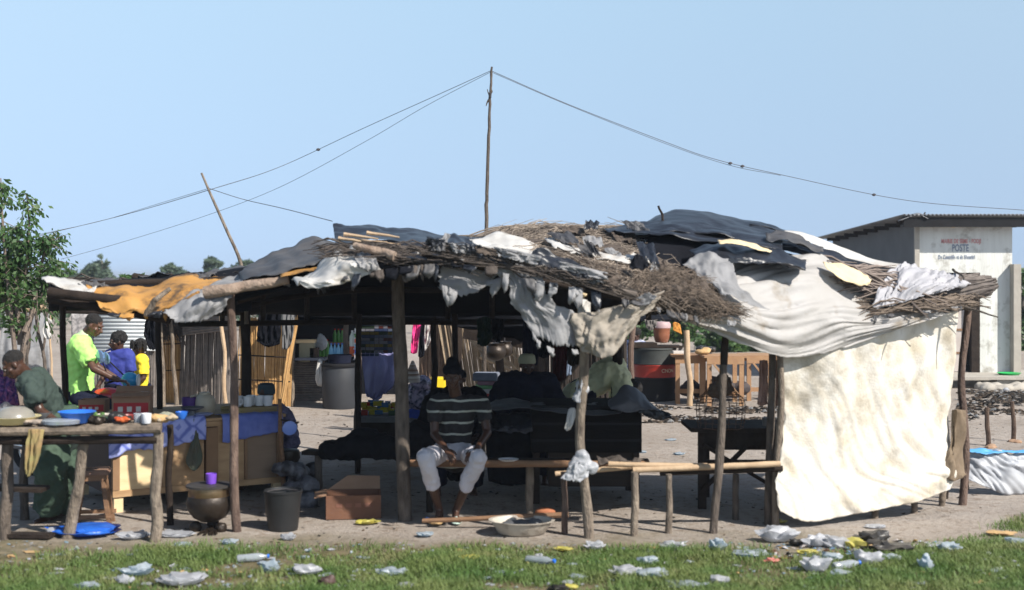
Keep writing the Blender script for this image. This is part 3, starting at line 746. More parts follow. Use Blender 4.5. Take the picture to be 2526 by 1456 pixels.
bm = B(); bar(bm, G(722,21.5)+V((0,0,.95)), G(880,21.5)+V((0,0,.95)), .3, .03); obj('shelf', bm, wood_brown, t, smooth=False)
def bottle(name, label, px, py, Y, h, r, m, capm, group=None):
    b0 = P(px, py, Y); tt = thing(name, label, 'bottle', b0, group)
    bm = B(); lathe(bm, [(0,0),(r*.95,.01),(r,.03),(r,h*.55),(r*.9,h*.65),(r*.35,h*.86),(r*.33,h*.93),(0,h*.93)], b0, 14); obj('bottle_body', bm, m, tt)
    bm = B(); lathe(bm, [(0,h*.92),(r*.4,h*.92),(r*.4,h),(0,h)], b0, 12); obj('cap', bm, capm, tt)
    return tt
water = mat('blue_water_bottle', (.16,.42,.66), (.25,.55,.78), 9, .25); greenb = mat('green_soda', (.05,.20,.03), (.10,.30,.05), 9, .3); redb = mat('orange_soda', (.75,.10,.02), (.82,.16,.02), 9, .3); whiteb = mat('white_soda', (.62,.72,.66), (.75,.8,.76), 9, .3)
b0 = bottle('water_bottle', 'pale blue water bottle in the front row on the dark shop counter', 817, 893, 20.7, .30, .038, water, blue_pl, 'water bottles on the shop counter')
for k in range(1, 5): dup(b0, P(817+k*9, 893, 20.7+.03*(k%2)), R.random())
g0 = bottle('soda_bottle', 'green bottle standing above the blue bottles in the shop', 826, 850, 21.5, .26, .034, greenb, red, 'dark bottles on the upper shop shelf')
for k in range(1, 4): dup(g0, P(826+k*9, 850, 21.5), R.random())
g1 = bottle('soda_bottle', 'dark green bottle at the left of the blue bottles on the shop counter', 789, 880, 21.0, .28, .036, greenb, red, 'green bottles left of the blue ones')
for k in range(1, 3): dup(g1, P(789+k*9, 880, 21.0), R.random())
for k, (lab, m, y) in enumerate((('orange bottle in the sunlight beside the shop post', redb, 880), ('white bottle above the orange one in the sunlight beside the shop post', whiteb, 856))):
    bottle('soda_bottle', lab, 869, y, 20.4, .26, .045, m, white_pl)
t = thing('goods_rack', 'small sunlit rack of white, orange and blue packets behind the shop post', 'rack', P(880, 890, 20.3))
bm = B()
for k in range(6): bar(bm, P(874,886-k*13,20.4), P(890,886-k*13,20.4), .25, .015)
obj('rack_shelf', bm, white_pl, t, smooth=False)
for k, m in enumerate((white_cloth, blue_pl, water, redb, greenb, white_pl)):
    bm = B(); box(bm, P(882,884-k*13,20.3), (.09,.12,.055), .1); obj('packet', bm, m, t, smooth=False)
for px, w_, h, m, lab in ((730,.13,.29,card_white,'narrow pale carton on the shop counter'), (752,.32,.30,mat('olive_carton', (.25,.24,.17), (.3,.28,.2), 8, .9),'wide olive grey carton on the shop counter'), (776,.12,.22,ply_dark,'small dark carton right of the olive one on the shop counter')):
    tt = thing('carton', lab, 'carton', P(px, 895, 20.75))
    bm = B(); box(bm, P(px, 892, 20.75), (w_, .2, h)); obj('carton_body', bm, m, tt, smooth=False)
    if w_ > .2:
        bm = B(); box(bm, P(px, 892, 20.75)+V((0,0,h+.002)), (w_+.02, .22, .05)); obj('lid', bm, ply, tt, smooth=False)
bm = B(); ell(bm, P(793,845,20.9), (.10,.07,.13)); ell(bm, P(790,832,20.9), (.05,.05,.07)); 
obj('hanging_bag', fuse(bm, .015, 3, .02, 14), film, None, 'white plastic bag hanging over the green bottles in the shop', 'bag')
cloth('hanging_sack', 'white and blue sack hanging from the edge of the shop counter', 'sack', [[(786,888,20.3),(790,886,20.3),(795,890,20.3)],[(780,915,20.2),(787,920,20.2),(796,925,20.2)],[(779,940,20.2),(784,952,20.2),(795,955,20.2)]], tarp_white, nu=12, nv=16, amp=.03, seed=3, solid=.02)
# big dark water drum
t = thing('water_barrel', 'large grey black plastic barrel standing in front of the shop counter', 'barrel', G(838, 20.2))
bm = B(); lathe(bm, [(0,0),(.25,0),(.265,.04),(.275,.35),(.272,.60),(.262,.63),(.262,.655),(.25,.66),(0,.655)], G(838,20.2), 32); obj('barrel_body', bm, tank_pl, t)
bm = B(); lathe(bm, [(.20,.655),(.285,.655),(.29,.685),(.275,.70),(0,.705)], G(838,20.2), 32); obj('rim', bm, black, t)
bm = B(); lathe(bm, [(0,0),(.17,0),(.19,.12),(.195,.13),(.18,.13),(.16,.02),(0,.02)], G(838,20.2)+V((0,0,.705)), 24); obj('bowl', bm, navy, None, 'dark blue bowl standing on the lid of the large barrel', 'bowl')

# ------------------------------------------------------------------ sachet stall (about 14 m away)
t = thing('sachet_stall', 'narrow stall hung with strips of coloured sachets over a board counter', 'stall', G(960, 14.2))
for px, Y in ((884,13.9),(1068,13.9),(884,15.0),(1068,15.0)):
    bm = B(); stick(bm, G(px,Y), G(px,Y)+V((0,0,1.62)), .035, .03, 8, 6, .02); obj('post', bm, wood_red if px < 900 else wood_dark, t)
bm = B(); panel(bm, 884, 1068, .50, .56, 13.8, 13.8, 1.3); obj('counter_top', bm, mat('grey_board', (.12,.12,.125), (.17,.17,.17), 6, .8), t, smooth=False)
bm = B(); panel(bm, 886, 1066, .26, .5, 13.84, 13.84, .03); obj('front_board', bm, wood_dark, t, smooth=False)
bm = B(); bar(bm, G(880,13.9)+V((0,0,1.58)), G(1072,13.9)+V((0,0,1.58)), .05, .05); obj('top_rail', bm, wood_dark, t, smooth=False)
cloth('lilac_curtain', 'lilac plastic curtain with printed bands hanging in the sachet stall', 'curtain', [[(892,870,14.25),(930,868,14.25),(972,870,14.25)],[(895,920,14.2),(935,925,14.15),(975,920,14.2)],[(900,965,14.2),(925,978,14.2),(970,952,14.2)],[(905,974,14.2),(922,984,14.2),(962,962,14.2)]], lilac, nu=30, nv=26, amp=.035, seed=6, crease=.3, hem=.05)
cols = [(.42,.36,.08),(.30,.34,.42),(.07,.14,.08),(.40,.40,.44),(.28,.11,.08),(.16,.21,.34),(.44,.38,.14),(.12,.20,.14)]
vm = vmat('sachet_print', cols)
def packs(bm, cl, c, s, col):
    n0 = len(bm.faces); box(bm, c, s, R.uniform(-.1,.1))
    bm.faces.ensure_lookup_table()
    for f_ in bm.faces[n0:]:
        for l in f_.loops: l[cl] = (*col, 1)
for sx, x0 in enumerate(range(896, 972, 11)):
    bm = B(); cl = bm.loops.layers.color.new('Col')
    n = 11 if sx < 4 else 10
    for k in range(n):
        a = cols[(k*2+sx//3+R.choice((0,0,1)))%8] if k%2 else cols[(1,3,5)[(k//2+sx//3)%3]]
        packs(bm, cl, P(x0+R.uniform(-.5,.5), 803+k*7.6, 14.05+.01*math.sin(k)), (.044,.008,.030), a)
    obj('sachet_strip', bm, vm, None, 'strip of small coloured sachets hanging in the row above the lilac curtain', 'sachet strip', 'sachet strips hanging in the stall', smooth=False)
bm = B(); cl = bm.loops.layers.color.new('Col')
for k in range(34):
    for f_ in (): pass
    packs(bm, cl, G(R.uniform(893,990), R.uniform(13.95,14.3))+V((0,0,.56+R.uniform(0,.10))), (R.uniform(.05,.1),.06,R.uniform(.03,.06)), R.choice([(.6,.5,.05),(.5,.55,.6),(.06,.25,.08),(.6,.12,.04),(.15,.35,.5),(.65,.6,.1)]))
obj('packet_pile', bm, vm, None, 'loose pile of small yellow, green and red packets on the sachet stall counter', 'packets', smooth=False, kind='stuff')
cloth('blue_cloth', 'plain deep blue cloth hung over the counter right of the thick post', 'cloth', [[(1002,1008,13.7),(1034,1012,13.7),(1068,1022,13.7)],[(1004,1030,13.65),(1034,1034,13.65),(1068,1040,13.65)]], mat('deep_blue_cloth', (.02,.06,.35), (.03,.08,.42), 4, .8), nu=16, nv=8, amp=.02)
# goods right of the thick post
tt = thing('bundled_goods', 'large shiny dark bundle of clothes in clear plastic behind the thick post', 'bundle', P(1040,1012,14))
bm = B(); ell(bm, P(1040,950,14.1), (.13,.13,.10)); ell(bm, P(1046,985,14.1), (.15,.14,.14)); ell(bm, P(1022,980,14.1), (.10,.12,.16))
obj('bundle_body', fuse(bm, .014, 3, .022, 16), mat('shiny_dark_print', (.03,.035,.07), (.35,.30,.42), 22, .25, .4, 30, contrast=2), tt)
bm = B(); lathe(bm, [(0,0),(.085,.0),(.08,.05),(.055,.13),(.03,.19),(.012,.23),(0,.235)], P(1018,943,14.0), 16); 
obj('striped_hat', bm, mat('striped_weave', (.6,.55,.5), (.22,.13,.09), 3, .8, stretch=(.2,.2,9), contrast=4), None, 'small cone shaped striped woven thing on the dark bundle', 'basket')
tt = thing('jerrycan', 'yellow plastic jerrycan behind the seated man in the striped shirt', 'jerrycan', P(1078,962,15))
bm = B(); box(bm, P(1078,964,15), (.20,.14,.16), .2, .92); bmesh.ops.bevel(bm, geom=bm.edges[:]+bm.verts[:], offset=.02, segments=2, affect='EDGES'); obj('jerrycan_body', bm, mat('yellow_plastic', (.75,.55,.02), (.7,.5,.02), 4, .4), tt)
# cane wall behind, with clothes hanging
t = thing('cane_wall', 'long wall of rough brown and pale canes behind the seated man, some canes slanting', 'fence', G(1200, 18))
obj('brown_canes', reeds(G(1035,18.2), G(1106,18.0), P(1035,770,18.2), P(1106,770,18.0), 60, .016, .03), reed_brown, t)  # left end's shade put into the brown cane colour
obj('pale_canes', reeds(G(1125,17.9), G(1300,17.6), P(1075,760,17.9), P(1270,760,17.6), 130, .012, .08, gap=.12), reed_pale, t)
obj('dark_canes', reeds(G(1300,17.8), G(1545,17.6), P(1300,770,17.8), P(1545,770,17.6), 150, .016, .04), mat('shaded_reed', (.018,.014,.012), (.05,.036,.028), 12, .85), t)  # shade on the right end put into a near-black cane colour
bm = B()
for k in range(26):
    x = R.uniform(1165,1235); stick(bm, P(x+R.uniform(40,75),R.uniform(895,925),17.3), P(x-15,R.uniform(800,850),17.4), .012, .009, 5, 4, .02)
stick(bm, P(1195,872,17.2), P(1262,812,17.2), .02, .016); stick(bm, P(1185,880,17.2), P(1290,925,17.1), .03, .02)
obj('slanting_canes', bm, reed_pale, t)
bm = B(); panel(bm, 1300, 1620, 1.86, 1.92, 16.2, 16.2, 1.8); obj('unseen_shade_roof', bm, straw_bed, t, smooth=False)  # unseen overhang added to keep sun off the dark canes
bm = B(); stick(bm, G(1128,17.3), P(1128,770,17.3), .07, .06); obj('post', bm, wood_dark, t)
bm = B(); stick(bm, G(1240,17.1), P(1228,770,17.1), .06, .05); obj('post', bm, wood_dark, t)
bm = B(); bar(bm, P(1145,822,16.9), P(1330,852,16.7), .1, .14); obj('slanting_board', bm, wood_dark, t, smooth=False)
cloth('rear_shade_sheet', 'long black sheet added as shade under the rear eave of the middle roof, ragged below', 'plastic sheet', [[(735,760,14.0),(860,760,14.0),(1000,762,14.0),(1140,762,14.0),(1290,762,14.0),(1420,762,13.9),(1560,762,13.8)],[(735,786,14.0),(860,784,14.0),(1000,786,14.0),(1140,790,14.0),(1290,805,14.0),(1420,805,13.9),(1560,790,13.8)],[(735,800,14.0),(860,796,14.0),(1000,800,14.0),(1140,816,14.0),(1290,850,14.0),(1420,852,13.9),(1560,800,13.8)]], tarp_black2, nu=70, nv=14, amp=.05, fu=12, seed=55, hem=.25, hemf=22, crease=.5)  # sheet added to make the dark band under the rear eave
cloth('hanging_cloth', 'bright pink garment hanging on the cane wall left of the seated man', 'garment', [[(1020,790,16.6),(1030,788,16.6),(1040,790,16.6)],[(1016,830,16.6),(1026,832,16.6),(1034,830,16.6)],[(1013,872,16.6),(1020,875,16.6),(1028,872,16.6)]], pink_cloth, nu=12, nv=20, amp=.04, seed=21, solid=.01)
cloth('hanging_cloth', 'black garment hanging between the pink and the white one', 'garment', [[(1036,788,16.7),(1044,787,16.7),(1052,790,16.7)],[(1034,840,16.7),(1041,845,16.7),(1050,840,16.7)],[(1032,880,16.7),(1038,884,16.7),(1046,878,16.7)]], blackcloth, nu=12, nv=20, amp=.04, seed=22, solid=.01)
cloth('hanging_cloth', 'white garment with dark floral print hanging in a point on the cane wall', 'garment', [[(1050,786,16.5),(1058,786,16.5),(1068,792,16.5)],[(1046,825,16.5),(1055,828,16.5),(1066,826,16.5)],[(1048,868,16.5),(1052,862,16.5),(1060,846,16.5)]], mat('floral_white', (.62,.6,.57), (.10,.03,.04), 9, .8, stretch=(3,1,1), contrast=2.2), nu=14, nv=20, amp=.05, seed=23, solid=.01)
for q, lab in (((1222,868,15.5,.13,.11),'largest round black pot hanging from the roof above the goods pile'), ((1245,862,15.6,.10,.10),'smaller black pot hanging at the right of the larger black one')):
    tt = thing('hanging_pot', lab, 'pot', P(q[0], q[1], q[2]))
    bm = B(); c = P(q[0], q[1], q[2]); ell(bm, c, (q[3], q[3], q[4]), sub=3); lathe(bm, [(q[3]*.7,q[4]*.6),(q[3]*.85,q[4]*.95),(q[3]*.75,q[4]*.95),(q[3]*.6,q[4]*.6)], c, 20); obj('pot_body', bm, soot, tt)
    bm = B(); tube(bm, [c+V((0,0,q[4])), c+V((0,0,.75))], .006, 5); obj('hook_wire', bm, string_m, tt)
# goods stacked right of the seated man
bm = B()
cols2 = [((.55,.10,.08),'red'),((.62,.62,.62),'white'),((.10,.30,.10),'green'),((.60,.50,.38),'tan'),((.30,.33,.40),'grey')]
z = 1010
for k, (c, nm, w_, h) in enumerate((((.60,.42,.25),'tan',.26,.085),((.55,.56,.58),'white',.30,.05),((.50,.08,.07),'red',.24,.045),((.52,.53,.55),'pale grey',.28,.05),((.12,.32,.14),'green',.25,.04),((.35,.20,.25),'dull pink',.24,.045),((.20,.22,.27),'slate grey',.28,.09))):
    bm = B(); c0 = P(1203+(k%3-1)*3, z, 14.6); box(bm, c0, (w_, .22, h), R.uniform(-.25,.25), .97); bmesh.ops.bevel(bm, geom=bm.edges[:], offset=.008, segments=2, affect='EDGES')
    obj('folded_goods', bm, mat(nm.replace(' ','_')+'_goods', c, tuple(q*.7 for q in c), 14, .7), None, nm+' flat packet in the stack of goods right of the striped shirt', 'packet', 'stack of packets beside the seated man')
    z -= h*F/14.6+.4
t = thing('goods_table', 'rough dark table carrying the stacked packets in the shade behind the bench', 'table', G(1200, 14.7))
bm = B(); panel(bm, 1130, 1290, P(0,1012,14.4).z-.05, P(0,1012,14.4).z-.004, 14.3, 14.3, .8); obj('tabletop', bm, wood_dark, t, smooth=False)
for px in (1140, 1280):
    for Y in (14.35, 15.0):
        bm = B(); stick(bm, G(px*14.35/Y+CX*(1-14.35/Y), Y), G(px*14.35/Y+CX*(1-14.35/Y), Y)+V((0,0,P(0,1012,14.4).z-.05)), .03, .03); obj('leg', bm, wood_dark, t)
cloth('hanging_jeans', 'pair of grey blue jeans hanging left of the white wrapped post', 'garment', [[(1385,842,14.5),(1398,840,14.5),(1412,842,14.5)],[(1384,880,14.5),(1398,884,14.5),(1410,880,14.5)],[(1382,925,14.5),(1392,930,14.5),(1408,926,14.5)]], denim, nu=12, nv=20, amp=.03, seed=31, solid=.03)

# ------------------------------------------------------------------ right-hand background: drum stove, timber tables
Yd = 21.3
t = thing('oil_drum_stove', 'black and red painted oil drum used as a stove with charred tray on top', 'oil drum', G(1614, Yd+.3))
c = G(1614, Yd+.3); r = .36
bm = B(); lathe(bm, [(0,0),(r,0),(r+.012,.01),(r,.03),(r,.36),(r+.012,.375),(r,.39),(r,.39)], c, 40); obj('drum_base', bm, black, t)
bm = B(); lathe(bm, [(r,.39),(r,.57),(r+.012,.585),(r,.60)], c, 40); obj('red_band', bm, mat('scuffed_red_paint', (.36,.030,.018), (.24,.015,.012), 5, .45, c3=(.50,.35,.30), s3=5, t3=(.6,.72)), t)
bm = B(); lathe(bm, [(r,.60),(r+.014,.61),(r,.63),(r,.84),(r+.012,.85),(r,.87),(0,.87)], c, 40); obj('drum_top', bm, mat('dark_green_black_paint', (.010,.012,.012), (.030,.036,.033), 4, .7), t)
bm = B(); box(bm, c+V((0,0,.875)), (.86,.5,.03)); box(bm, c+V((-.2,-.05,.905)), (.42,.36,.05), .1); obj('charred_tray', bm, wood_dark, t, smooth=False)
for s_, a0, sz in (('CNON', .30, .085), ('TOTAL'[:0]+'BENIN'[:0], 0, 0)):
    for k, ch in enumerate(s_):
        a = -math.pi/2+a0+k*.17; cc = bpy.data.curves.new('lettering', 'FONT'); cc.body = ch; cc.size = sz; cc.extrude = .001; cc.align_x = 'CENTER'
        me = text_mesh(cc); o = bpy.data.objects.new('lettering', me); COL.objects.link(o); me.materials.append(mat('cream_lettering', (.7,.62,.45), (.6,.5,.36), 20, .8))
        o.parent = t; o.location = V((math.cos(a)*(r+.004), math.sin(a)*(r+.004), .475)); o.rotation_euler = (rad(90), 0, a+math.pi/2)
tt = thing('clay_pot', 'clay coloured ribbed pot with white drips standing on the oil drum stove', 'pot', c+V((.12,-.02,.96)))
bm = B(); c2 = c+V((.12,-.02,.955)); lathe(bm, [(0,0),(.10,0),(.125,.06),(.135,.14),(.14,.22),(.15,.24),(.13,.24),(.12,.2),(0,.2)], c2, 28); obj('pot_body', bm, mat('clay', (.28,.10,.045), (.20,.07,.035), 5, .7, .2, 20, c3=(.5,.42,.36), s3=7, t3=(.6,.68)), tt)
bm = B(); lathe(bm, [(0,.23),(.15,.24),(.155,.30),(.13,.34),(0,.35)], c2, 28); obj('lid', bm, mat('pinkish_enamel', (.45,.32,.32), (.35,.25,.26), 6, .6), tt)
cloth('orange_board', 'sheet of orange mesh hanging behind the clay coloured pot', 'mesh', [[(1660,795,20.5),(1668,795,20.5),(1678,800,20.5)],[(1660,815,20.5),(1670,820,20.5),(1682,826,20.5)]], mat('orange_mesh', (.75,.33,.06), (.5,.2,.03), 30, .8), nu=10, nv=10, amp=.01)
# shade roof over the stove (seen from below)
t = thing('stove_shelter', 'small dark makeshift roof on two posts over the oil drum stove', 'shelter', G(1620, 20))
f = surf([[(1575,790,19.0),(1620,786,19.0),(1680,790,19.0)],[(1565,770,20.5),(1620,770,20.5),(1685,772,20.5)]])
obj('roof_sheet', sheet(f, 16, 10, .05, seed=3), tarp_black2, t, solid=.03)
cloth('grey_flap', '', '', [[(1590,788,18.9),(1606,790,18.9),(1622,788,18.9)],[(1594,812,18.9),(1606,818,18.9),(1618,810,18.9)]], mat('grey_rag', (.10,.09,.085), (.16,.15,.14), 9, .9), parent=t, nu=10, nv=10, amp=.03, hem=.2)
bm = B(); stick(bm, G(1548,18.6), P(1563,790,18.6), .045, .04, 8, 7, .03); obj('post', bm, wood_red, t)
bm = B(); stick(bm, G(1524,17), P(1524,780,17), .06, .055, 8, 7, .02); obj('post', bm, wood_dark, t)
bm = B(); stick(bm, G(1702,20.6), P(1693,815,20.6), .052, .045, 10, 9, .02); obj('peeled_post', bm, wood_pale, None, 'pale peeled post standing in sun between the oil drum and the timber tables', 'post')
def timber_table(label, x0, x1, Y, zt, dep=.7, brace=True):
    a, b_ = G(x0, Y), G(x1, Y); t = thing('timber_table', label, 'table', a.lerp(b_, .5), 'sawn timber tables behind the oil drum')
    bm = B(); box(bm, a.lerp(b_, .5)+V((0,dep/2,zt-.03)), (abs(b_.x-a.x)+.08, dep, .03)); obj('tabletop', bm, wood_saw, t, smooth=False)
    for dy in (.01, dep-.03): bm = B(); box(bm, a.lerp(b_, .5)+V((0,dy,zt-.13)), (abs(b_.x-a.x), .03, .10)); obj('apron', bm, wood_saw, t, smooth=False)
    for q in (a+V((.04,.03,0)), b_+V((-.04,.03,0)), a+V((.04,dep-.05,0)), b_+V((-.04,dep-.05,0))):
        bm = B(); bar(bm, q, q+V((0,0,zt-.04)), .07, .05); obj('leg', bm, wood_saw, t, smooth=False)
    bm = B(); bar(bm, a+V((0,.06,.20)), b_+V((0,.06,.20)), .03, .07); obj('stretcher', bm, wood_saw, t, smooth=False)
    if brace:
        bm = B(); bar(bm, a+V((.1,-.02,zt-.12)), b_+V((-.1,-.02,.2)), .05, .03); obj('brace', bm, wood_saw, t, smooth=False)
    return t
timber_table('sawn timber table left of the others, its left leg against the oil drum', 1666, 1738, 20.9, .78, brace=False)
timber_table('middle sawn timber table with a slanting brace under its top', 1744, 1836, 20.4, .80)
timber_table('right end sawn timber table partly hidden by the cream drape', 1842, 1925, 21.2, .76)
bm = B(); ell(bm, P(1733,868,20.8), (.13,.1,.045)); ell(bm, P(1742,864,20.85), (.08,.08,.05)); obj('brown_bundle', fuse(bm, .012, 3, .01, 20), film_t, None, 'tan paper bundle lying on the sawn timber table', 'bundle')
bm = B(); ell(bm, P(1752,862,21), (.10,.1,.05)); ell(bm, P(1730,860,21.2), (.1,.08,.05)); obj('black_bag', fuse(bm, .012, 3, .02, 20), film_k, None, 'small black bag on the sawn timber table behind the tan bundle', 'bag')
bm = B(); box(bm, P(1680,872,20.9), (.26,.16,.04)); obj('pale_box', bm, card_white, None, 'flat pale box on the timber table next to the drum', 'box', smooth=False)
bm = B(); 
for k in range(9): ell(bm, G(1690+k*18+R.uniform(-5,5), 21.0+R.uniform(0,.3))+V((0,0,.12+R.uniform(0,.2))), (.13,.12,.12))
obj('dark_sacks', fuse(bm, .03, 3, .03, 9), mat('dark_stored_goods', (.02,.02,.026), (.07,.05,.045), 9, .8), None, 'dark heap of stored goods under the sawn timber tables', 'sacks')
# iron wreck strip: swept rubbish along the open ground
def rubbish(name, label, xr, yr, n, seed, cols, s=(.02,.09), kind='stuff', cat='rubbish', flat=.4, xf=None):
    bm = B(); cl = bm.loops.layers.color.new('Col'); rr = random.Random(seed)
    for _ in range(n):
        y = rr.uniform(*yr); px = rr.uniform(*xr); p = G(px, y); p.z = gz(p.x, p.y)
        if noise.noise(V((p.x*.9, p.y*1.4, seed))) < -.12: continue
        a = rr.uniform(0, 6.28); c_ = rr.choice(cols); w_ = rr.uniform(*s); h = w_*rr.uniform(.1, flat)
        n0 = len(bm.faces)
        d = V((math.cos(a), math.sin(a), rr.uniform(-.3,.3))); e = V((-d.y, d.x, rr.uniform(-.2,.2)))
        q = [p+d*w_*rr.uniform(.5,1)+V((0,0,.004)), p+e*w_*rr.uniform(.3,.8)+V((0,0,h)), p-d*w_*rr.uniform(.5,1)+V((0,0,.004)), p-e*w_*rr.uniform(.3,.8)+V((0,0,h*.5))]
        top = bm.verts.new(p+V((0,0,h*1.5))); vv = [bm.verts.new(x) for x in q]
        for k in range(4): bm.faces.new((vv[k], vv[(k+1)%4], top))
        bm.faces.ensure_lookup_table()
        for f_ in bm.faces[n0:]:
            for l in f_.loops: l[cl] = (*c_, 1)
    return obj(name, bm, vm2, None, label, cat, kind=kind, smooth=False)
vm2 = vmat('rubbish_colours', [1], .8)
dk = [(.10,.085,.07),(.14,.12,.10),(.20,.165,.13),(.26,.21,.17),(.32,.28,.23),(.45,.45,.45),(.07,.065,.06)]
rubbish('rubbish_bank', 'dark band of trampled rubbish and rubble on the open ground left of the hanging cloth', (1580,1920), (18.2,20.6), 1500, 3, dk)
rubbish('rubbish_bank', 'bank of grey rubble and rubbish in front of the building step', (2360,2700), (18.5,23), 2600, 4, dk)
rubbish('scattered_debris', 'small dark twigs and scraps scattered thinly over the sandy ground', (-200,2700), (11,20), 900, 5, dk[:5], (.01,.04))
bm = B()
for k in range(14): ell(bm, G(2440+R.uniform(-30,90), 23.6+R.uniform(-.25,.4))+V((0,0,.03)), (R.uniform(.1,.3), .12, R.uniform(.05,.14)), sub=2)
obj('broken_concrete', fuse(bm, .03, 1, .03, 6), concrete, None, 'broken concrete lumps along the front of the building slab', 'rubble', kind='stuff')
for px, yb, yt, lab in ((2438,1100,1005,'dark wooden stake with a reddish top behind the pale sheeting'), (2500,1088,990,'dark wooden stake nearest the right edge of the open ground')):
    Y = F*CAMZ/(yb-HZ); t = thing('wooden_stake', lab, 'stake', G(px, Y), 'stakes in the open ground')
    bm = B(); stick(bm, G(px+2, Y)-V((0,0,.1)), P(px-4, yt, Y), .030, .028, 8, 5, .006); obj('stake', bm, mat('dark_stake_wood', (.05,.03,.022), (.12,.08,.055), 9, .9, .5, 40), t)
    bm = B(); 
    for k in range(5): ell(bm, G(px+R.uniform(-12,12), Y-R.uniform(0,.15)), (R.uniform(.04,.08), .06, .03))
    obj('earth_mound', fuse(bm, .015, 2, .01, 20), mat('red_earth', (.30,.18,.11), (.36,.24,.16), 9, .95), t)
# ------------------------------------------------------------------ main shelter
def gpost(par, pxb, Yb, pxt, pyt, r0, r1, m, name='post', lab=None, Yt=None, wob=.02):
    bm = B(); stick(bm, G(pxb, Yb)-V((0,0,.15)), P(pxt, pyt, Yt or Yb), r0, r1, 12, 12, wob); return obj(name, bm, m, par, lab)
ms = thing('market_shelter', 'long makeshift shelter of rough posts under plastic, sticks and straw', 'shelter', G(1020, 11.8))
U = [(400,772),(560,742),(720,705),(900,672),(1080,655),(1250,672),(1430,700),(1610,742)]
UR = [(410,735),(560,700),(720,635),(900,600),(1080,602),(1250,582),(1430,584),(1620,588)]
f_main = surf([[(x,y,10.7 if x<600 else (10.6 if x<760 else (10.25 if x<950 else 9.9))) for x,y in U], [(x,(y+r)/2-2,11.1) for (x,y),(q,r) in zip(U,UR)], [(x,y,12.0) for x,y in UR], [(x,(y+776)/2,13.0) for x,y in UR], [(x,776,13.9) for x,y in UR]])
obj('roof_sheet', sheet(f_main, 60, 36, .02, seed=1), tarp_black2, ms, solid=.03)
# beams and rafters seen from below and along the front edge
bm = B(); stick(bm, P(505,722,10.36), P(712,690,10.36), .050, .036, 12, 12, .04); obj('front_log', bm, wood_pale if False else mat('grey_log_wood', (.17,.12,.09), (.38,.29,.225), 9, .9, .9, 35), ms)  # greyish brown is the log's own colour
bm = B(); stick(bm, P(876,606,9.9), P(975,632,9.8), .026, .036, 12, 8, .03); obj('front_log', bm, MATS['grey_log_wood'], ms)
bm = B(); stick(bm, P(1065,610,9.8), P(1570,728,9.75), .020, .028, 10, 14, .025); obj('edge_pole', bm, mat('dark_edge_wood', (.085,.07,.06), (.15,.125,.105), 7, .9, .5, 35), ms)
bm = B(); stick(bm, P(1040,628,9.85), P(1570,742,9.8), .018, .024, 10, 12, .025); obj('edge_pole', bm, wood_dark, ms)
for k in range(11):
    u = .04+k*.092; bm = B(); pts = [f_main(u, v)+V((0,0,-.06)) for v in (.10,.25,.4,.6,.8,1)]; tube(bm, pts, .028, 8); obj('rafter', bm, wood_dark, ms)
for v in (.25, .5, .75, .98):
    bm = B(); tube(bm, [f_main(.03+.94*k/16, v)+V((0,0,-.11)) for k in range(17)], .03, 8); obj('purlin', bm, wood_dark, ms)
gpost(ms, 1000, 10.95, 982, 640, .062, .056, wood_mid, 'thick_post')
gpost(ms, 590, 10.45, 566, 715, .036, .034, wood_red, 'knotty_post', Yt=10.5, wob=.03)
gpost(ms, 1452, 10.25, 1424, 690, .042, .034, wood_post, 'wrapped_post', Yt=10.1, wob=.03)
gpost(ms, 612, 13.4, 606, 770, .055, .05, wood_dark); gpost(ms, 1130, 13.7, 1122, 775, .035, .03, wood_dark); gpost(ms, 1520, 13.3, 1522, 775, .055, .05, wood_dark); gpost(ms, 884, 13.5, 886, 775, .03, .03, wood_dark)
# straw and stick layers
f_st = surf([[(1150,586,12),(1300,562,12),(1440,566,12),(1570,570,12),(1690,600,12)],[(1280,606,11.2),(1400,600,11.2),(1520,608,11.2),(1620,628,11.2),(1710,654,11.2)],[(1430,650,10.3),(1500,684,10.1),(1570,715,10.0),(1640,735,10.0),(1720,745,10.1)]])
obj('straw_bed', sheet(f_st, 50, 30, .05, 9, 7, seed=5, hem=.05), straw_bed, ms, solid=.03)
obj('straw_layer', strew(f_st, 3400, (.2,.55), .0030, .022, dv=(-.25,.25), jit=.06), straw, ms)
obj('straw_fringe', strew(f_st, 700, (.12,.35), .0028, .03, dv=(-.1,.3), vrange=(.7,1), jit=.10), mat('brown_straw', (.055,.042,.033), (.22,.17,.13), 14, .9), ms)
bm = B()
for k in range(26):
    y = R.uniform(-8, 8); x = R.uniform(1120,1230); pts = [P(x, 590+y*.8-(x-1180)*.12, 11.9), P(x+95, 566+y, 12), P(x+200, 560+y*.6, 12), P(x+330, 566+y, 12)]
    pp = [spl(pts, i/9) for i in range(10)]; tube(bm, pp, .007, 5)
obj('ridge_sticks', bm, straw, ms)
f_d = surf([[(830,602,10.7),(960,600,10.6),(1100,614,10.6),(1200,630,10.6)],[(850,626,9.95),(980,640,9.85),(1110,652,9.8),(1210,664,9.8)]])
obj('dark_stick_layer', strew(f_d, 420, (.2,.5), .0055, .02, dv=(-.15,.15), urange=(0,.92), vrange=(.25,1)), straw_dark, ms)
f_d2 = surf([[(1040,604,9.74),(1200,628,9.70),(1360,664,9.67),(1560,708,9.66)],[(1040,628,9.70),(1200,652,9.68),(1360,688,9.66),(1560,738,9.65)]])
obj('edge_sticks', strew(f_d2, 190, (.15,.40), .0042, .012, dv=(-.05,.05), urange=(0,.86)), straw_dark, ms)
bm = B()
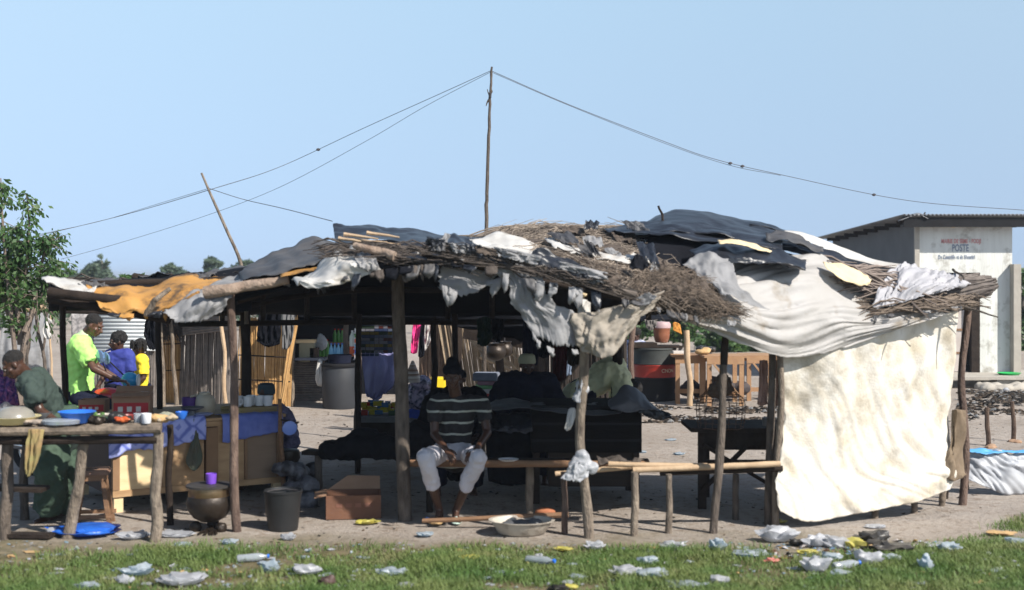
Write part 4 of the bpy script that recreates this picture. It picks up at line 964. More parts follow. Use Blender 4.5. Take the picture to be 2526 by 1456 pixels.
for q in (((848,578),(935,590)),((870,592),(955,598)),((905,574),(985,586)),((835,588),(890,596)),((930,600),(1010,606))): stick(bm, P(*q[0],10.45), P(*q[1],10.4), .017, .006, 7, 5, .02)
obj('pale_sticks', bm, wood_pale, ms)
# cloths and plastic on the roof: each lies loose and is a thing of its own
def tarp(label, rows, m, name='plastic_sheet', cat='plastic sheet', **k):
    kw = dict(nu=44, nv=22, amp=.03, fu=5, fv=3, crease=.35); kw.update(k); g = kw.pop('group', None)
    return cloth(name, label, cat, rows, m, group=g, **kw)
tarp('grey dark sheet bunched on the roof left of the raised black one', [[(575,668,11.6),(640,640,11.8),(712,602,12.0),(790,588,12.0),(850,596,12.0)],[(590,680,11.0),(650,655,11.1),(715,628,11.2),(790,612,11.2),(850,616,11.2)],[(600,690,10.4),(660,676,10.3),(725,662,10.3),(790,640,10.3),(850,628,10.3)]], tarp_dgrey, seed=31, amp=.05)
tarp('black sheet raised stiffly at its left corner on top of the roof', [[(822,550,11.3),(860,556,11.4),(925,552,11.6),(965,566,11.6),(1030,562,11.7),(1100,578,11.7),(1205,590,11.7)],[(824,575,11.0),(880,575,11.0),(940,574,11.1),(990,580,11.1),(1050,580,11.2),(1120,596,11.2),(1210,604,11.2)],[(828,604,10.5),(880,592,10.5),(940,592,10.5),(1000,596,10.5),(1060,598,10.5),(1130,618,10.5),(1200,625,10.5)]], tarp_black, seed=32, amp=.035, nu=60)
tarp('black plastic rag folded over the edge between grey poles and the white sheet', [[(1085,596,10.6),(1110,572,10.6),(1150,592,10.6),(1200,622,10.6)],[(1080,620,10.0),(1120,604,10.0),(1160,618,10.0),(1215,640,10.0)]], tarp_black, seed=33, nu=24, nv=16)
tarp('bright white sheet lying in a band across the middle of the roof', [[(1150,588,11.3),(1230,578,11.4),(1320,588,11.4),(1400,616,11.3),(1470,630,11.2)],[(1165,594,10.8),(1240,598,10.8),(1320,612,10.8),(1400,634,10.8),(1460,644,10.8)],[(1190,606,10.2),(1250,628,10.2),(1310,648,10.2),(1380,660,10.2),(1440,668,10.2)]], tarp_white, 'white_sheet', 'sheet', seed=34, amp=.045, crease=.8, cdir=(1,2), nu=60)
tarp('greyish torn tail of the white sheet hanging among the straw', [[(1340,584,11.15),(1400,598,11.0),(1480,622,10.8),(1570,636,10.7)],[(1370,612,10.6),(1420,622,10.5),(1490,640,10.45),(1575,656,10.4)]], tarp_white, 'white_sheet', 'sheet', seed=35, amp=.03, hem=.3)
tarp('narrow white strip emerging from the straw right of the dark hole', [[(1540,628,10.8),(1570,626,10.8),(1610,640,10.8)],[(1545,640,10.6),(1575,642,10.6),(1618,652,10.6)]], tarp_white, 'white_sheet', 'sheet', seed=36, nu=16, nv=8)
tarp('black plastic crumpled under the straw above the slanting edge poles', [[(1290,640,10.1),(1330,612,10.1),(1400,640,10.1),(1500,680,10.0),(1560,716,9.95)],[(1290,662,9.95),(1340,652,9.95),(1400,672,9.92),(1500,708,9.9),(1560,732,9.9)]], tarp_black, seed=37, amp=.05)
tarp('small dark scrap of sheeting standing up in the middle of the straw', [[(1556,640,10.2),(1574,625,10.2),(1596,640,10.2)],[(1552,660,10.1),(1575,664,10.1),(1600,662,10.1)]], tarp_black2, nu=14, nv=10, seed=38)
# white hangings over the left of the front edge
tarp('white cloth folded in two over the roof edge, its corner hanging', [[(718,686,10.1),(760,672,10.1),(812,622,10.2),(850,610,10.2),(890,612,10.2)],[(735,695,9.85),(790,690,9.8),(830,660,9.8),(870,640,9.8),(905,640,9.8)],[(742,698,9.8),(800,706,9.75),(850,696,9.75),(900,682,9.75),(940,664,9.75)]], tarp_white, 'white_cloth', 'cloth', seed=39, amp=.07, fu=2.5, fv=2, fine=.1, crease=.4, cdir=(2,-1), hem=.05, hemf=5)
tarp('white rag end hanging just left of the thick front post', [[(872,625,9.9),(900,622,9.9),(925,632,9.9)],[(882,650,9.75),(908,652,9.75),(932,650,9.75)],[(890,662,9.75),(912,674,9.75),(936,664,9.75)]], tarp_greyw, 'white_cloth', 'cloth', seed=40, nu=16, nv=14, amp=.03, hem=.2)
tarp('long greyish white sheet lying along the front log at the left', [[(540,690,11.0),(600,672,11.1),(660,664,11.1),(715,690,11.0)],[(500,712,10.7),(580,694,10.7),(650,682,10.7),(718,700,10.7)],[(470,730,10.55),(560,710,10.45),(640,698,10.45),(715,704,10.45)]], tarp_greyw, 'white_sheet', 'sheet', seed=41, amp=.03)
tarp('torn translucent grey flap drooping from the left end of the front edge', [[(450,724,10.7),(500,704,10.65),(545,700,10.6),(590,708,10.5)],[(420,752,10.5),(470,742,10.4),(520,740,10.35),(566,742,10.33)],[(394,774,10.35),(436,798,10.3),(488,798,10.3),(545,768,10.3)]], tarp_greyw, 'torn_sheet', 'sheet', seed=42, amp=.05, hem=.12, side=.05, crease=.5)
tarp('strip of orange tarpaulin showing between the white cloths on the roof', [[(690,676,10.35),(740,664,10.35),(790,658,10.35)],[(692,684,10.2),(742,672,10.2),(790,664,10.2)]], tarp_orange, nu=12, nv=5, seed=43, amp=.01)
# torn whitish drape in the middle front
tarp('torn grey film hanging in ragged points below the edge poles', [[(1085,652,9.9),(1130,640,9.9),(1180,645,9.9),(1240,655,9.9)],[(1074,700,9.88),(1130,706,9.85),(1190,700,9.88),(1240,668,9.9)],[(1080,714,9.88),(1140,736,9.85),(1190,716,9.88),(1226,670,9.9)]], tarp_greyw, 'torn_sheet', 'sheet', seed=44, amp=.03, hem=.30, hemf=20, side=.07, fine=.2, fu=3, crease=.3)
tarp('white cloth arching over the edge pole then falling in a ragged column', [[(1190,662,9.72),(1235,645,9.7),(1290,655,9.7),(1345,674,9.7)],[(1246,700,9.72),(1280,700,9.7),(1310,706,9.7),(1352,715,9.7)],[(1254,745,9.72),(1290,748,9.7),(1325,752,9.7),(1384,752,9.72)],[(1284,785,9.75),(1330,795,9.72),(1375,795,9.72),(1434,780,9.75)],[(1318,838,9.75),(1350,852,9.72),(1385,868,9.72),(1430,872,9.75)]], tarp_greyw, 'torn_sheet', 'sheet', seed=45, amp=.04, nu=50, nv=60, side=.10, hem=.10, hemf=22, fu=3, fv=4, fine=.2, crease=.5, cdir=(2.2,.4))
tarp('stained beige cloth slung from the wrapped post to the straw edge', [[(1400,775,9.75),(1440,770,9.72),(1490,762,9.72),(1560,740,9.75),(1640,716,9.85)],[(1415,820,9.7),(1450,826,9.65),(1500,818,9.65),(1560,790,9.7),(1622,745,9.8)],[(1432,868,9.7),(1470,884,9.65),(1510,880,9.65),(1556,830,9.7),(1602,764,9.8)]], thin(mat('dirty_beige_cloth', (.34,.30,.25), (.44,.40,.34), 3, .8, .3, 30, c3=(.20,.165,.12), s3=3), (.5,.42,.3), .3), 'slung_cloth', 'cloth', seed=46, nu=44, nv=36, amp=.05, crease=.8, cdir=(2,1))
tarp('dirty white cloth wound round the top of the wrapped post', [[(1424,742,9.98),(1440,738,9.94),(1456,746,9.98)],[(1426,780,9.98),(1442,784,9.93),(1460,780,9.98)],[(1424,838,9.98),(1440,842,9.93),(1454,836,9.98)]], tarp_white, 'post_wrap', 'cloth', seed=47, nu=14, nv=20, amp=.02)
bm = B(); 
for k in range(9): ell(bm, P(1412+k*3.2, 712-4*math.sin(k*.4)+k*1.6, 9.95), (.035,.04,.028))
obj('knotted_rag', fuse(bm, .008, 2, .01, 30), tarp_tan, None, 'knotted cream rag tying the wrapped post to the beam', 'rag')
tarp('small grey shiny flap tucked under the straw edge', [[(1580,728,9.75),(1600,722,9.75),(1622,730,9.75)],[(1500+50,748,9.72),(1580,756,9.72),(1604,748,9.72)]], tarp_grey, nu=12, nv=10, seed=48)
for q, m, lab in (((1090,603,1112,578,1088,612),tarp_white,'little white rag tied at the black rag on the roof edge'),):
    tarp(lab, [[(1098,574,9.85),(1106,576,9.84),(1112,582,9.85)],[(1084,600,9.82),(1094,604,9.80),(1100,606,9.82)],[(1070,618,9.8),(1084,624,9.78),(1096,622,9.8)]], tarp_greyw, 'tied_rag', 'rag', nu=12, nv=18, amp=.03, seed=49, hem=.15)
bm = B(); ell(bm, P(1178,600+18,9.8), (.035,.03,.03)); ell(bm, P(1184,624,9.8), (.03,.03,.04)); obj('tied_rag', fuse(bm, .008, 2, .01, 25), mat('greenish_rag', (.35,.38,.30), (.25,.28,.22), 9, .9), None, 'small greenish rag tied on the slanting edge pole', 'rag') if False else bm.free()

# ------------------------------------------------------------------ left shelter with the orange tarpaulin
ls = thing('left_shelter', 'lower makeshift shelter on thin posts under the orange tarpaulin at the left', 'shelter', G(330, 11.3))
UL = [(130,735),(240,752),(350,765),(470,765),(580,755)]; ULR = [(120,700),(240,696),(360,690),(480,678),(620,664)]
f_l = surf([[(x,y,10.75) for x,y in UL],[(x,y,11.5) for x,y in ULR],[(x,764,12.2) for x,y in ULR]])
obj('roof_sheet', sheet(f_l, 40, 20, .02, seed=2), tarp_black2, ls, solid=.03)
bm = B(); stick(bm, P(122,722,10.6), P(300,742,10.6), .045, .04, 10, 6, .03); obj('beam', bm, wood_dark, ls)
bm = B(); stick(bm, P(118,738,10.7), P(420,788,10.7), .035, .04, 10, 8, .03); obj('beam', bm, wood_dark, ls)
bm = B(); stick(bm, P(130,705,11.3), P(620,690,11.2), .03, .04, 10, 8, .05); obj('beam', bm, wood_dark, ls)
gpost(ls, 160, 12.4, 156, 745, .03, .028, wood_dark, Yt=11.2); gpost(ls, 395, 12.6, 392, 770, .03, .028, wood_dark)
bm = B(); stick(bm, P(362,778,10.4), P(384,738,10.35), .028, .022, 8, 5); stick(bm, P(384,740,10.35), P(420,712,10.4), .022, .016, 8, 4); obj('forked_branch', bm, wood_post, ls)
obj('dark_straw_layer', strew(surf([[(200,690,11.7),(340,696,11.7),(500,692,11.7),(600,680,11.7)],[(200,698,11.4),(340,704,11.4),(500,700,11.4),(600,688,11.4)]]), 110, (.2,.5), .010, .015), straw_dark, ls)
bm = B(); stick(bm, P(400,690,11.6), P(424,684,11.6), .05, .04, 8, 4, .02); stick(bm, P(330,684,11.7), P(420,698,11.6), .04, .02, 8, 5, .05); obj('twisted_roots', bm, wood_dark, ls)
tarp('white sheet on the far left tip of the orange roof, rising to a point', [[(102,682,11.2),(150,683,11.3),(200,692,11.3),(240,702,11.2)],[(108,690,10.9),(160,700,10.9),(205,710,10.9),(235,716,10.9)],[(118,696,10.7),(170,714,10.7),(210,722,10.7),(225,722,10.7)]], tarp_white, 'white_sheet', 'sheet', seed=51, amp=.025, nu=30, nv=14)
tarp('faded orange tarpaulin sagging with dark patches over the left shelter', [[(212,698,11.0),(270,704,11.1),(340,702,11.2),(420,690,11.2),(500,682,11.3),(560,684,11.2)],[(225,722,10.7),(280,726,10.7),(345,722,10.7),(420,722,10.7),(490,708,10.7),(550,698,10.7)],[(246,752,10.5),(285,766,10.5),(335,758,10.5),(390,762,10.5),(450,742,10.5),(500,720,10.5)],[(262,768,10.5),(305,784,10.5),(340,770,10.5),(390,774,10.5),(440,752,10.5),(490,728,10.5)]], tarp_orange, 'orange_tarpaulin', 'tarpaulin', seed=52, amp=.05, nu=50, nv=26, hem=.12, hemf=9)
tarp('black sheet stretched over the roof between the orange tarpaulin and the leaning pole', [[(505,668,11.9),(560,658,12),(620,654,12)],[(520,684,11.3),(570,674,11.3),(625,672,11.3)]], tarp_dgrey, seed=53, nu=18, nv=12)

# ------------------------------------------------------------------ right shelter: straw eaves, black plastic and cream cloth
rs = thing('right_shelter', 'right part of the stalls, posts carrying straw eaves under big cream cloths', 'shelter', G(1990, 11))
f_r = surf([[(1560,738,10.2),(1700,760,10.4),(1900,765,10.8),(2100,765,11.1),(2300,752,11.35),(2400,742,11.5)],[(1560,596,11.5),(1700,568,11.6),(1900,615,11.7),(2100,665,11.8),(2300,700,11.9),(2420,712,12.0)],[(1560,770,12.0),(1700,775,12.0),(1900,775,12.1),(2100,775,12.2),(2300,770,12.3),(2400,760,12.3)]])
obj('roof_sheet', sheet(f_r, 50, 24, .02, seed=4), tarp_black2, rs, solid=.03)
gpost(rs, 1757, 10.4, 1785, 900, .036, .030, wood_mid, Yt=10.45); gpost(rs, 1895, 10.8, 1908, 750, .035, .030, wood_mid, Yt=10.7); gpost(rs, 1914, 10.68, 1922, 750, .03, .025, wood_post, Yt=10.6)
bm = B(); stick(bm, P(1785,900,10.45), P(1790,760,10.5), .03, .028); obj('post', bm, wood_dark, rs) 
gpost(rs, 2374, 11.65, 2390, 745, .036, .033, wood_red, wob=.03); gpost(rs, 2330, 12.0, 2330, 760, .03, .03, wood_dark)
for x, y in ((2163,1280),(2255,1266),(2322,1250)):
    Y = F*CAMZ/(y-HZ)+.05; gpost(rs, x, Y, x, 1150, .03, .03, wood_grey, 'short_post')
for k in range(7):
    u = .06+k*.14; bm = B(); tube(bm, [f_r(u, v)+V((0,0,-.06)) for v in (0,.25,.5,.75,1)], .026, 8); obj('rafter', bm, wood_dark, rs)
bm = B(); stick(bm, P(1900,752,10.6), P(2405,756,11.4), .03, .03, 8, 8, .02); obj('beam', bm, wood_mid, rs)
f_e = surf([[(2040,648,11.2),(2120,668,11.2),(2200,690,11.2)],[(2080,700,11.0),(2150,716,11.0),(2220,722,11.0)]])
obj('stick_layer', strew(f_e, 200, (.2,.5), .008, .04, dv=(-.2,.2)), mat('grey_brown_sticks', (.14,.11,.095), (.26,.21,.18), 14, .9), rs)
def bundle_end():
    bm = B()
    for k in range(280):
        a = R.random()*6.28; q = R.random()**.5
        y0 = 722+q*math.sin(a)*34; Y = 11.3+q*math.cos(a)*.14; x0 = R.uniform(2210,2320); x1 = R.uniform(2395,2468)-abs(y0-715)*.6
        e = P(x1, 700+(y0-722)*.75+(x1-2400)*.13, Y+.15); tube(bm, [P(x0, y0+14, Y), P((x0+x1)/2, y0+R.uniform(-3,3), Y+.05), e], R.uniform(.008,.014), 5)
    return bm
obj('stick_bundle', bundle_end(), mat('bundle_sticks', (.055,.045,.042), (.20,.17,.15), 9, .9), rs)
f_ee = surf([[(2150,752,10.9),(2260,742,11.0),(2370,738,11.2)],[(2170,778,10.85),(2270,762,10.9),(2380,752,11.1)]])
obj('eave_sticks', strew(f_ee, 150, (.2,.45), .007, .03, dv=(-.3,.3)), MATS['brown_straw'], rs)
bm = B(); stick(bm, P(2340,745,11.2), P(2464,783,10.9), .014, .006, 7, 6, .02); obj('bent_stick', bm, wood_mid, rs)
bm = B(); stick(bm, P(2350,665,11.4), P(2378,690,11.2), .012, .008, 6, 4, .02); obj('bent_stick', bm, wood_mid, rs)
bm = B(); stick(bm, P(1624,508,12.0), P(1634,530,12.0), .010, .012, 6, 3, .005); stick(bm, P(1634,530,12.0), P(1640,600,11.9), .012, .016, 6, 3, .005); obj('protruding_stick', bm, wood_dark, rs)
tarp('large black plastic hump forming the highest point of the roof', [[(1560,556,12.3),(1630,528,12.5),(1700,516,12.5),(1780,527,12.5),(1860,545,12.5),(1950,572,12.4)],[(1560,570,11.8),(1640,546,11.9),(1720,540,11.9),(1800,552,11.9),(1880,566,11.9),(1960,588,11.9)],[(1570,580,11.3),(1650,572,11.3),(1730,575,11.3),(1810,588,11.3),(1900,600,11.3),(1970,612,11.3)]], tarp_black, seed=61, amp=.03, nu=50, crease=.2)
tarp('black plastic layer folded in front of the hump, ending in the straw', [[(1480,560,11.7),(1560,548,11.8),(1650,545,11.8),(1730,556,11.7),(1830,570,11.6),(1930,575,11.6)],[(1500,566,11.4),(1570,566,11.4),(1660,568,11.3),(1740,580,11.3),(1830,590,11.2),(1930,600,11.2)],[(1530,568,11.2),(1590,576,11.2),(1660,580,11.1),(1740,592,11.1),(1840,604,11.0),(1930,620,11.0)]], tarp_black, seed=62, amp=.035, nu=50)
tarp('narrow dark flap on the skyline of the black hump', [[(1845,548,12.3),(1890,552,12.3),(1938,568,12.3)],[(1850,553,12.1),(1890,560,12.1),(1938,574,12.1)]], tarp_black, nu=14, nv=5, amp=.008, seed=64)
tarp('smooth black plastic tongue lying under the cream strip', [[(1700,610,10.9),(1770,592,11.0),(1850,600,11.0),(1930,620,11.0),(1990,640,11.0)],[(1720,630,10.6),(1790,626,10.6),(1860,632,10.6),(1930,640,10.6),(1990,650,10.6)],[(1740,640,10.5),(1800,644,10.5),(1870,646,10.5),(1930,650,10.5),(1990,660,10.5)]], tarp_black, seed=65, amp=.045, nu=40, crease=.5)
tarp('dark grey puffed plastic roll in front of the black hump', [[(1890,572,11.3),(1930,570,11.4),(1990,592,11.4),(2030,612,11.3)],[(1890,592,11.1),(1940,590,11.1),(1990,610,11.1),(2030,625,11.1)]], tarp_dgrey, seed=66, nu=20, nv=12)
tarp('pale cream strip of cloth lying on black plastic', [[(1770,592,10.85),(1810,590,10.85),(1860,600,10.85),(1905,620,10.8)],[(1775,601,10.65),(1812,602,10.65),(1860,614,10.65),(1900,622,10.65)]], tarp_tan, 'cloth_strip', 'cloth', seed=67, nu=24, nv=8, amp=.012)
tarp('long white strip running down the right skyline of the roof', [[(1935,568,11.7),(2000,578,11.7),(2080,612,11.7),(2160,640,11.6),(2250,655,11.5)],[(1925,578,11.5),(1995,596,11.5),(2075,630,11.5),(2150,652,11.4),(2240,664,11.4)]], tarp_white, 'white_strip', 'sheet', seed=68, nu=40, nv=8, amp=.012)
tarp('long black plastic strip beneath the white skyline strip', [[(1900,584,11.5),(1980,596,11.5),(2060,624,11.5),(2130,658,11.4),(2160,690,11.3)],[(1880,610,11.2),(1960,620,11.2),(2040,650,11.2),(2110,690,11.1),(2140,712,11.1)]], tarp_black, seed=69, nu=44, nv=14, amp=.03)
tarp('tan piece of cloth between the black strip and the big cream cloth', [[(2030,644,10.95),(2080,652,10.95),(2130,672,10.95),(2150,690,10.95)],[(2040,664,10.8),(2080,690,10.8),(2120,704,10.8),(2145,700,10.8)]], tarp_tan, 'cloth_strip', 'cloth', seed=70, nu=20, nv=12, amp=.02)
CR = [[(1700,640,10.8),(1800,644,10.9),(1880,632,11.0),(1960,620,11.1),(2040,634,11.15),(2120,690,11.2),(2180,735,11.2),(2270,745,11.3)],
      [(1720,668,10.5),(1800,680,10.55),(1880,672,10.65),(1960,670,10.8),(2050,688,10.9),(2130,728,11.0),(2200,752,11.05),(2290,752,11.2)],
      [(1755,700,10.25),(1825,720,10.25),(1890,730,10.4),(1970,730,10.6),(2060,740,10.7),(2140,764,10.85),(2220,768,10.95),(2320,756,11.15)],
      [(1770,740,10.05),(1835,765,10.1),(1900,780,10.25),(1980,785,10.5),(2065,785,10.6),(2150,790,10.75),(2240,780,10.88),(2345,758,11.12)],
      [(1700,775,10.05),(1790,800,10.05),(1870,822,10.2),(1960,840,10.5),(2060,832,10.62),(2160,815,10.75),(2250,790,10.86),(2362,760,11.12)],
      [(1650,768,10.05),(1740,820,10.05),(1840,860,10.2),(1950,886,10.5),(2060,872,10.62),(2170,836,10.78),(2260,800,10.9),(2372,764,11.15)]]
tarp('huge wrinkled cream cloth draped over the roof and sagging over the front', CR, tarp_cream, 'draped_cloth', 'cloth', seed=71, nu=110, nv=80, amp=.050, fu=4, fv=3, crease=1.0, cdir=(.8,1.9), fine=.3)
tarp('crumpled white end of cloth at the upper left of the huge cream one', [[(1680,644,10.4),(1712,628,10.5),(1750,622,10.5),(1800,632,10.5)],[(1705,662,10.3),(1740,655,10.32),(1770,650,10.35),(1815,650,10.4)],[(1735,690,10.1),(1765,695,10.1),(1800,698,10.1),(1830,700,10.15)],[(1780,726,9.93),(1810,735,9.92),(1855,748,9.92),(1905,768,9.92)]], tarp_greyw, 'white_cloth', 'cloth', seed=72, nu=36, nv=30, amp=.05, fu=3, crease=.6, side=.06)
tarp('pale lilac grey sheet thrown in folds over the stick bundles at the right', [[(2195,660,11.3),(2240,646,11.4),(2290,655,11.4),(2345,670,11.4),(2400,692,11.3)],[(2170,705,11.0),(2220,690,11.0),(2280,690,11.0),(2330,695,11.05),(2385,700,11.15)],[(2150,750,10.8),(2200,745,10.8),(2250,738,10.85),(2300,726,10.95),(2350,712,11.05)]], thin(mat('lilac_grey_sheet', (.44,.44,.47), (.52,.51,.53), 4, .7, .3, 20), (.6,.6,.65), .25), 'folded_sheet', 'sheet', seed=74, nu=54, nv=34, amp=.045, fu=3, fv=2, fine=.2, crease=1.0, cdir=(3,.6))
# straw eave under the cream cloth
f_s2 = surf([[(1600,676,10.05),(1670,672,10.1),(1735,700,10.05)],[(1590,715,9.93),(1670,725,9.88),(1770,750,9.87)],[(1620,745,9.93),(1720,770,9.86),(1830,775,9.86)]])
obj('straw_eave', strew(f_s2, 2600, (.08,.22), .0024, .02, dv=(-.15,.25), jit=.10, urange=(0,.93)), MATS['brown_straw'], rs)
obj('straw_eave_bed', sheet(f_s2, 30, 20, .05, 9, 7, seed=15), straw_bed, rs, solid=.03)
# the big hanging cloth
HG = [[(1924,880,10.62),(2030,868,10.7),(2150,820,10.85),(2260,780,11.05),(2372,757,11.3)],
      [(1930,960,10.66),(2040,960,10.76),(2150,950,10.9),(2260,945,11.1),(2362,940,11.35)],
      [(1934,1050,10.66),(2040,1050,10.76),(2150,1050,10.92),(2255,1050,11.1),(2352,1050,11.35)],
      [(1922,1150,10.6),(2035,1155,10.72),(2150,1150,10.9),(2260,1145,11.1),(2355,1130,11.3)],
      [(1915,1200,10.55),(2030,1215,10.68),(2150,1205,10.88),(2260,1190,11.05),(2362,1170,11.25)],
      [(1932,1262,10.52),(1998,1290,10.6),(2120,1268,10.85),(2245,1244,11.02),(2350,1208,11.2)]]
tarp('big stained cream cloth hanging from the eave almost to the ground at the right', HG, tarp_cream2, 'hanging_cloth', 'cloth', seed=75, nu=90, nv=90, amp=.036, fu=2.2, fv=1.6, crease=1.0, cdir=(1.9,-1.2), hem=.012, side=.012, fine=.4)
tarp('brown dirty twisted end of cloth tied to the right post', [[(2352,1010,11.35),(2362,1010,11.35),(2378,1012,11.4)],[(2345,1090,11.3),(2358,1095,11.3),(2380,1090,11.4)],[(2330,1130,11.25),(2358,1145,11.25),(2378,1160,11.35)],[(2320,1180,11.2),(2355,1190,11.2),(2385,1172,11.3)]], mat('dirt_brown_cloth', (.20,.15,.10), (.12,.085,.055), 6, .9, .3, 20), 'twisted_cloth', 'cloth', seed=76, nu=16, nv=26, amp=.04, crease=.6)
# low sheeting fence at the far right
t = thing('sheeting_fence', 'low screen of silvery white plastic sheeting with a blue top edge at the right edge', 'screen', G(2460, 12.4))
obj('sheeting', sheet(surf([[(2384,1112,12.3),(2440,1108,12.3),(2500,1118,12.3),(2560,1112,12.3)],[(2382,1150,12.25),(2440,1150,12.2),(2500,1155,12.2),(2560,1150,12.3)],[(2386,1182,12.2),(2440,1205,12.2),(2490,1222,12.2),(2560,1216,12.3)]]), 50, 30, .04, 3, 2, seed=81, crease=.9, cdir=(1.4,-1.2)), mat('silver_sheeting', (.32,.34,.38), (.44,.45,.47), 3, .5, .15, 14), t, solid=.004)
obj('blue_edge', sheet(surf([[(2380,1108,12.35),(2430,1106,12.32),(2480,1112,12.32),(2560,1108,12.35)],[(2384,1116,12.25),(2440,1122,12.22),(2490,1116,12.25),(2560,1118,12.25)]]), 30, 6, .02, seed=82, hem=.3), mat('blue_sheet_edge', (.08,.30,.62), (.10,.36,.66), 6, .5), t, solid=.004)
for px in (2386, 2480, 2560): bm = B(); stick(bm, G(px, 12.5), P(px, 1112, 12.5), .02, .02); obj('post', bm, wood_dark, t)

# ------------------------------------------------------------------ torn layers that make the roof untidy
def scraps(par, f, n, us, vs_, su, sv, mats, lift=.03, seed=0, name='torn_layer'):
    rr = random.Random(seed)
    for i in range(n):
        u = rr.uniform(*us); v = rr.uniform(*vs_); du = rr.uniform(*su); dv = rr.uniform(*sv); l0 = rr.uniform(.3, 1)*lift; sk_ = rr.uniform(-.04,.04)
        def g(a, b_, u=u, v=v, du=du, dv=dv, l0=l0, sk_=sk_):
            p = f(min(max(u+a*du+b_*sk_, 0), 1), min(max(v+b_*dv, 0), 1)); return p+V((0, -.5*l0, l0*(1.1-.5*b_)))
        obj(name, sheet(g, 22, 9, rr.uniform(.018,.035), 4, 2, seed=seed+i, hem=.4, hemf=9, side=.10, crease=.6, cdir=(.5,2.2), fine=.5), rr.choice(mats), par, solid=.003)
def shreds(par, pts, n, seed, mats, L=(.05,.22), W=(.03,.12)):
    rr = random.Random(seed); Wp = [P(*q) for q in pts]
    for i in range(n):
        u = rr.random(); a = spl(Wp, u); b_ = spl(Wp, min(u+.01, 1)); d = (b_-a); 
        if d.length < 1e-4: continue
        d.normalize(); w_ = rr.uniform(*W); l_ = rr.uniform(*L); y = V((0, -.01-.03*rr.random(), 0)); tip = rr.uniform(.1, .8); sl = rr.uniform(-.3, .3)*l_
        f = surf([[a+y, a+d*w_*.5+y, a+d*w_+y], [a+y*2+V((sl*.4,0,-l_*.5)), a+d*w_*.5+y*2.5+V((sl*.4,0,-l_*.55)), a+d*w_+y*2+V((sl*.4,0,-l_*.5))], [a+d*w_*(.5-tip/2)+y+V((sl,0,-l_*rr.uniform(.7,1))), a+d*w_*.5+y+V((sl,0,-l_)), a+d*w_*(.5+tip/2)+y+V((sl,0,-l_*rr.uniform(.6,1)))]])
        obj('hanging_shred', sheet(f, 8, 12, .012, 2, 3, seed=seed+i, hem=.3, hemf=3, side=.12, crease=.5), rr.choice(mats), par, solid=.002)
scraps(ms, f_main, 16, (.26,.72), (.02,.30), (.06,.16), (.03,.10), [tarp_black, tarp_black2, tarp_dgrey], .06, 500)
scraps(ms, f_d, 12, (0,.8), (.0,.8), (.10,.28), (.15,.4), [tarp_black, tarp_black, tarp_dgrey], .05, 540)
scraps(ms, f_st, 14, (.05,.75), (.28,.9), (.06,.16), (.05,.16), [tarp_black, tarp_dgrey, tarp_black, tarp_greyw, straw_bed], .17, 560)
scraps(ms, f_d2, 20, (0,.86), (-.0,.45), (.07,.22), (.3,.8), [tarp_black, tarp_dgrey, tarp_greyw, tarp_black, straw_bed], .09, 650)
scraps(ls, f_l, 9, (.0,.9), (.1,.6), (.08,.22), (.08,.2), [tarp_black, tarp_dgrey, straw_bed], .05, 620)
shreds(ms, [(700,700,10.25),(830,684,9.85),(960,662,9.78),(1090,650,9.75),(1200,656,9.7)], 22, 700, [tarp_black, tarp_black2, tarp_dgrey, straw_dark], (.04,.16))
shreds(ms, [(1200,662,9.72),(1330,690,9.7),(1450,715,9.7),(1570,742,9.7)], 16, 730, [tarp_black, tarp_greyw, tarp_dgrey, tarp_greyw], (.05,.20))
shreds(ms, [(1075,690,9.8),(1130,712,9.8),(1215,690,9.8)], 7, 750, [tarp_greyw], (.05,.20), (.04,.10))
shreds(ms, [(1300,800,9.72),(1345,850,9.7),(1420,862,9.72)], 7, 760, [tarp_greyw], (.04,.12), (.03,.07))
shreds(ls, [(240,764,10.45),(320,772,10.45),(420,764,10.45)], 7, 770, [tarp_orange, tarp_black], (.03,.10))
shreds(rs, [(1600,752,9.85),(1700,776,9.85),(1800,790,9.84)], 8, 780, [straw_bed, tarp_greyw, tarp_dgrey], (.03,.10))
shreds(rs, [(2150,780,10.8),(2260,765,10.9),(2360,752,11.1)], 7, 790, [tarp_greyw, tarp_dgrey], (.03,.08))
# bindings round the post heads
for px_, py_, Y_, r_, par in ((566,722,10.47,.042,ms),(982,650,10.9,.06,ms),(1424,702,10.08,.042,ms),(2389,762,11.6,.04,rs),(1908,760,10.68,.036,rs)):
    bm = B(); c = P(px_, py_, Y_)
    for k in range(4): tube(bm, [c+V((math.cos(a)*r_, math.sin(a)*r_, k*.018+.012*math.sin(a+k))) for a in [i*math.pi/6 for i in range(13)]], .006, 5, caps=False)
    obj('rope_binding', bm, wood_grey, par)
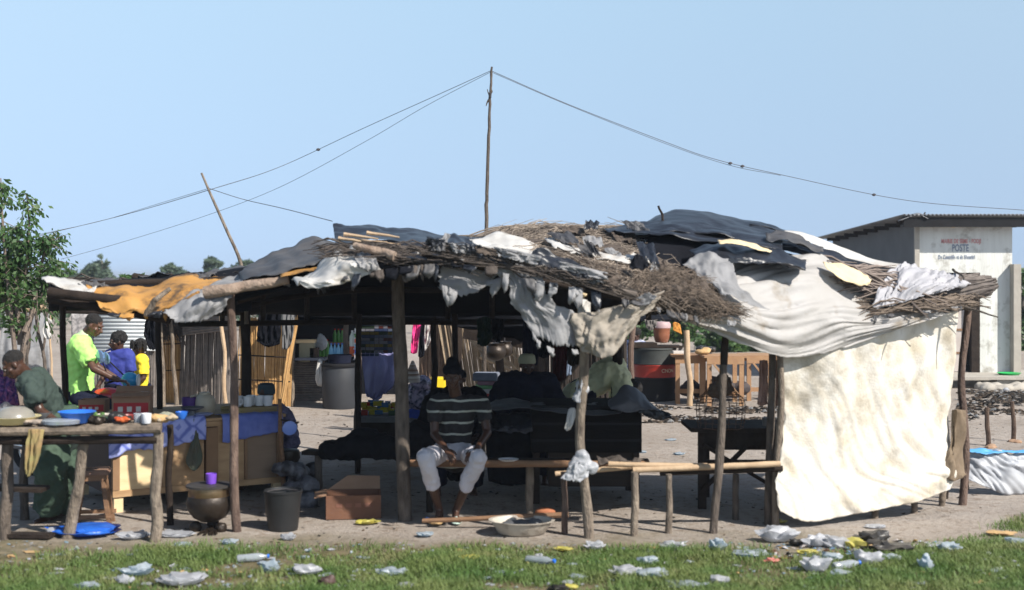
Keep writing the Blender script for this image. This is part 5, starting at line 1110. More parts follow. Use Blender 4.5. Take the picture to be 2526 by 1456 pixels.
# dark clothes added along the inside to deepen its shade
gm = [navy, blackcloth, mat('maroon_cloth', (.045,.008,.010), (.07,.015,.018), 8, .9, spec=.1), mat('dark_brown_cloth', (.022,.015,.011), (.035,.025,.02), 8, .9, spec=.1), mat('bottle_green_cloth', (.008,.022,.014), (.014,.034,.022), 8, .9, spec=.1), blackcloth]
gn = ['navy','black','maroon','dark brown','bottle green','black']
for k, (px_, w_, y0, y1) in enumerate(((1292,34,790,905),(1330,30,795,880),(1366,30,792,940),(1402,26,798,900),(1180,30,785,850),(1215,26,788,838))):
    tarp(gn[k]+' garment added to darken the inside, '+('first','second','third','fourth','one nearest the pale canes','one over the black pots')[k]+(' from the left of four' if k < 4 else ''), [[(px_,y0,13.4),(px_+w_/2,y0-3,13.4),(px_+w_,y0,13.4)],[(px_-3,(y0+y1)/2,13.38),(px_+w_/2,(y0+y1)/2,13.36),(px_+w_+3,(y0+y1)/2,13.38)],[(px_-2,y1,13.4),(px_+w_/2,y1+6,13.4),(px_+w_,y1-4,13.4)]], gm[k], 'added_garment', 'garment', nu=16, nv=24, amp=.05, seed=800+k, solid=.012)
# ------------------------------------------------------------------ people
def axes(f, u):
    f = V(f).normalized(); u = (V(u)-f*V(u).dot(f)).normalized(); s = f.cross(u)   # s = the person's right
    return f, u, s
def head_forms(bm, H, f, u, k=1.0):
    """skull, face, nose, lips, brow, ears around H (centre of the head); f = where the face looks"""
    f, u, s = axes(f, u); rot = Matrix((s, f, u)).transposed()
    ell(bm, H+(u*.030-f*.014)*k, (.074*k,.092*k,.080*k), rot)
    ell(bm, H+(f*.020-u*.025)*k, (.060*k,.070*k,.082*k), rot)
    ell(bm, H+(f*.055-u*.078)*k, (.032*k,.028*k,.024*k), rot)       # chin
    cap(bm, H+(f*.082+u*.012)*k, H+(f*.104-u*.026)*k, .010*k, .016*k, 8)   # nose
    ell(bm, H+(f*.092-u*.030)*k, (.021*k,.014*k,.011*k), rot)
    ell(bm, H+(f*.084-u*.052)*k, (.026*k,.013*k,.008*k), rot); ell(bm, H+(f*.082-u*.063)*k, (.023*k,.013*k,.009*k), rot)
    cap(bm, H+(f*.076+u*.026-s*.036)*k, H+(f*.076+u*.026+s*.036)*k, .012*k, .012*k, 8)
    for q in (-1, 1): ell(bm, H+(s*q*.073-f*.004-u*.012)*k, (.010*k,.020*k,.030*k), rot); ell(bm, H+(s*q*.042+f*.052-u*.022)*k, (.022*k,.020*k,.018*k), rot)
def eyes(H, f, u, par, k=1.0):
    f, u, s = axes(f, u); bm = B()
    for q in (-1, 1): ell(bm, H+(f*.080+u*.002+s*q*.031)*k, (.010*k,.006*k,.0055*k), Matrix((s, f, u)).transposed())
    obj('eyes', bm, eyew, par)
    bm = B()
    for q in (-1, 1): ell(bm, H+(f*.0865+u*.002+s*q*.031)*k, (.005*k,.002*k,.005*k), Matrix((s, f, u)).transposed())
    obj('irises', bm, black, par)
def hand_forms(bm, W, d, n, side, curl=.5, k=1.0):
    """palm, four unequal fingers and a thumb: W wrist, d towards the fingers, n out of the palm, side towards the thumb"""
    d = V(d).normalized(); n = (V(n)-d*V(n).dot(d)).normalized(); s = d.cross(n).normalized()
    if s.dot(V(side)) < 0: s = -s
    rot = Matrix((s, d, n)).transposed()
    ell(bm, W+d*.045*k, (.041*k,.052*k,.016*k), rot); ell(bm, W+d*.075*k, (.039*k,.024*k,.014*k), rot)
    for i, (o, l) in enumerate(((.030,.078),(.010,.088),(-.011,.080),(-.031,.062))):
        a = W+(d*.086+s*o)*k; c1 = curl*.7; m1 = a+(d*math.cos(c1)+n*math.sin(c1)+s*o*1.4)*l*.5*k
        c2 = curl*1.7; e = m1+(d*math.cos(c2)+n*math.sin(c2)+s*o)*l*.5*k
        cap(bm, a-d*.014*k, m1, .0092*k, .0085*k, 8); cap(bm, m1, e, .0085*k, .007*k, 8)
    a = W+(d*.028+s*.034)*k; m1 = a+(d*.55+s*.75+n*.25).normalized()*.036*k; e = m1+(d*.9+s*.25+n*.35).normalized()*.030*k
    cap(bm, a, m1, .013*k, .011*k, 8); cap(bm, m1, e, .0105*k, .0085*k, 8)
def foot_forms(bm, A, d, k=1.0):
    d = V((d[0], d[1], 0)).normalized(); s = V((-d.y, d.x, 0)); rot = Matrix((s, d, V((0,0,1)))).transposed()
    g = V((A.x, A.y, A.z-.065*k))
    ell(bm, g+d*-.035*k+V((0,0,.012)), (.033*k,.04*k,.036*k), rot); ell(bm, g+d*.07*k, (.042*k,.085*k,.026*k), rot)
    cap(bm, A, g+d*.06*k+V((0,0,.02)), .036*k, .028*k, 8)
    for i in range(5): cap(bm, g+d*.125*k+s*(.032-.016*i)*k, g+d*(.158-.007*i)*k+s*(.034-.017*i)*k-V((0,0,.006)), .0115*k, .009*k, 6)
def torso_forms(bm, pel, chest, neck, shL, shR, k=1.0, g=0.0):
    side = (shR-shL).normalized()
    cap(bm, pel, pel.lerp(chest, .5), (.155+g)*k, (.140+g)*k, 14, sq=.68, side=side)
    cap(bm, pel.lerp(chest, .4), chest, (.140+g)*k, (.160+g)*k, 14, sq=.66, side=side)
    cap(bm, shL.lerp(shR, .12), shL.lerp(shR, .88), (.072+g)*k, (.072+g)*k, 10)
    cap(bm, chest, neck, (.125+g)*k, (.060+g)*k, 12, sq=.75, side=side)
def person(label, J, f, u, k=1.0, vox=.0065, hands=None, feet=None, sk=skin, head=True, cls=None):
    """J: joints in the place. One continuous body; clothes and hair are separate skins over it"""
    t = thing('person', label, 'person', cls or G(0,1)*0+V((J['pel'].x, J['pel'].y, 0)))
    bm = B()
    torso_forms(bm, J['pel'], J['chest'], J['neck'], J['shL'], J['shR'], k, -.012)
    if head:
        head_forms(bm, J['head'], f, u, k); F_, U_, S_ = axes(f, u)
        cap(bm, J['neck']-(J['head']-J['neck'])*.2, J['head']-U_*.03*k-F_*.02*k, .058*k, .052*k, 12)
    for q in 'LR':
        if 'el'+q in J:
            cap(bm, J['sh'+q], J['el'+q], .049*k, .037*k); cap(bm, J['el'+q], J['wr'+q], .040*k, .026*k)
        if 'kn'+q in J:
            cap(bm, J['hip'+q], J['kn'+q], .080*k, .054*k); cap(bm, J['kn'+q], J['kn'+q].lerp(J['an'+q], .35), .052*k, .054*k); cap(bm, J['kn'+q].lerp(J['an'+q], .3), J['an'+q], .055*k, .033*k)
    for h in (hands or []): hand_forms(bm, *h, k=k)
    for a in (feet or []): foot_forms(bm, a[0], a[1], k)
    obj('body', fuse(bm, vox, 3), sk, t)
    if head: eyes(J['head'], f, u, t, k)
    return t
def shirt(t, J, m, k=1.0, sleeve=.6, g=.016, vox=.012, name='shirt', low=.06, disp=.012, lsl=None):
    bm = B(); dn = (J['pel']-J['chest']).normalized()
    torso_forms(bm, J['pel']+dn*low, J['chest'], J['neck'].lerp(J['chest'], .25), J['shL'], J['shR'], k, g)
    for q in 'LR':
        if 'el'+q in J:
            e = J['sh'+q].lerp(J['el'+q], min(sleeve, 1)); cap(bm, J['sh'+q], J['sh'+q]+(J['sh'+q]-e)*.01, .068*k, .068*k)
            cap(bm, J['sh'+q], e, (.062+g*.6)*k, (.052+g)*k, 14, flat=True)
            if sleeve > 1: cap(bm, J['el'+q], J['el'+q].lerp(J['wr'+q], sleeve-1), (.048+g)*k, (.036+g)*k, 14)
    return obj(name, fuse(bm, vox, 3, disp, 11), m, t)
def trousers(t, J, m, k=1.0, leg=1.0, g=.02, vox=.012, name='trousers', disp=.012):
    bm = B(); pel = J['pel']
    cap(bm, J['hipL'], J['hipR'], (.105+g)*k, (.105+g)*k, 14); ell(bm, pel, ((.155+g)*k, (.12+g)*k, (.11+g)*k))
    for q in 'LR':
        cap(bm, J['hip'+q], J['kn'+q], (.088+g)*k, (.064+g*1.3)*k, 14)
        if leg > 0: cap(bm, J['kn'+q], J['kn'+q].lerp(J['an'+q], leg), (.064+g*1.3)*k, (.056+g*1.2)*k, 14, flat=True)
    return obj(name, fuse(bm, vox, 3, disp, 12), m, t)
def hairdo(t, H, f, u, k=1.0, g=.010, m=hair, low=.0, vox=.009, name='hair', tex=.006):
    f, u, s = axes(f, u); rot = Matrix((s, f, u)).transposed(); bm = B()
    ell(bm, H+(u*.040-f*.022)*k, ((.076+g)*k,(.088+g)*k,(.074+g)*k), rot)
    if low: ell(bm, H+(-u*.02-f*.045)*k, ((.070+g)*k,(.055+g)*k,(.06+low)*k), rot)
    return obj(name, fuse(bm, vox, 1, tex, 60), m, t)

# the man sitting on the bench in the striped shirt
def seated_man():
    J = dict(pel=P(1120,1108,11.2), chest=P(1128,1018,11.12), neck=P(1124,975,11.08), head=P(1116,929,10.98),
             shL=P(1073,992,11.1), shR=P(1190,995,11.1), elL=P(1072,1072,11.0), elR=P(1202,1068,11.0), wrL=P(1100,1108,10.78), wrR=P(1176,1108,10.72),
             hipL=P(1090,1122,11.12), hipR=P(1148,1122,11.12), knL=P(1048,1128,10.62), knR=P(1180,1130,10.64),
             anL=P(1084,1258,10.86), anR=P(1124,1260,10.88))
    f, u = V((.05,-1,-.12)), V((0,-.1,1))
    t = person('man in a striped dark shirt and white shorts sitting on the bench', J, f, u, .95, .006,
        hands=[(J['wrL'], V((.35,-.35,-.35)), V((0,.2,-1)), V((1,0,0)), .7), (J['wrR'], V((-.35,-.45,-.25)), V((0,.1,-1)), V((-1,0,0)), .5)],
        feet=[(J['anL'], (-.15,-1)), (J['anR'], (.1,-1))], sk=skin)
    m = bpy.data.materials.new('striped_shirt_cloth'); tr, N, L, b = nt(m); b.inputs['Roughness'].default_value = .85
    tc = N.new('ShaderNodeTexCoord'); sp = N.new('ShaderNodeSeparateXYZ'); L.new(tc.outputs['Object'], sp.inputs[0])
    nn = N.new('ShaderNodeTexNoise'); nn.inputs['Scale'].default_value = 5; L.new(tc.outputs['Object'], nn.inputs[0])
    def mt(op, a, b_):
        x = N.new('ShaderNodeMath'); x.operation = op
        for i, q in enumerate((a, b_)):
            if isinstance(q, (int, float)): x.inputs[i].default_value = q
            else: L.new(q, x.inputs[i])
        return x.outputs[0]
    z = mt('ADD', sp.outputs['Z'], mt('MULTIPLY', nn.outputs['Fac'], .05)); fr = mt('FRACT', mt('DIVIDE', z, .098), 0)
    g_ = mt('LESS_THAN', mt('ABSOLUTE', mt('SUBTRACT', fr, .5), 0), .085)
    mx = N.new('ShaderNodeMix'); mx.data_type = 'RGBA'; mx.inputs[6].default_value = (.011,.010,.012,1); mx.inputs[7].default_value = (.36,.375,.33,1)
    L.new(g_, mx.inputs[0]); L.new(mx.outputs[2], b.inputs['Base Color'])
    shirt(t, J, m, .92, .62, .012, disp=.018, vox=.009)
    trousers(t, J, white_cloth, .92, .56, .012, name='shorts', disp=.016, vox=.009)
    fu, uu, s = axes(f, u); bm = B(); H = J['head']
    ell(bm, H+uu*.050-fu*.015, (.086,.100,.062), Matrix((s, fu, uu)).transposed()); cap(bm, H+uu*.085-fu*.02, H+uu*.115-fu*.02, .07, .055, 16); 
    obj('cap', fuse(bm, .008, 2, .004, 30), blackcloth, t)
    for q, lab in (('L',''), ('R','')):
        bm = B(); g_ = J['an'+q]; d = V((-.15 if q == 'L' else .1, -1, 0)).normalized()
        ell(bm, V((g_.x, g_.y, .012))+d*.05, (.05,.13,.012), V((0,1,0)).rotation_difference(d).to_matrix()); cap(bm, V((g_.x-.04,g_.y,.02))+d*.09, V((g_.x,g_.y,.055))+d*.10, .009, .009); cap(bm, V((g_.x+.04,g_.y,.02))+d*.09, V((g_.x,g_.y,.055))+d*.10, .009, .009)
        obj('sandal', fuse(bm, .006, 1), mat('pale_green_rubber', (.50,.62,.55), (.42,.55,.5), 9, .6), t)
seated_man()

def bending_man():
    J = dict(pel=P(138,1035,10.95), chest=P(98,965,10.80), neck=P(72,932,10.72), head=P(34,900,10.62),
             shL=P(72,950,10.55), shR=P(96,938,10.95), elL=P(100,1015,10.5), elR=P(118,1010,10.95), wrL=P(142,1040,10.45), wrR=P(150,1048,10.85),
             hipL=P(130,1045,10.86), hipR=P(148,1045,11.05), knL=P(128,1160,10.82), knR=P(150,1160,11.05), anL=P(118,1262,10.95), anR=P(142,1258,11.15))
    f, u = V((-.75,-.35,-.62)), V((-.55,-.1,.75))
    t = person('man in loose dark green clothes bending forward over the left table', J, f, u, 1.0, .007,
        hands=[(J['wrL'], V((.8,-.3,-.1)), V((0,0,-1)), V((0,-1,0)), .6), (J['wrR'], V((.8,-.3,-.1)), V((0,0,-1)), V((0,-1,0)), .6)], feet=[(J['anL'], (-.6,-1)), (J['anR'], (-.5,-1))], sk=skin)
    shirt(t, J, green_cloth, 1.06, .75, .036, disp=.03, low=.12)
    trousers(t, J, green_pants, 1.0, .97, .052, disp=.03)
    hairdo(t, J['head'], f, u, 1.0, .004)
bending_man()

def rider():
    Y = 13.3
    J = dict(pel=P(203,975,Y), chest=P(196,880,Y), neck=P(206,832,Y), head=P(232,803,Y-.03),
             shL=P(205,850,Y+.17), shR=P(196,852,Y-.18), elL=P(240,905,Y+.22), elR=P(232,910,Y-.30), wrL=P(292,936,Y+.30), wrR=P(290,938,Y-.28),
             hipL=P(206,985,Y+.10), hipR=P(206,985,Y-.10), knL=P(285,1010,Y+.20), knR=P(282,1012,Y-.22), anL=P(262,1100,Y+.20), anR=P(258,1102,Y-.22))
    f, u = V((.9,-.15,-.45)), V((.35,0,.93))
    t = person('man in a lime green polo shirt sitting on the red motorcycle', J, f, u, 1.0, .007,
        hands=[(J['wrL'], V((1,0,-.15)), V((0,0,-1)), V((0,-1,0)), 1.0), (J['wrR'], V((1,.1,-.15)), V((0,0,-1)), V((0,1,0)), 1.0)], feet=[(J['anL'], (1,0)), (J['anR'], (1,0))], sk=skin2)
    shirt(t, J, lime, 1.10, .78, .028, disp=.022, low=.08)
    trousers(t, J, navy, 1.0, .95, .02)
    hairdo(t, J['head'], f, u, 1.0, .006)
    bm = B(); d = (J['head']-J['neck']).normalized(); cap(bm, J['neck']-d*.01, J['neck']+d*.03, .076, .070, 14); obj('collar', fuse(bm, .01, 2), mat('pale_collar', (.60,.68,.45), (.5,.6,.4), 6), t)
rider()
def kid(label, px, py, Y, k, cloth_m, f, back, dread=False, arms=None):
    J = dict(head=P(px, py, Y)); s = F/Y
    H = J['head']; J['neck'] = H+V((0,.02,-.12*k)); J['chest'] = H+V((0,.03,-.27*k)); J['pel'] = H+V((0,.03,-.58*k))
    f = V(f); ff, uu, ss = axes(f, V((0,0,1))); fl = V((back[0], back[1], 0)).normalized(); sr = fl.cross(V((0,0,1)))
    J['shL'] = J['neck']+sr*-.15*k+V((0,0,-.06*k)); J['shR'] = J['neck']+sr*.15*k+V((0,0,-.06*k))
    J['elL'] = J['shL']+V((0,0,-.24*k))-sr*.03; J['elR'] = J['shR']+V((0,0,-.24*k))+sr*.03
    J['wrL'] = J['elL']+fl*.16*k+V((0,0,-.12*k)); J['wrR'] = J['elR']+fl*.16*k+V((0,0,-.12*k))
    z = J['pel'].z
    for q, sg in (('L',-1),('R',1)):
        J['hip'+q] = J['pel']+sr*sg*.07*k+V((0,0,-.03)); J['kn'+q] = V((J['hip'+q].x, J['hip'+q].y, z*.52)); J['an'+q] = V((J['hip'+q].x, J['hip'+q].y, .07))
    t = person(label, J, f, V((0,0,1)), k, .008, hands=[(J['wrL'], V((fl.x,fl.y,-.5)), V((0,0,-1)), sr, .5), (J['wrR'], V((fl.x,fl.y,-.5)), V((0,0,-1)), -sr, .5)], feet=[(J['anL'], tuple(fl)[:2]), (J['anR'], tuple(fl)[:2])])
    shirt(t, J, cloth_m, k, .8, .022, disp=.015, low=.05); trousers(t, J, navy, k, .9, .02)
    if dread:
        bm = B()
        for _ in range(60):
            a = R.uniform(0, 6.28); p = H+(uu*.05)*k+V((math.cos(a)*.08, math.sin(a)*.08, R.uniform(-.02,.04)))*k
            if (p-H).dot(ff) > .06: continue
            tube(bm, [p, p+(p-H)*.35+V((0,0,-.03)), p+(p-H)*.45+V((0,0,-.10*R.uniform(.5,1.2)))], [.012,.012,.006], 6)
        ell(bm, H+uu*.05*k-ff*.02, (.085*k,.095*k,.075*k)); obj('hair', bm, hair, t)
    else: hairdo(t, H, f, V((0,0,1)), k, .018, tex=.01)
    return t, J, sr, fl
t, J, sr, fl = kid('teenager in a dark blue jersey with a white shoulder stripe beside the motorcycle', 290, 842, 14.6, .92, blue_cloth, (-.9,-.5,-.15), (-.2,-1))
bm = B()
for o in (-.022, 0, .022): tube(bm, [J['neck']+sr*.07+V((0,o-.06,.0)), J['shR']+V((0,o-.075,.035)), J['shR'].lerp(J['elR'],.5)+sr*.075+V((0,o-.03,0))], .007, 6)
obj('shoulder_stripes', bm, white_cloth, t)
t, J, sr, fl = kid('child in a bright yellow jersey seen from the side, with short twisted hair', 344, 856, 15.0, .84, yellow_cloth, (-.8,.2,-.1), (-.7,-.4), True)

def seated_back(label, px, py, Y, m, capm=None, w_=1.0, f=(0,1,-.1), cap_h=.05, low=.55, face=False, sleeve=1.5, lean=(0,0,0), k=1.0):
    H = P(px, py, Y); J = dict(head=H, neck=H+V((0,.01,-.13))+V(lean)*.2, chest=H+V((0,.03,-.30))+V(lean)*.6, pel=H+V((0,.05,-.68))+V(lean))
    J['shL'] = J['neck']+V((-.19*w_,0,-.07)); J['shR'] = J['neck']+V((.19*w_,0,-.07)); J['elL'] = J['shL']+V((-.08,-.06,-.26)); J['elR'] = J['shR']+V((.08,-.06,-.26))
    J['wrL'] = J['elL']+V((.12,-.2,-.08)); J['wrR'] = J['elR']+V((-.12,-.2,-.08))
    z = max(J['pel'].z, .25)
    for q, sg in (('L',-1),('R',1)):
        J['hip'+q] = J['pel']+V((sg*.09,0,-.04)); J['kn'+q] = J['hip'+q]+V((sg*.08,-.40,.02)); J['an'+q] = V((J['kn'+q].x, J['kn'+q].y+.05, .07))
    t = person(label, J, f, V((0,0,1)), k, .009, hands=[(J['wrL'], V((.5,-1,-.2)), V((0,0,-1)), V((1,0,0)), .6), (J['wrR'], V((-.5,-1,-.2)), V((0,0,-1)), V((-1,0,0)), .6)], feet=[(J['anL'], (0,-1)), (J['anR'], (0,-1))])
    shirt(t, J, m, w_*1.02, sleeve, .035, disp=.025, low=.1); trousers(t, J, navy, 1, .95, .03)
    if capm:
        bm = B(); lathe(bm, [(.088,.02),(.090,.05),(.080,.05+cap_h),(.06,.065+cap_h),(0,.07+cap_h)], H+V((0,0,-.005)), 24); obj('cap', bm, capm, t)
    else: hairdo(t, H, f, V((0,0,1)), 1, .008)
    return t
seated_back('person in a wide dark navy robe and pale brimless cap sitting behind the black kiosk', 1300, 900, 13.2, navy, mat('pale_khaki_cap', (.42,.42,.28), (.36,.36,.24), 9, .85), 1.25, (.25,-1,-.35))
seated_back('person in black crouching close behind the seated man in the striped shirt', 1128, 935, 12.6, blackcloth, blackcloth, 1.15, (-.2,-1,-.3), .03)
seated_back('person with a round dark teal head wrap seated behind the white mugs', 657, 975, 12.9, mat('lavender_print', (.22,.20,.34), (.05,.05,.10), 20, .85), mat('teal_wrap', (.02,.045,.06), (.03,.06,.08), 9, .8), 1.0, (.3,1,-.3), .06)
def bent_person():
    Y = 13.4
    J = dict(pel=P(1440,965,Y), chest=P(1500,922,Y), neck=P(1540,935,Y), head=P(1560,965,Y-.05), shL=P(1530,930,Y-.15), shR=P(1520,928,Y+.2), elL=P(1535,985,Y-.2), elR=P(1530,985,Y+.2), wrL=P(1530,1040,Y-.2), wrR=P(1535,1040,Y+.2),
             hipL=P(1440,975,Y-.1), hipR=P(1442,975,Y+.1), knL=P(1452,1060,Y-.1), knR=P(1450,1060,Y+.12), anL=P(1440,1155,Y-.1), anR=P(1440,1155,Y+.12))
    f, u = V((.6,0,-.8)), V((.8,0,.6))
    t = person('person in a pale yellow shirt bending low to the right behind the black kiosk', J, f, u, 1, .009, hands=[(J['wrL'], V((.1,0,-1)), V((0,1,0)), V((1,0,0)), .5), (J['wrR'], V((.1,0,-1)), V((0,-1,0)), V((1,0,0)), .5)], feet=[(J['anL'], (1,0)), (J['anR'], (1,0))])
    shirt(t, J, paleyel, 1.1, 1.1, .04, disp=.03, low=.08); trousers(t, J, navy, 1, .95, .03); hairdo(t, J['head'], f, u)
bent_person()
seated = kid('person in blue and white printed cloth standing behind the oil drum stove', 1567, 826, 22.4, 1.0, mat('blue_white_print', (.10,.13,.28), (.50,.52,.62), 22, .85, contrast=3), (-.6,-.6,-.1), (-.3,-1))
t, J, sr, fl = kid('small distant child in purple walking beyond the open ground', 1463, 889, 40.0, .62, mat('magenta_cloth', (.35,.05,.22), (.42,.08,.28), 9, .85), (1,-.2,0), (1,0))
cloth('printed_cloth', 'blue and white printed wrap cloth hanging beside the oil drum', 'cloth', [[(1540,846,20.4),(1550,845,20.4),(1562,846,20.4)],[(1538,890,20.4),(1550,892,20.4),(1562,890,20.4)],[(1540,914,20.4),(1550,916,20.4),(1560,914,20.4)]], MATS['blue_white_print'], nu=10, nv=16, amp=.03, seed=91, solid=.01)
cloth('purple_cloth', 'purple patterned cloth piled at the very left edge behind the bending man', 'cloth', [[(-30,905,11.6),(0,912,11.6),(34,930,11.6)],[(-30,950,11.4),(5,955,11.4),(40,962,11.4)],[(-30,1000,11.3),(5,1000,11.3),(45,1000,11.3)]], purple_pat, nu=20, nv=16, amp=.06, seed=92, solid=.03)

# ------------------------------------------------------------------ the red motorcycle
def motorcycle():
    Y = 13.3; xr, xf = G(100, Y).x, G(404, Y).x; t = thing('motorcycle', 'red motorcycle facing right behind the left table, its rider in lime green', 'motorcycle', G(240, Y))
    for x in (xr, xf):
        c = V((x, Y, .30)); bm = B(); n = 28
        tube(bm, [c+V((math.cos(a)*.265, 0, math.sin(a)*.265)) for a in [2*math.pi*i/n for i in range(n+1)]], .036, 10, caps=False)
        w_ = obj('wheel', bm, rubber, t)
        bm = B(); tube(bm, [c+V((math.cos(a)*.225, 0, math.sin(a)*.225)) for a in [2*math.pi*i/n for i in range(n+1)]], .013, 8, caps=False); obj('rim', bm, chrome, w_)
        bm = B()
        for k in range(18): a = k/18*2*math.pi; tube(bm, [c+V((math.cos(a+.3)*.02, .02*(-1)**k, math.sin(a+.3)*.02)), c+V((math.cos(a)*.22, 0, math.sin(a)*.22))], .0025, 4)
        lathe(bm, [(0,-.05),(.035,-.05),(.035,.05),(0,.05)], c, 14, axis=(0,1,0)); obj('spokes', bm, chrome, w_)
    bm = B(); ell(bm, V((xr+.70, Y, .80)), (.24,.12,.12)); ell(bm, V((xr+.86, Y, .82)), (.16,.11,.09)); obj('fuel_tank', fuse(bm, .012, 3), red, t)
    bm = B(); ell(bm, V((xr+.10, Y, .72)), (.24,.09,.08)); ell(bm, V((xr+.3, Y-.07, .62)), (.15,.04,.10)); obj('side_panel', fuse(bm, .012, 3), red, t)
    bm = B(); ell(bm, V((xr+.22, Y, .80)), (.36,.12,.055)); obj('saddle', fuse(bm, .012, 3), black, t)
    bm = B(); box(bm, V((xr+.62, Y, .28)), (.30,.2,.26), 0, .85); bmesh.ops.bevel(bm, geom=bm.edges[:], offset=.03, segments=3, affect='EDGES')
    for k in range(5): box(bm, V((xr+.68, Y, .46+k*.03)), (.2,.19,.012))
    obj('engine', bm, mat('engine_metal', (.25,.25,.26), (.15,.15,.16), 8, .4, metal=.8), t)
    bm = B(); tube(bm, [V((xr+.75,Y-.13,.35)), V((xr+.6,Y-.15,.24)), V((xr+.1,Y-.16,.30)), V((xr-.25,Y-.16,.36))], [.018,.02,.035,.04], 10); obj('exhaust', bm, chrome, t)
    bm = B()
    for a, b_ in (((.12,0,.3),(.62,0,.3)), ((.1,0,.62),(.95,0,.78)), ((.3,0,.3),(.4,0,.7)), ((.85,0,.35),(1.0,0,.85)), ((0,.08,.3),(.2,.08,.65)), ((0,-.08,.3),(.2,-.08,.65))): bar(bm, V((xr+a[0],Y+a[1],a[2])), V((xr+b_[0],Y+b_[1],b_[2])), .03, .03)
    obj('chassis', bm, black, t)
    bm = B()
    for s_ in (-1,1): tube(bm, [V((xf,Y+s_*.07,.30)), V((xf-.22,Y+s_*.07,.92))], .018, 8)
    obj('fork', bm, chrome, t)
    bm = B(); n = 10; ps = [V((xf+math.cos(a)*.32, Y, .30+math.sin(a)*.32)) for a in [rad(20+140*i/n) for i in range(n+1)]]
    for i in range(n): bar(bm, ps[i], ps[i+1], .11, .012, up=(ps[i]-V((xf,Y,.3))).normalized())
    obj('mudguard', bm, red, t)
    hx = P(325,0,Y).x
    bm = B(); ell(bm, V((hx-.02, Y, P(0,938,Y).z)), (.09,.085,.085), sub=3); h = obj('headlight', fuse(bm, .012, 2), mat('blue_headlight_shell', (.03,.30,.60), (.04,.35,.65), 4, .25), t)
    bm = B(); lathe(bm, [(0,0),(.06,0),(.065,.012),(0,.02)], V((hx+.06, Y, P(0,938,Y).z)), 20, axis=(1,0,0)); obj('lens', bm, mat('lens_glass', (.6,.7,.75), rough=.1), h)
    bm = B(); tube(bm, [V((hx-.16,Y-.36,.99)), V((hx-.08,Y-.2,1.01)), V((hx-.05,Y,.97)), V((hx-.08,Y+.2,1.01)), V((hx-.16,Y+.36,.99))], .013, 8); obj('handlebar', bm, black, t)
    for s_, px, py in ((-1, 248, 880), (1, 262, 884)):
        c = P(px, py, Y+s_*.32); bm = B(); lathe(bm, [(0,-.012),(.05,-.01),(.055,.004),(.05,.01),(0,.012)], c, 20, axis=(-.6,-.8,0), sy=1.35)
        mr = obj('mirror', bm, mat('mirror_blue', (.25,.40,.65), rough=.08, metal=.6), t); bm = B(); tube(bm, [c, V((hx-.14, Y+s_*.27, 1.0))], .007, 6); obj('mirror_stem', bm, black, mr)
motorcycle()

# ------------------------------------------------------------------ plywood counter with its blue cloths
A_ = G(277, 11.3); B_ = G(697, 12.15); ex = (B_-A_); LK = ex.length; ex.normalize(); ey = V((-ex.y, ex.x, 0)); DK = 1.2
t = thing('plywood_counter', 'long plywood counter on short legs with blue cloths over its front edge', 'counter', A_.lerp(B_, .5))
zb, zt = .13, .745
def kb(name, args, m, par=t, **k):
    bm = B(); 
    for q in args: obox(bm, A_, ex, ey, *q)
    return obj(name, bm, m, par, smooth=False, **k)
kb('front_panel', [(.03,LK*.245,0,.015,zb+.05,zt-.02)], ply, label='left front panel, sunlight put into its pale colour')  # left panel's sunlight put into a paler plywood
kb('front_panel', [(LK*.28,LK*.52,0,.015,zb+.05,zt-.02)], ply_shaded); kb('front_panel', [(LK*.60,LK*.76,0,.015,zb+.05,zt-.02)], ply_shaded); kb('front_panel', [(LK*.78,LK*.96,0,.015,zb+.05,zt-.02)], mat('ply_grey', (.27,.19,.13), (.22,.15,.10), 3, .8, stretch=(1,1,5)))
kb('frame', [(0,LK,-.018,.03,zb,zb+.055), (0,LK,-.018,.03,zt-.05,zt-.005)], ply_shaded)
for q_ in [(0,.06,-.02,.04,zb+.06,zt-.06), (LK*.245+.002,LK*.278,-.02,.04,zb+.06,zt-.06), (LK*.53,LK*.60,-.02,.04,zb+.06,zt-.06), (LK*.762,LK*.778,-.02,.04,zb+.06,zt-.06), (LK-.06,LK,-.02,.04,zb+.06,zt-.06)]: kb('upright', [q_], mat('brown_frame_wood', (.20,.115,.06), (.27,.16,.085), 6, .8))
kb('side_panel', [(.0,.015,.045,DK,zb,zt-.02)], ply_dark, label='left end panel, shade put into its dark colour'); kb('side_panel', [(LK-.015,LK,.045,DK,zb,zt-.02)], ply_dark)  # left end faces away from the sun; its shade is in the colour
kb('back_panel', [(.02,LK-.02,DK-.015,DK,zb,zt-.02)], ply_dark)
kb('counter_top', [(-.02,LK+.02,-.03,DK+.03,zt,zt+.025)], ply_shaded)
for u_ in (.05, LK*.5, LK-.06):
    for v_ in (.0, DK-.06): kb('leg', [(u_-.035,u_+.045,v_,v_+.05,-.02,zb-.002)], ply)
tie = bpy.data.materials.new('tie_dyed_blue_cloth'); tr, N, L, b = nt(tie); b.inputs['Roughness'].default_value = .8
tc = N.new('ShaderNodeTexCoord'); mp = N.new('ShaderNodeMapping'); L.new(tc.outputs['Object'], mp.inputs[0]); mp.inputs['Rotation'].default_value = (0, rad(45), 0); mp.inputs['Scale'].default_value = (6.5,.01,6.5)
vo = N.new('ShaderNodeTexVoronoi'); vo.feature = 'DISTANCE_TO_EDGE'; vo.inputs['Randomness'].default_value = .15; vo.inputs['Scale'].default_value = 1.0; L.new(mp.outputs[0], vo.inputs['Vector'])
no = N.new('ShaderNodeTexNoise'); no.inputs['Scale'].default_value = 9; L.new(tc.outputs['Object'], no.inputs[0])
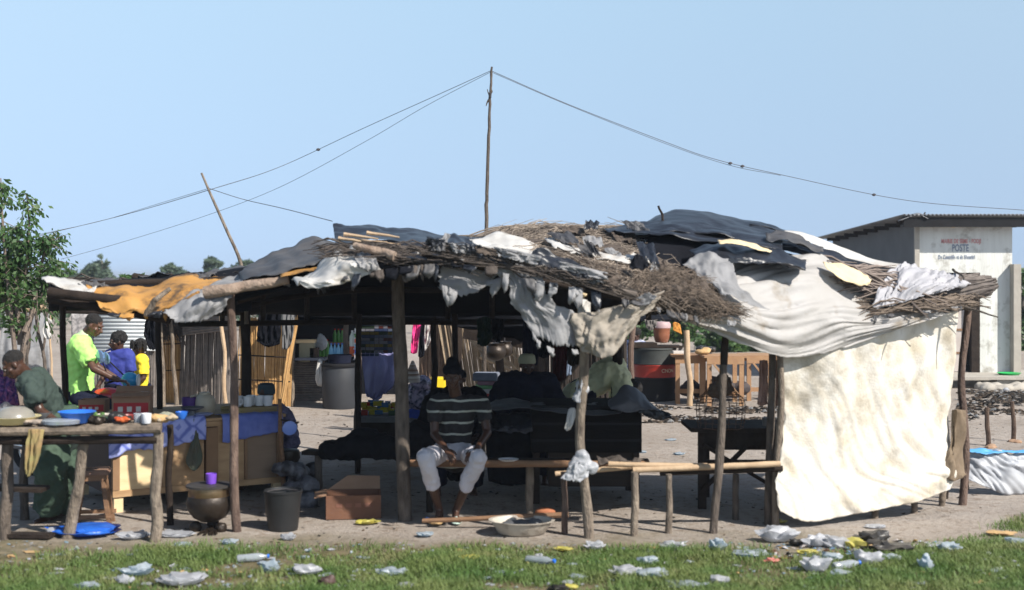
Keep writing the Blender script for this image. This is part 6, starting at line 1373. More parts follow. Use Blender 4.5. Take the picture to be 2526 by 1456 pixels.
ad = N.new('ShaderNodeMath'); ad.operation = 'MULTIPLY_ADD'; L.new(no.outputs['Fac'], ad.inputs[0]); ad.inputs[1].default_value = .25; L.new(vo.outputs['Distance'], ad.inputs[2])
rp = N.new('ShaderNodeValToRGB'); L.new(ad.outputs[0], rp.inputs[0]); e_ = rp.color_ramp.elements
e_[0].position = .15; e_[0].color = (.12,.16,.50,1); e_[1].position = .24; e_[1].color = (.33,.38,.78,1); q_ = e_.new(.45); q_.color = (.40,.45,.82,1); q_ = e_.new(.52); q_.color = (.17,.21,.58,1); q_ = e_.new(.6); q_.color = (.42,.46,.82,1)
L.new(rp.outputs[0], b.inputs['Base Color'])
def K(u, v, z): return A_+ex*u+ey*v+V((0,0,z))
def kcloth(name, label, u0, u1, z0l, z0r, m, seed, hem=.1, nu=50):
    f = surf([[K(u0+(u1-u0)*i/3, .18, zt+.034) for i in range(4)], [K(u0+(u1-u0)*i/3, -.035, zt+.036) for i in range(4)], [K(u0+(u1-u0)*i/3, -.05, z0l+(z0r-z0l)*i/3) for i in range(4)]])
    obj(name, sheet(f, nu, 26, .008, 7, 2, seed=seed, hem=hem, hemf=5, crease=.5, cdir=(3,.3), side=.01), m, None, label, 'cloth', 'blue cloths over the counter edge', solid=.003)
kcloth('counter_cloth', 'lilac blue patterned cloth with diamonds on the left half of the counter', -.05, LK*.525, .47, .56, tie, 5)
kcloth('counter_cloth', 'deeper blue mottled cloth on the right half of the counter', LK*.62, LK*.99, .53, .60, mat('mottled_blue_cloth', (.09,.13,.42), (.16,.21,.55), 7, .8, contrast=1.5), 6, .06)
# things on the counter
ztop = zt+.04
def carton(label, u, v, s, rz, flaps=True, printed=True, z=ztop):
    c = K(u, v, z); tt = thing('cardboard_box', label, 'cardboard box', c); r0 = math.atan2(ex.y, ex.x)+rz; m4 = Matrix.Translation(c) @ Matrix.Rotation(r0, 4, 'Z')
    bm = B(); 
    for q in ((0,-s[1]/2,s[0],.006),(0,s[1]/2,s[0],.006)): box(bm, m4 @ V((q[0],q[1],0)), (q[2],q[3],s[2]), r0)
    for q in (-1,1): box(bm, m4 @ V((q*s[0]/2,0,0)), (.006,s[1]-.008,s[2]-.002), r0)
    box(bm, m4 @ V((0,0,.002)), (s[0]-.01,s[1]-.01,.006), r0); obj('box_body', bm, card, tt, smooth=False)
    if flaps:
        for sy in (-1, 1):
            bm = B(); a = m4 @ V((-s[0]/2,sy*s[1]/2,s[2]+.003)); b_ = m4 @ V((s[0]/2,sy*s[1]/2,s[2]+.003)); o = m4.to_3x3() @ V((0,sy*s[1]*.25,s[2]*.22 if sy > 0 else -.02))
            vs = [bm.verts.new(x) for x in (a, b_, b_+o, a+o)]; bm.faces.new(vs); obj('flap', bm, card, tt, smooth=False, solid=.005)
    if printed:
        bm = B(); box(bm, m4 @ V((0,-s[1]/2-.0045,s[2]*.12)), (s[0]*.92,.002,s[2]*.50), r0); pr = obj('printed_band', bm, card_red, tt, smooth=False)
        bm = B()
        for k in range(3): bm = B(); box(bm, m4 @ V((s[0]*(-.28+.24*k),-s[1]/2-.0065,s[2]*.24)), (s[0]*.13,.002,s[2]*.22), r0); obj('printed_mark', bm, card_white, pr, smooth=False)
    return tt
carton('open brown box with a red printed band, the larger one beside the golden canes', .30, .42, (.33,.22,.21), -.42)
carton('small brown box with red and white print directly behind the blue basin', .10, .98, (.24,.18,.12), -.5, False)
mg = None
for i, (px_, Yo) in enumerate(((590,.16),(606,.24),(622,.16),(641,.26),(655,.18),(672,.12))):
    u_ = (px_-277)/420*LK*1.0; c = K(u_, Yo, ztop+.055)
    if i == 0:
        mg = thing('white_mug', 'white enamel mug standing on the tray on the right half of the counter', 'mug', c, 'white mugs on the counter'); bm = B(); lathe(bm, [(0,0),(.036,0),(.040,.01),(.043,.09),(.044,.093),(.040,.092),(.036,.012),(0,.012)], c, 20); obj('cup_body', bm, white_pl, mg)
        bm = B(); tube(bm, [c+V((.042,0,.075)), c+V((.066,0,.07)), c+V((.068,0,.035)), c+V((.040,0,.022))], .005, 6); obj('handle', bm, white_pl, mg)
    else: dup(mg, c, R.uniform(0,6))
bm = B(); box(bm, K(LK*.84,.2,ztop), (.46,.26,.02), math.atan2(ex.y,ex.x)); box(bm, K(LK*.84,.08,ztop+.022), (.46,.02,.03), math.atan2(ex.y,ex.x)); box(bm, K(LK*.84,.32,ztop+.022), (.46,.02,.03), math.atan2(ex.y,ex.x)); obj('wooden_tray', bm, mat('tray_wood', (.30,.24,.10), (.22,.16,.08), 6), None, 'yellowish wooden tray under the white mugs', 'tray', smooth=False)
tt = thing('plastic_jug', 'large stained translucent jug standing on the counter left of the knotty post', 'jug', K(LK*.59,.3,ztop))
bm = B(); c = K(LK*.59,.3,ztop-.005); lathe(bm, [(0,0),(.085,0),(.095,.02),(.10,.08),(.095,.14),(.07,.17),(.05,.18),(.05,.20),(0,.20)], c, 24); obj('jug_body', bm, mat('stained_plastic', (.50,.46,.38), (.40,.34,.24), 9, .5), tt)
bm = B(); tube(bm, [c+V((-.05,-.02,.18)), c+V((-.12,-.02,.16)), c+V((-.13,-.02,.08)), c+V((-.09,-.02,.05))], .011, 8); obj('handle', bm, MATS['stained_plastic'], tt)
bm = B(); c = K(LK*.50,.32,ztop); lathe(bm, [(0,0),(.055,0),(.06,.02),(.065,.15),(.06,.155),(.055,.02),(0,.02)], c, 20); obj('purple_container', bm, mat('dark_purple_plastic', (.06,.02,.16), (.08,.03,.2), 5, .5), None, 'dark purple container behind the jug on the counter', 'container')
bm = B(); c = K(LK*.475,.10,ztop); lathe(bm, [(0,0),(.05,0),(.03,.03),(.03,.05),(.10,.075),(.105,.085),(.02,.06),(0,.06)], c, 24); obj('metal_dish', bm, tarp_grey, None, 'shallow grey metal dish on a foot at the middle of the counter', 'dish')
bm = B(); c = K(LK*.53,.06,ztop); lathe(bm, [(0,0),(.05,0),(.09,.022),(.085,.026),(.045,.006),(0,.006)], c, 24); obj('saucer', bm, mat('pale_blue_enamel', (.40,.45,.7), (.3,.35,.6), 6, .4), None, 'pale blue saucer next to the footed dish', 'saucer')
tarp('long brownish green rag hanging down from the middle of the counter', [[K(LK*.445,-.03,ztop-.01), K(LK*.465,-.04,ztop-.01), K(LK*.485,-.03,ztop-.01)], [K(LK*.44,-.06,.6), K(LK*.462,-.065,.6), K(LK*.48,-.06,.6)], [K(LK*.40,-.075,.42), K(LK*.45,-.08,.43), K(LK*.495,-.075,.45)], [K(LK*.42,-.075,.34), K(LK*.445,-.08,.31), K(LK*.485,-.075,.36)]], mat('green_brown_rag', (.10,.085,.06), (.07,.10,.07), 8, .9), 'hanging_rag', 'rag', nu=16, nv=24, amp=.02, seed=95)
bm = B(); c = P(715, 1057, 11.6); lathe(bm, [(0,0),(.045,.0),(.066,.008),(.064,.012),(.04,.004),(0,.004)], c, 28, axis=(0,-.93,.36)); pl = obj('blue_plate', bm, mat('periwinkle_plastic', (.16,.24,.58), (.2,.28,.64), 5, .4), None, 'small round periwinkle blue plate beside the right end of the counter', 'plate')
bm = B(); stick(bm, G(701, 12.05), P(690,985,12.0), .022, .018, 8, 6); obj('corner_post', bm, wood_brown, None, 'thin brown post at the right end of the plywood counter', 'post')
bm = B(); stick(bm, P(693,1036,11.7), P(735,1044,11.6), .008, .008, 6, 3, .004); obj('spoon_stick', bm, wood_dark, None, 'dark stick poking out above the periwinkle blue plate', 'stick')
# ------------------------------------------------------------------ rough table at the front left
t = thing('rough_table', 'rough plank table on branch legs at the left front', 'table', G(190, 10.3)); zT = .87
bm = B(); 
for k in range(5): stick(bm, V((-4.25, 10.02+k*.15, zT-.02)), V((-2.72-.04*k, 10.06+k*.15, zT+.0+.004*k)), .035, .032, 8, 12, .02)
obj('plank_top', bm, wood_grey, t)
bm = B(); stick(bm, V((-4.25, 10.10, zT-.09)), V((-2.76, 10.08, zT-.085)), .035, .03, 8, 8, .02); obj('rail', bm, wood_dark, t)
for a, b_, r0, m in ((G(378,10.08), G(392,10.10)+V((0,0,zT-.03)), .047, wood_post), (G(158,10.22), G(214,10.15)+V((0,0,zT-.06)), .047, wood_post), (G(14,10.15), G(20,10.15)+V((0,0,zT-.04)), .05, wood_mid), (G(60,11.0), G(62,11.0)+V((0,0,zT-.04)), .04, wood_mid), (G(420,10.75), G(418,10.7)+V((0,0,zT-.04)), .03, wood_dark)):
    bm = B(); stick(bm, a-V((0,0,.1)), b_, r0, r0*.85, 12, 8, .02); obj('leg', bm, m, t)
bm = B(); bar(bm, V((-4.3,10.35,.38)), V((-3.72,10.35,.36)), .2, .03); obj('lower_shelf', bm, wood_dark, t, smooth=False)
bm = B(); bar(bm, V((-4.3,10.2,.03)), V((-3.6,10.15,.03)), .12, .03); obj('ground_board', bm, wood_dark, t, smooth=False)
# things on the rough table
def on(px, v): return V(((px-CX)/F*(10.1+v), 10.1+v, zT+.03))
c = on(36, .08); tt = thing('yellow_tray', 'wide pale yellow basin piled with food at the left end of the rough table', 'basin', c)
bm = B(); lathe(bm, [(0,0),(.14,0),(.16,.01),(.19,.055),(.20,.06),(.185,.06),(.15,.02),(0,.02)], c, 36); obj('basin_body', bm, mat('pale_yellow_enamel', (.75,.66,.36), (.7,.6,.3), 5, .4), tt)
bm = B(); lathe(bm, [(.155,.055),(.155,.06),(.13,.10),(.08,.13),(0,.14)], c, 28); obj('dome_cover', bm, mat('cloudy_plastic', (.42,.42,.38), (.32,.30,.26), 6, .25, trans=.35), None, 'cloudy see-through dome cover over the yellow basin', 'cover')
bm = B()
for k in range(14): ell(bm, c+V((R.uniform(-.11,.02), R.uniform(-.1,.1), .04+R.uniform(0,.03))), (.035,.03,.022))
obj('food_pieces', fuse(bm, .01, 2), mat('fried_food', (.35,.14,.06), (.25,.10,.05), 20, .7), tt)
bm = B(); c = on(190, .12); lathe(bm, [(0,0),(.08,0),(.095,.01),(.135,.085),(.145,.09),(.145,.095),(.13,.09),(.09,.02),(0,.02)], c, 36); obj('blue_basin', bm, blue_pl, None, 'bright blue plastic basin on the rough table', 'basin')
bm = B(); c = on(150, .02); lathe(bm, [(0,0),(.10,0),(.12,.01),(.125,.035),(.11,.045),(0,.05)], c, 28, sx=1.2); obj('clear_tray', bm, clear_pl, None, 'flat clear plastic tray in front of the blue basin', 'tray')
bm = B(); c = on(361, .1); lathe(bm, [(0,0),(.032,0),(.036,.005),(.040,.08),(.037,.08),(.033,.008),(0,.008)], c, 20); obj('white_cup', bm, white_pl, None, 'white cup standing on the right half of the rough table', 'cup')
bm = B(); c = on(340, .15); lathe(bm, [(0,0),(.03,0),(.034,.075),(.031,.075),(.028,.006),(0,.006)], c, 20); obj('clear_cup', bm, clear_pl, None, 'clear tumbler immediately left of the white cup', 'cup')
for k, (px, v, s, m, lab) in enumerate(((70,.0,(.14,.08,.035),mat('printed_rag', (.40,.33,.27), (.22,.18,.15), 22, .9),'crumpled printed rag spread at the edge of the rough table'), (245,.12,(.10,.08,.05),soot,'black greasy lump right of the blue basin'), (290,.2,(.16,.10,.06),film_k,'heap of black plastic at the middle of the rough table'), (395,.2,(.11,.08,.05),film_t,'heap of tan peelings near the right end of the rough table'), (425,.35,(.12,.08,.05),mat('olive_rag', (.20,.21,.16), (.3,.3,.24), 12, .9),'olive rag heaped past the right end of the rough table'), (12,.35,(.12,.1,.10),mat('dark_pan', (.03,.03,.04), (.06,.06,.07), 9, .5),'dark pan behind the yellow basin'))):
    bm = B(); c = on(px, v); 
    for j in range(5): ell(bm, c+V((R.uniform(-.6,.6)*s[0], R.uniform(-.5,.5)*s[1], R.uniform(.2,.8)*s[2])), (s[0]*R.uniform(.3,.6), s[1]*R.uniform(.4,.7), s[2]*R.uniform(.4,.8)))
    obj('table_rag' if 'rag' in lab else 'heap', fuse(bm, .009, 1, .012, 25), m, None, lab, 'rag' if 'rag' in lab else 'heap')
# more goods crowded on the rough table
for k, (px, v, r_, h_, m, nm, lab) in enumerate(((262,.34,.075,.05,enamel,'bowl','chipped enamel bowl at the back of the rough table'),(268,.30,.055,.035,mat('green_enamel', (.08,.22,.14), (.12,.28,.18), 6, .4),'small_bowl','small green bowl before the chipped enamel one'),(318,.32,.06,.045,mat('dark_red_enamel', (.22,.03,.03), (.28,.05,.04), 6, .4),'bowl','dark red bowl in the middle of the rough table'),(104,.38,.08,.06,tarp_grey,'bowl','dull grey metal bowl between the yellow and the blue basins'),(448,.42,.05,.06,blue_pl,'small_bowl','little blue bowl at the right end of the rough table goods'))):
    bm = B(); c = on(px, v); lathe(bm, [(0,0),(r_*.5,0),(r_*.85,h_*.5),(r_,h_),(r_*.96,h_),(r_*.8,h_*.5),(r_*.4,.008),(0,.008)], c, 24); obj(nm, bm, m, None, lab, 'bowl')
for k, (px, v, n_, m, lab) in enumerate(((232,.30,9,mat('leaf_vegetable', (.05,.12,.03), (.10,.2,.05), 20, .7),'heap of green leaves behind the blue basin'),(300,.12,10,mat('small_red_fruit', (.45,.05,.02), (.5,.12,.03), 9, .4),'small pile of red tomatoes on the rough table'),(412,.15,9,mat('pale_roots', (.42,.34,.24), (.3,.23,.15), 9, .8),'pile of pale roots before the tan peelings'))):
    bm = B(); c = on(px, v)
    for j in range(n_): ell(bm, c+V((R.uniform(-.07,.07), R.uniform(-.05,.05), .018+R.uniform(0,.035))), (R.uniform(.018,.032), .02, R.uniform(.014,.022)), sub=1)
    obj('produce_pile', fuse(bm, .007, 1, .006, 40), m, None, lab, 'produce')
tarp('greenish yellow rag hanging from the edge of the rough table', [[V((-3.72,9.98,.88)),V((-3.67,9.97,.885)),V((-3.60,9.98,.88))],[V((-3.73,9.96,.75)),V((-3.68,9.955,.75)),V((-3.61,9.96,.76))],[V((-3.74,9.95,.62)),V((-3.70,9.95,.60)),V((-3.64,9.955,.64))],[V((-3.74,9.95,.54)),V((-3.71,9.95,.50)),V((-3.67,9.955,.56))]], mat('yellow_green_rag', (.22,.21,.08), (.28,.17,.08), 10, .9, c3=(.14,.08,.06), s3=9), 'hanging_rag', 'rag', nu=18, nv=24, amp=.025, seed=96, hem=.1)

# stool
Ys = 10.75; c = G(230, Ys); t = thing('wooden_stool', 'small dark wooden stool with splayed legs in front of the plywood counter', 'stool', c)
bm = B(); box(bm, c+V((0,0,.425)), (.28,.26,.035), .2, .94); bmesh.ops.bevel(bm, geom=bm.edges[:], offset=.012, segments=2, affect='EDGES'); obj('seat', bm, mat('stool_wood', (.20,.12,.085), (.27,.16,.11), 6, .8), t)
bm = B(); box(bm, c+V((0,0,.375)), (.22,.20,.05), .2); obj('seat_apron', bm, wood_brown, t, smooth=False)
for sx in (-1,1):
    for sy in (-1,1):
        r2 = Matrix.Rotation(.2, 3, 'Z'); bm = B(); bar(bm, c+r2 @ V((sx*.145,sy*.135,-.01)), c+r2 @ V((sx*.085,sy*.08,.40)), .034, .030); obj('leg', bm, wood_brown, t, smooth=False)
for sy in (-1,1):
    r2 = Matrix.Rotation(.2, 3, 'Z'); bm = B(); bar(bm, c+r2 @ V((-.17,sy*.131,.085)), c+r2 @ V((.17,sy*.131,.085)), .028, .03); obj('stretcher', bm, wood_brown, t, smooth=False)
# brass cooking pot on stones with a purple cup
c = G(517, 10.5); c.z = .07; t = thing('cooking_pot', 'round tarnished brass cooking pot with a dark lid on hearth stones', 'pot', c)
bm = B(); lathe(bm, [(0,0),(.07,.006),(.13,.04),(.172,.10),(.185,.155),(.178,.20),(.168,.215)], c, 44); obj('pot_belly', bm, soot, t)
bm = B(); lathe(bm, [(.168,.215),(.170,.225),(.168,.265),(.166,.282),(.15,.284)], c, 44); obj('brass_neck', bm, brass, t)
bm = B(); lathe(bm, [(.15,.284),(.188,.287),(.190,.302),(.18,.306),(0,.310)], c, 44); obj('lid', bm, mat('dull_lid', (.045,.04,.038), (.075,.07,.065), 6, .5, metal=.3), t)
cc = c+V((.015,-.01,.311)); bm = B(); lathe(bm, [(0,0),(.038,0),(.040,.004),(.044,.082),(.042,.082),(.037,.006),(0,.006)], cc, 24); obj('purple_cup', bm, purple, None, 'bright purple cup standing on the lid of the brass pot', 'cup')
for k, (dx, dy) in enumerate(((-.11,-.02),(.10,-.05),(.0,.12))):
    bm = B(); ell(bm, G(517,10.5)+V((dx,dy,.03)), (.05,.045,.05)); obj('hearth_stone', fuse(bm, .01, 1, .012, 14), soot, None, ('left','right','rear')[k]+' sooty stone under the brass cooking pot', 'stone', 'hearth stones')
bm = B()
for k in range(7): a = R.uniform(-.5,.5)-math.pi/2; stick(bm, G(517,10.5)+V((R.uniform(-.03,.03),0,.02)), G(517,10.5)+V((math.cos(a)*.22, math.sin(a)*.22,.012)), .012, .008, 6, 3)
obj('burnt_sticks', bm, soot, None, 'few burnt sticks poking out below the brass pot', 'firewood')
# black bucket
c = G(698, 10.55); t = thing('black_bucket', 'black plastic bucket standing on the sand right of the knotty post', 'bucket', c)
bm = B(); lathe(bm, [(0,0),(.118,0),(.122,.01),(.150,.30),(.156,.302),(.158,.318),(.150,.322),(.146,.30),(.118,.02),(0,.02)], c, 36); obj('bucket_body', bm, dark_pl, t)
bm = B(); tube(bm, [c+V((-.152,0,.29)), c+V((-.12,.09,.30)), c+V((0,.14,.305)), c+V((.12,.09,.30)), c+V((.152,0,.29))], .004, 6); obj('bail', bm, string_m, t)
# open box on the ground
c = G(872, 11.15); t = thing('cardboard_box', 'brown cardboard box with raised flaps on the ground beside the thick post', 'cardboard box', c); s = (.46,.32,.20); rz = .12
m4 = Matrix.Translation(c) @ Matrix.Rotation(rz, 4, 'Z'); bm = B()
for q in (-1,1): box(bm, m4 @ V((0,q*s[1]/2,0)), (s[0],.007,s[2]), rz); box(bm, m4 @ V((q*s[0]/2,0,0)), (.007,s[1]-.01,s[2]-.002), rz)
box(bm, m4 @ V((0,0,.003)), (s[0]-.01,s[1]-.01,.006), rz); obj('box_body', bm, mat('box_cardboard', (.17,.08,.045), (.13,.058,.034), 5, .85, .15, 30), t, smooth=False)
for pts in (((-.22,.16,.203),(.23,.16,.203),(.23,.24,.30),(-.05,.24,.31)), ((-.23,-.16,.203),(-.23,.16,.203),(-.33,.14,.19),(-.33,-.14,.18))):
    bm = B(); bm.faces.new([bm.verts.new(m4 @ V(p)) for p in pts]); obj('flap', bm, card, t, smooth=False, solid=.006)
bm = B(); 
for k in range(4): box(bm, m4 @ V((-.12+.08*k,-s[1]/2-.0055,.10)), (.05,.002,.035), rz)
obj('faint_print', bm, mat('faded_brown_print', (.20,.09,.06), rough=.9), t, smooth=False)
# long bench
t = thing('long_bench', 'long low bench of poles and planks running under the middle roof', 'bench', G(1300, 11)); zS = .475
bm = B(); stick(bm, G(1010,10.98)+V((0,0,zS)), G(1600,10.9)+V((0,0,zS+.005)), .032, .028, 10, 10, .015); obj('seat_pole', bm, wood_brown, t)
bm = B(); bar(bm, G(980,11.14)+V((0,0,zS)), G(1600,11.1)+V((0,0,zS)), .16, .028); obj('seat_plank', bm, wood_dark, t, smooth=False)
bm = B(); stick(bm, G(1500,10.55)+V((0,0,.53)), G(1745,10.55)+V((0,0,.515)), .022, .022, 10, 8, .015); stick(bm, G(1370,10.62)+V((0,0,.44)), G(1560,10.62)+V((0,0,.50)), .02, .024, 10, 8, .02); obj('seat_pole', bm, wood_pale, t)
for px, Y, zz, m, r0 in ((1306,11.25,.47,wood_post,.035),(1392,10.4,.49,wood_red,.026),(1566,10.32,.50,wood_post,.030),(1060,11.35,.46,wood_dark,.03)):
    bm = B(); stick(bm, G(px, Y)-V((0,0,.1)), G(px, Y)+V((0,0,zz)), r0, r0, 10, 6, .006); obj('leg', bm, m, t)
t = thing('pole_bench', 'bench of one peeled pole over a dark log right of the black kiosk', 'bench', G(1770, 10.6))
bm = B(); stick(bm, P(1560,1160,10.5), P(1924,1144,10.55), .026, .024, 10, 10, .012); obj('seat_pole', bm, wood_pale, t)
bm = B(); stick(bm, P(1628,1166,10.6), P(1930,1156,10.62), .028, .024, 10, 8, .012); obj('support_log', bm, wood_dark, t)
for px, Y, m in ((1650,10.42,wood_post),(1815,11.0,wood_mid)):
    bm = B(); stick(bm, G(px, Y)-V((0,0,.1)), P(px, 1170, Y), .028, .026, 10, 6, .006); obj('leg', bm, m, t)
t = thing('low_bench', 'low dark bench with planks reaching left behind the thick post', 'bench', G(880, 12))
bm = B(); bar(bm, G(752,12.1)+V((0,0,.42)), G(1010,11.9)+V((0,0,.40)), .18, .035); obj('seat_plank', bm, wood_dark, t, smooth=False)
for px in (786, 990): bm = B(); stick(bm, G(px,12.1)-V((0,0,.1)), G(px,12.05)+V((0,0,.40)), .035, .035, 8, 4); obj('leg', bm, wood_mid, t)
bm = B()
for q in ((830,11.9,.46,.18,.10),(880,11.9,.50,.22,.12),(940,11.9,.50,.22,.12),(1000,11.9,.50,.2,.12),(900,12,.58,.14,.08),(1040,11.9,.6,.16,.14)): ell(bm, G(q[0],q[1])+V((0,0,q[2])), (q[3],.16,q[4]))
obj('black_plastic_heap', fuse(bm, .02, 2, .035, 8), tarp_black2, None, 'heap of black plastic and cloth on the low bench behind the thick post', 'heap')
bm = B()
for k in range(9): ell(bm, G(R.uniform(705,775), R.uniform(11.6,12.4))+V((0,0,R.uniform(.04,.30))), (R.uniform(.07,.13),.1,R.uniform(.06,.1)))
obj('dark_bags', fuse(bm, .016, 2, .03, 12), mat('grey_black_bags', (.025,.025,.03), (.16,.16,.18), 9, .5, contrast=2), None, 'jumble of grey and black bags right of the plywood counter', 'bags')
bm = B(); lathe(bm, [(0,0),(.08,.02),(.11,.08),(.10,.15),(.08,.16),(0,.16)], P(712,1150,12.2), 24); obj('black_kettle', fuse(bm, .01, 1) if False else bm, soot, None, 'round black pot on top of the jumbled bags', 'pot')
# low pole, metal basin, small things at the man's feet
bm = B(); stick(bm, P(1042,1285,10.65), P(1402,1270,10.55), .018, .024, 8, 10, .01); obj('fallen_pole', bm, wood_brown, None, 'long brown pole lying just above the ground before the seated man\'s feet', 'pole')
c = G(1287, 10.38); t = thing('metal_basin', 'wide chipped enamel basin on the ground, its rim bent', 'basin', c)
bm = B(); lathe(bm, [(0,0),(.17,0),(.19,.01),(.245,.10),(.265,.105),(.267,.112),(.24,.11),(.18,.02),(0,.02)], c, 40, sy=.8); obj('basin_body', bm, enamel, t)
bm = B(); ell(bm, c+V((-.02,0,.07)), (.16,.12,.035)); ell(bm, c+V((.10,.02,.085)), (.07,.06,.03)); obj('basin_contents', fuse(bm, .01, 2, .01, 20), tarp_grey, t)
bm = B(); ell(bm, P(1345,1262,10.9), (.09,.06,.035)); obj('orange_gourd', bm, mat('orange_brown_lump', (.40,.15,.06), (.3,.1,.05), 8), None, 'orange brown lump half hidden behind the rim of the enamel basin', 'gourd')
bm = B(); c = P(1254,1137,10.95); lathe(bm, [(0,0),(.06,0),(.085,.012),(.088,.016),(.06,.006),(0,.006)], c+V((0,0,-.0)), 28); obj('white_plate', bm, white_pl, None, 'white plate lying on the bench right of the seated man', 'plate')
for px, py, m, lab in ((1060,1290,mat('blue_slipper_rubber', (.08,.14,.3), (.1,.18,.35), 9), 'dark blue slipper at the foot of the thick post'), (1075,1296,film_t, 'tan crushed wrapper by the blue slipper')):
    bm = B(); Y = F*CAMZ/(py-HZ); ell(bm, G(px, Y)+V((0,0,.02)), (.06,.04,.018)); ell(bm, G(px-6, Y)+V((0,0,.03)), (.03,.03,.02)); obj('slipper' if 'slipper' in lab else 'wrapper', fuse(bm, .007, 1, .006, 30), m, None, lab, 'slipper' if 'slipper' in lab else 'litter')
# black kiosk behind the bench
a, b_ = G(1310, 11.75), G(1583, 11.75); t = thing('black_kiosk', 'black painted wooden kiosk counter in the shade, covered with dark plastic sheets', 'kiosk', a.lerp(b_, .5))
bm = B(); box(bm, a.lerp(b_, .5)+V((0,.4,.46)), (b_.x-a.x, .8, .42)); obj('upper_box', bm, mat('smoky_black_boards', (.005,.005,.006), (.013,.011,.010), 3, .85, .2, 20, stretch=(1,1,7), spec=.08), t, smooth=False)
bm = B(); box(bm, a.lerp(b_, .5)+V((.06,.42,.14)), (b_.x-a.x-.2, .7, .315)); obj('lower_box', bm, mat('dark_ribbed_boards', (.030,.019,.013), (.012,.009,.007), 4, .8, stretch=(1,1,12)), t, smooth=False)
for x in (a.x+.05, b_.x-.05):
    for y in (11.79, 12.5): bm = B(); bar(bm, V((x,y,-.05)), V((x,y,.455)), .06, .06); obj('leg', bm, wood_dark, t, smooth=False)
for q in (.10,.25,.4):
    bm = B(); box(bm, a.lerp(b_, .5)+V((0,-.008,.46+q)), (b_.x-a.x, .012, .025)); obj('batten', bm, black, t, smooth=False)
tarp('large greyish black plastic sheet spread over the kiosk top', [[(1235,985,12.3),(1340,988,12.4),(1450,992,12.4),(1530,992,12.4)],[(1190,1000,11.9),(1320,998,11.9),(1440,1000,11.9),(1540,1002,11.9)],[(1160,1012,11.6),(1300,1008,11.6),(1400,1024,11.55),(1530,1018,11.6)]], tarp_grey, seed=101, amp=.03, nu=50)
tarp('stiff grey triangular sheet standing up at the right of the kiosk top', [[(1500,985,11.9),(1545,950,12.0),(1580,965,12.0),(1610,995,11.9)],[(1500,1000,11.7),(1550,985,11.7),(1590,995,11.7),(1622,1006,11.7)],[(1510,1010,11.6),(1555,1018,11.6),(1590,1010,11.6),(1626,1012,11.6)]], mat('mid_grey_sheet', (.11,.11,.125), (.16,.16,.175), 4, .6), seed=102, amp=.02, nu=24, nv=16)
tarp('ragged black corner of plastic jutting out right of the kiosk', [[(1560,1005,11.7),(1610,1004,11.7),(1650,1016,11.7)],[(1572,1016,11.65),(1620,1022,11.65),(1655,1030,11.65)],[(1590,1024,11.65),(1626,1040,11.65),(1652,1034,11.65)]], tarp_black, seed=103, nu=20, nv=12, hem=.15)
tarp('black plastic draped behind the seated man\'s elbow', [[(1205,1010,11.9),(1250,1018,11.9),(1310,1016,11.9)],[(1205,1045,11.7),(1255,1052,11.7),(1312,1050,11.7)],[(1208,1062,11.65),(1260,1068,11.65),(1314,1062,11.65)]], tarp_black, seed=104, nu=24, nv=14, amp=.04)
tarp('dark sheeting hanging low between the seated man and the black kiosk', [[(1195,1060,12),(1250,1066,12),(1312,1064,12)],[(1200,1130,12),(1250,1130,12),(1312,1130,12)],[(1205,1190,12),(1250,1200,12),(1312,1195,12)]], blackcloth, seed=105, nu=20, nv=16, amp=.04)
for x0, lab in ((1400,'white plastic strip hanging down at the left of the wrapped post'),(1396,None)):
    if lab: tarp(lab, [[(1402,1008,10.6),(1412,1006,10.6),(1424,1010,10.6)],[(1396,1040,10.55),(1405,1044,10.55),(1416,1038,10.55)],[(1392,1058,10.55),(1399,1064,10.55),(1408,1060,10.55)]], tarp_white, 'plastic_strip', 'plastic strip', seed=106, nu=10, nv=14, amp=.02)
tarp('thin torn tail of the white plastic bag on the wrapped post', [[(1404,1150,10.0),(1425,1140,9.98),(1455,1146,10.0)],[(1392,1168,9.99),(1422,1172,9.97),(1452,1174,10.0)],[(1380,1184,9.99),(1420,1196,9.98),(1440,1186,10.0)]], film, 'plastic_film', 'plastic film', seed=121, nu=20, nv=14, amp=.03, hem=.25)
bm = B()
for q in ((1440,1128,.05,.055),(1434,1150,.10,.075),(1452,1154,.075,.05),(1420,1150,.06,.05)): ell(bm, P(q[0],q[1],10.05), (q[2],.06,q[3]))
obj('white_plastic_bag', fuse(bm, .01, 3, .03, 11), film, None, 'big crumpled white plastic bag tied to the wrapped post at bench height', 'plastic bag')
tarp('whitish plastic tied round the wrapped post at shoulder height', [[(1424,938,10.2),(1436,934,10.14),(1450,940,10.2)],[(1416,965,10.18),(1434,966,10.12),(1450,962,10.18)],[(1410,990,10.16),(1426,1000,10.13),(1444,992,10.17)]], film, 'tied_plastic', 'plastic', nu=16, nv=18, amp=.03, seed=122, hem=.2)
tarp('dim heap of burnt scraps lying on the bench near the wrapped post', [[(1470,1128,10.75),(1530,1126,10.75),(1590,1130,10.75)],[(1480,1146,10.6),(1530,1148,10.6),(1570,1146,10.6)]], straw_dark, 'scraps', 'scraps', seed=108, amp=.05, nu=24, nv=10)
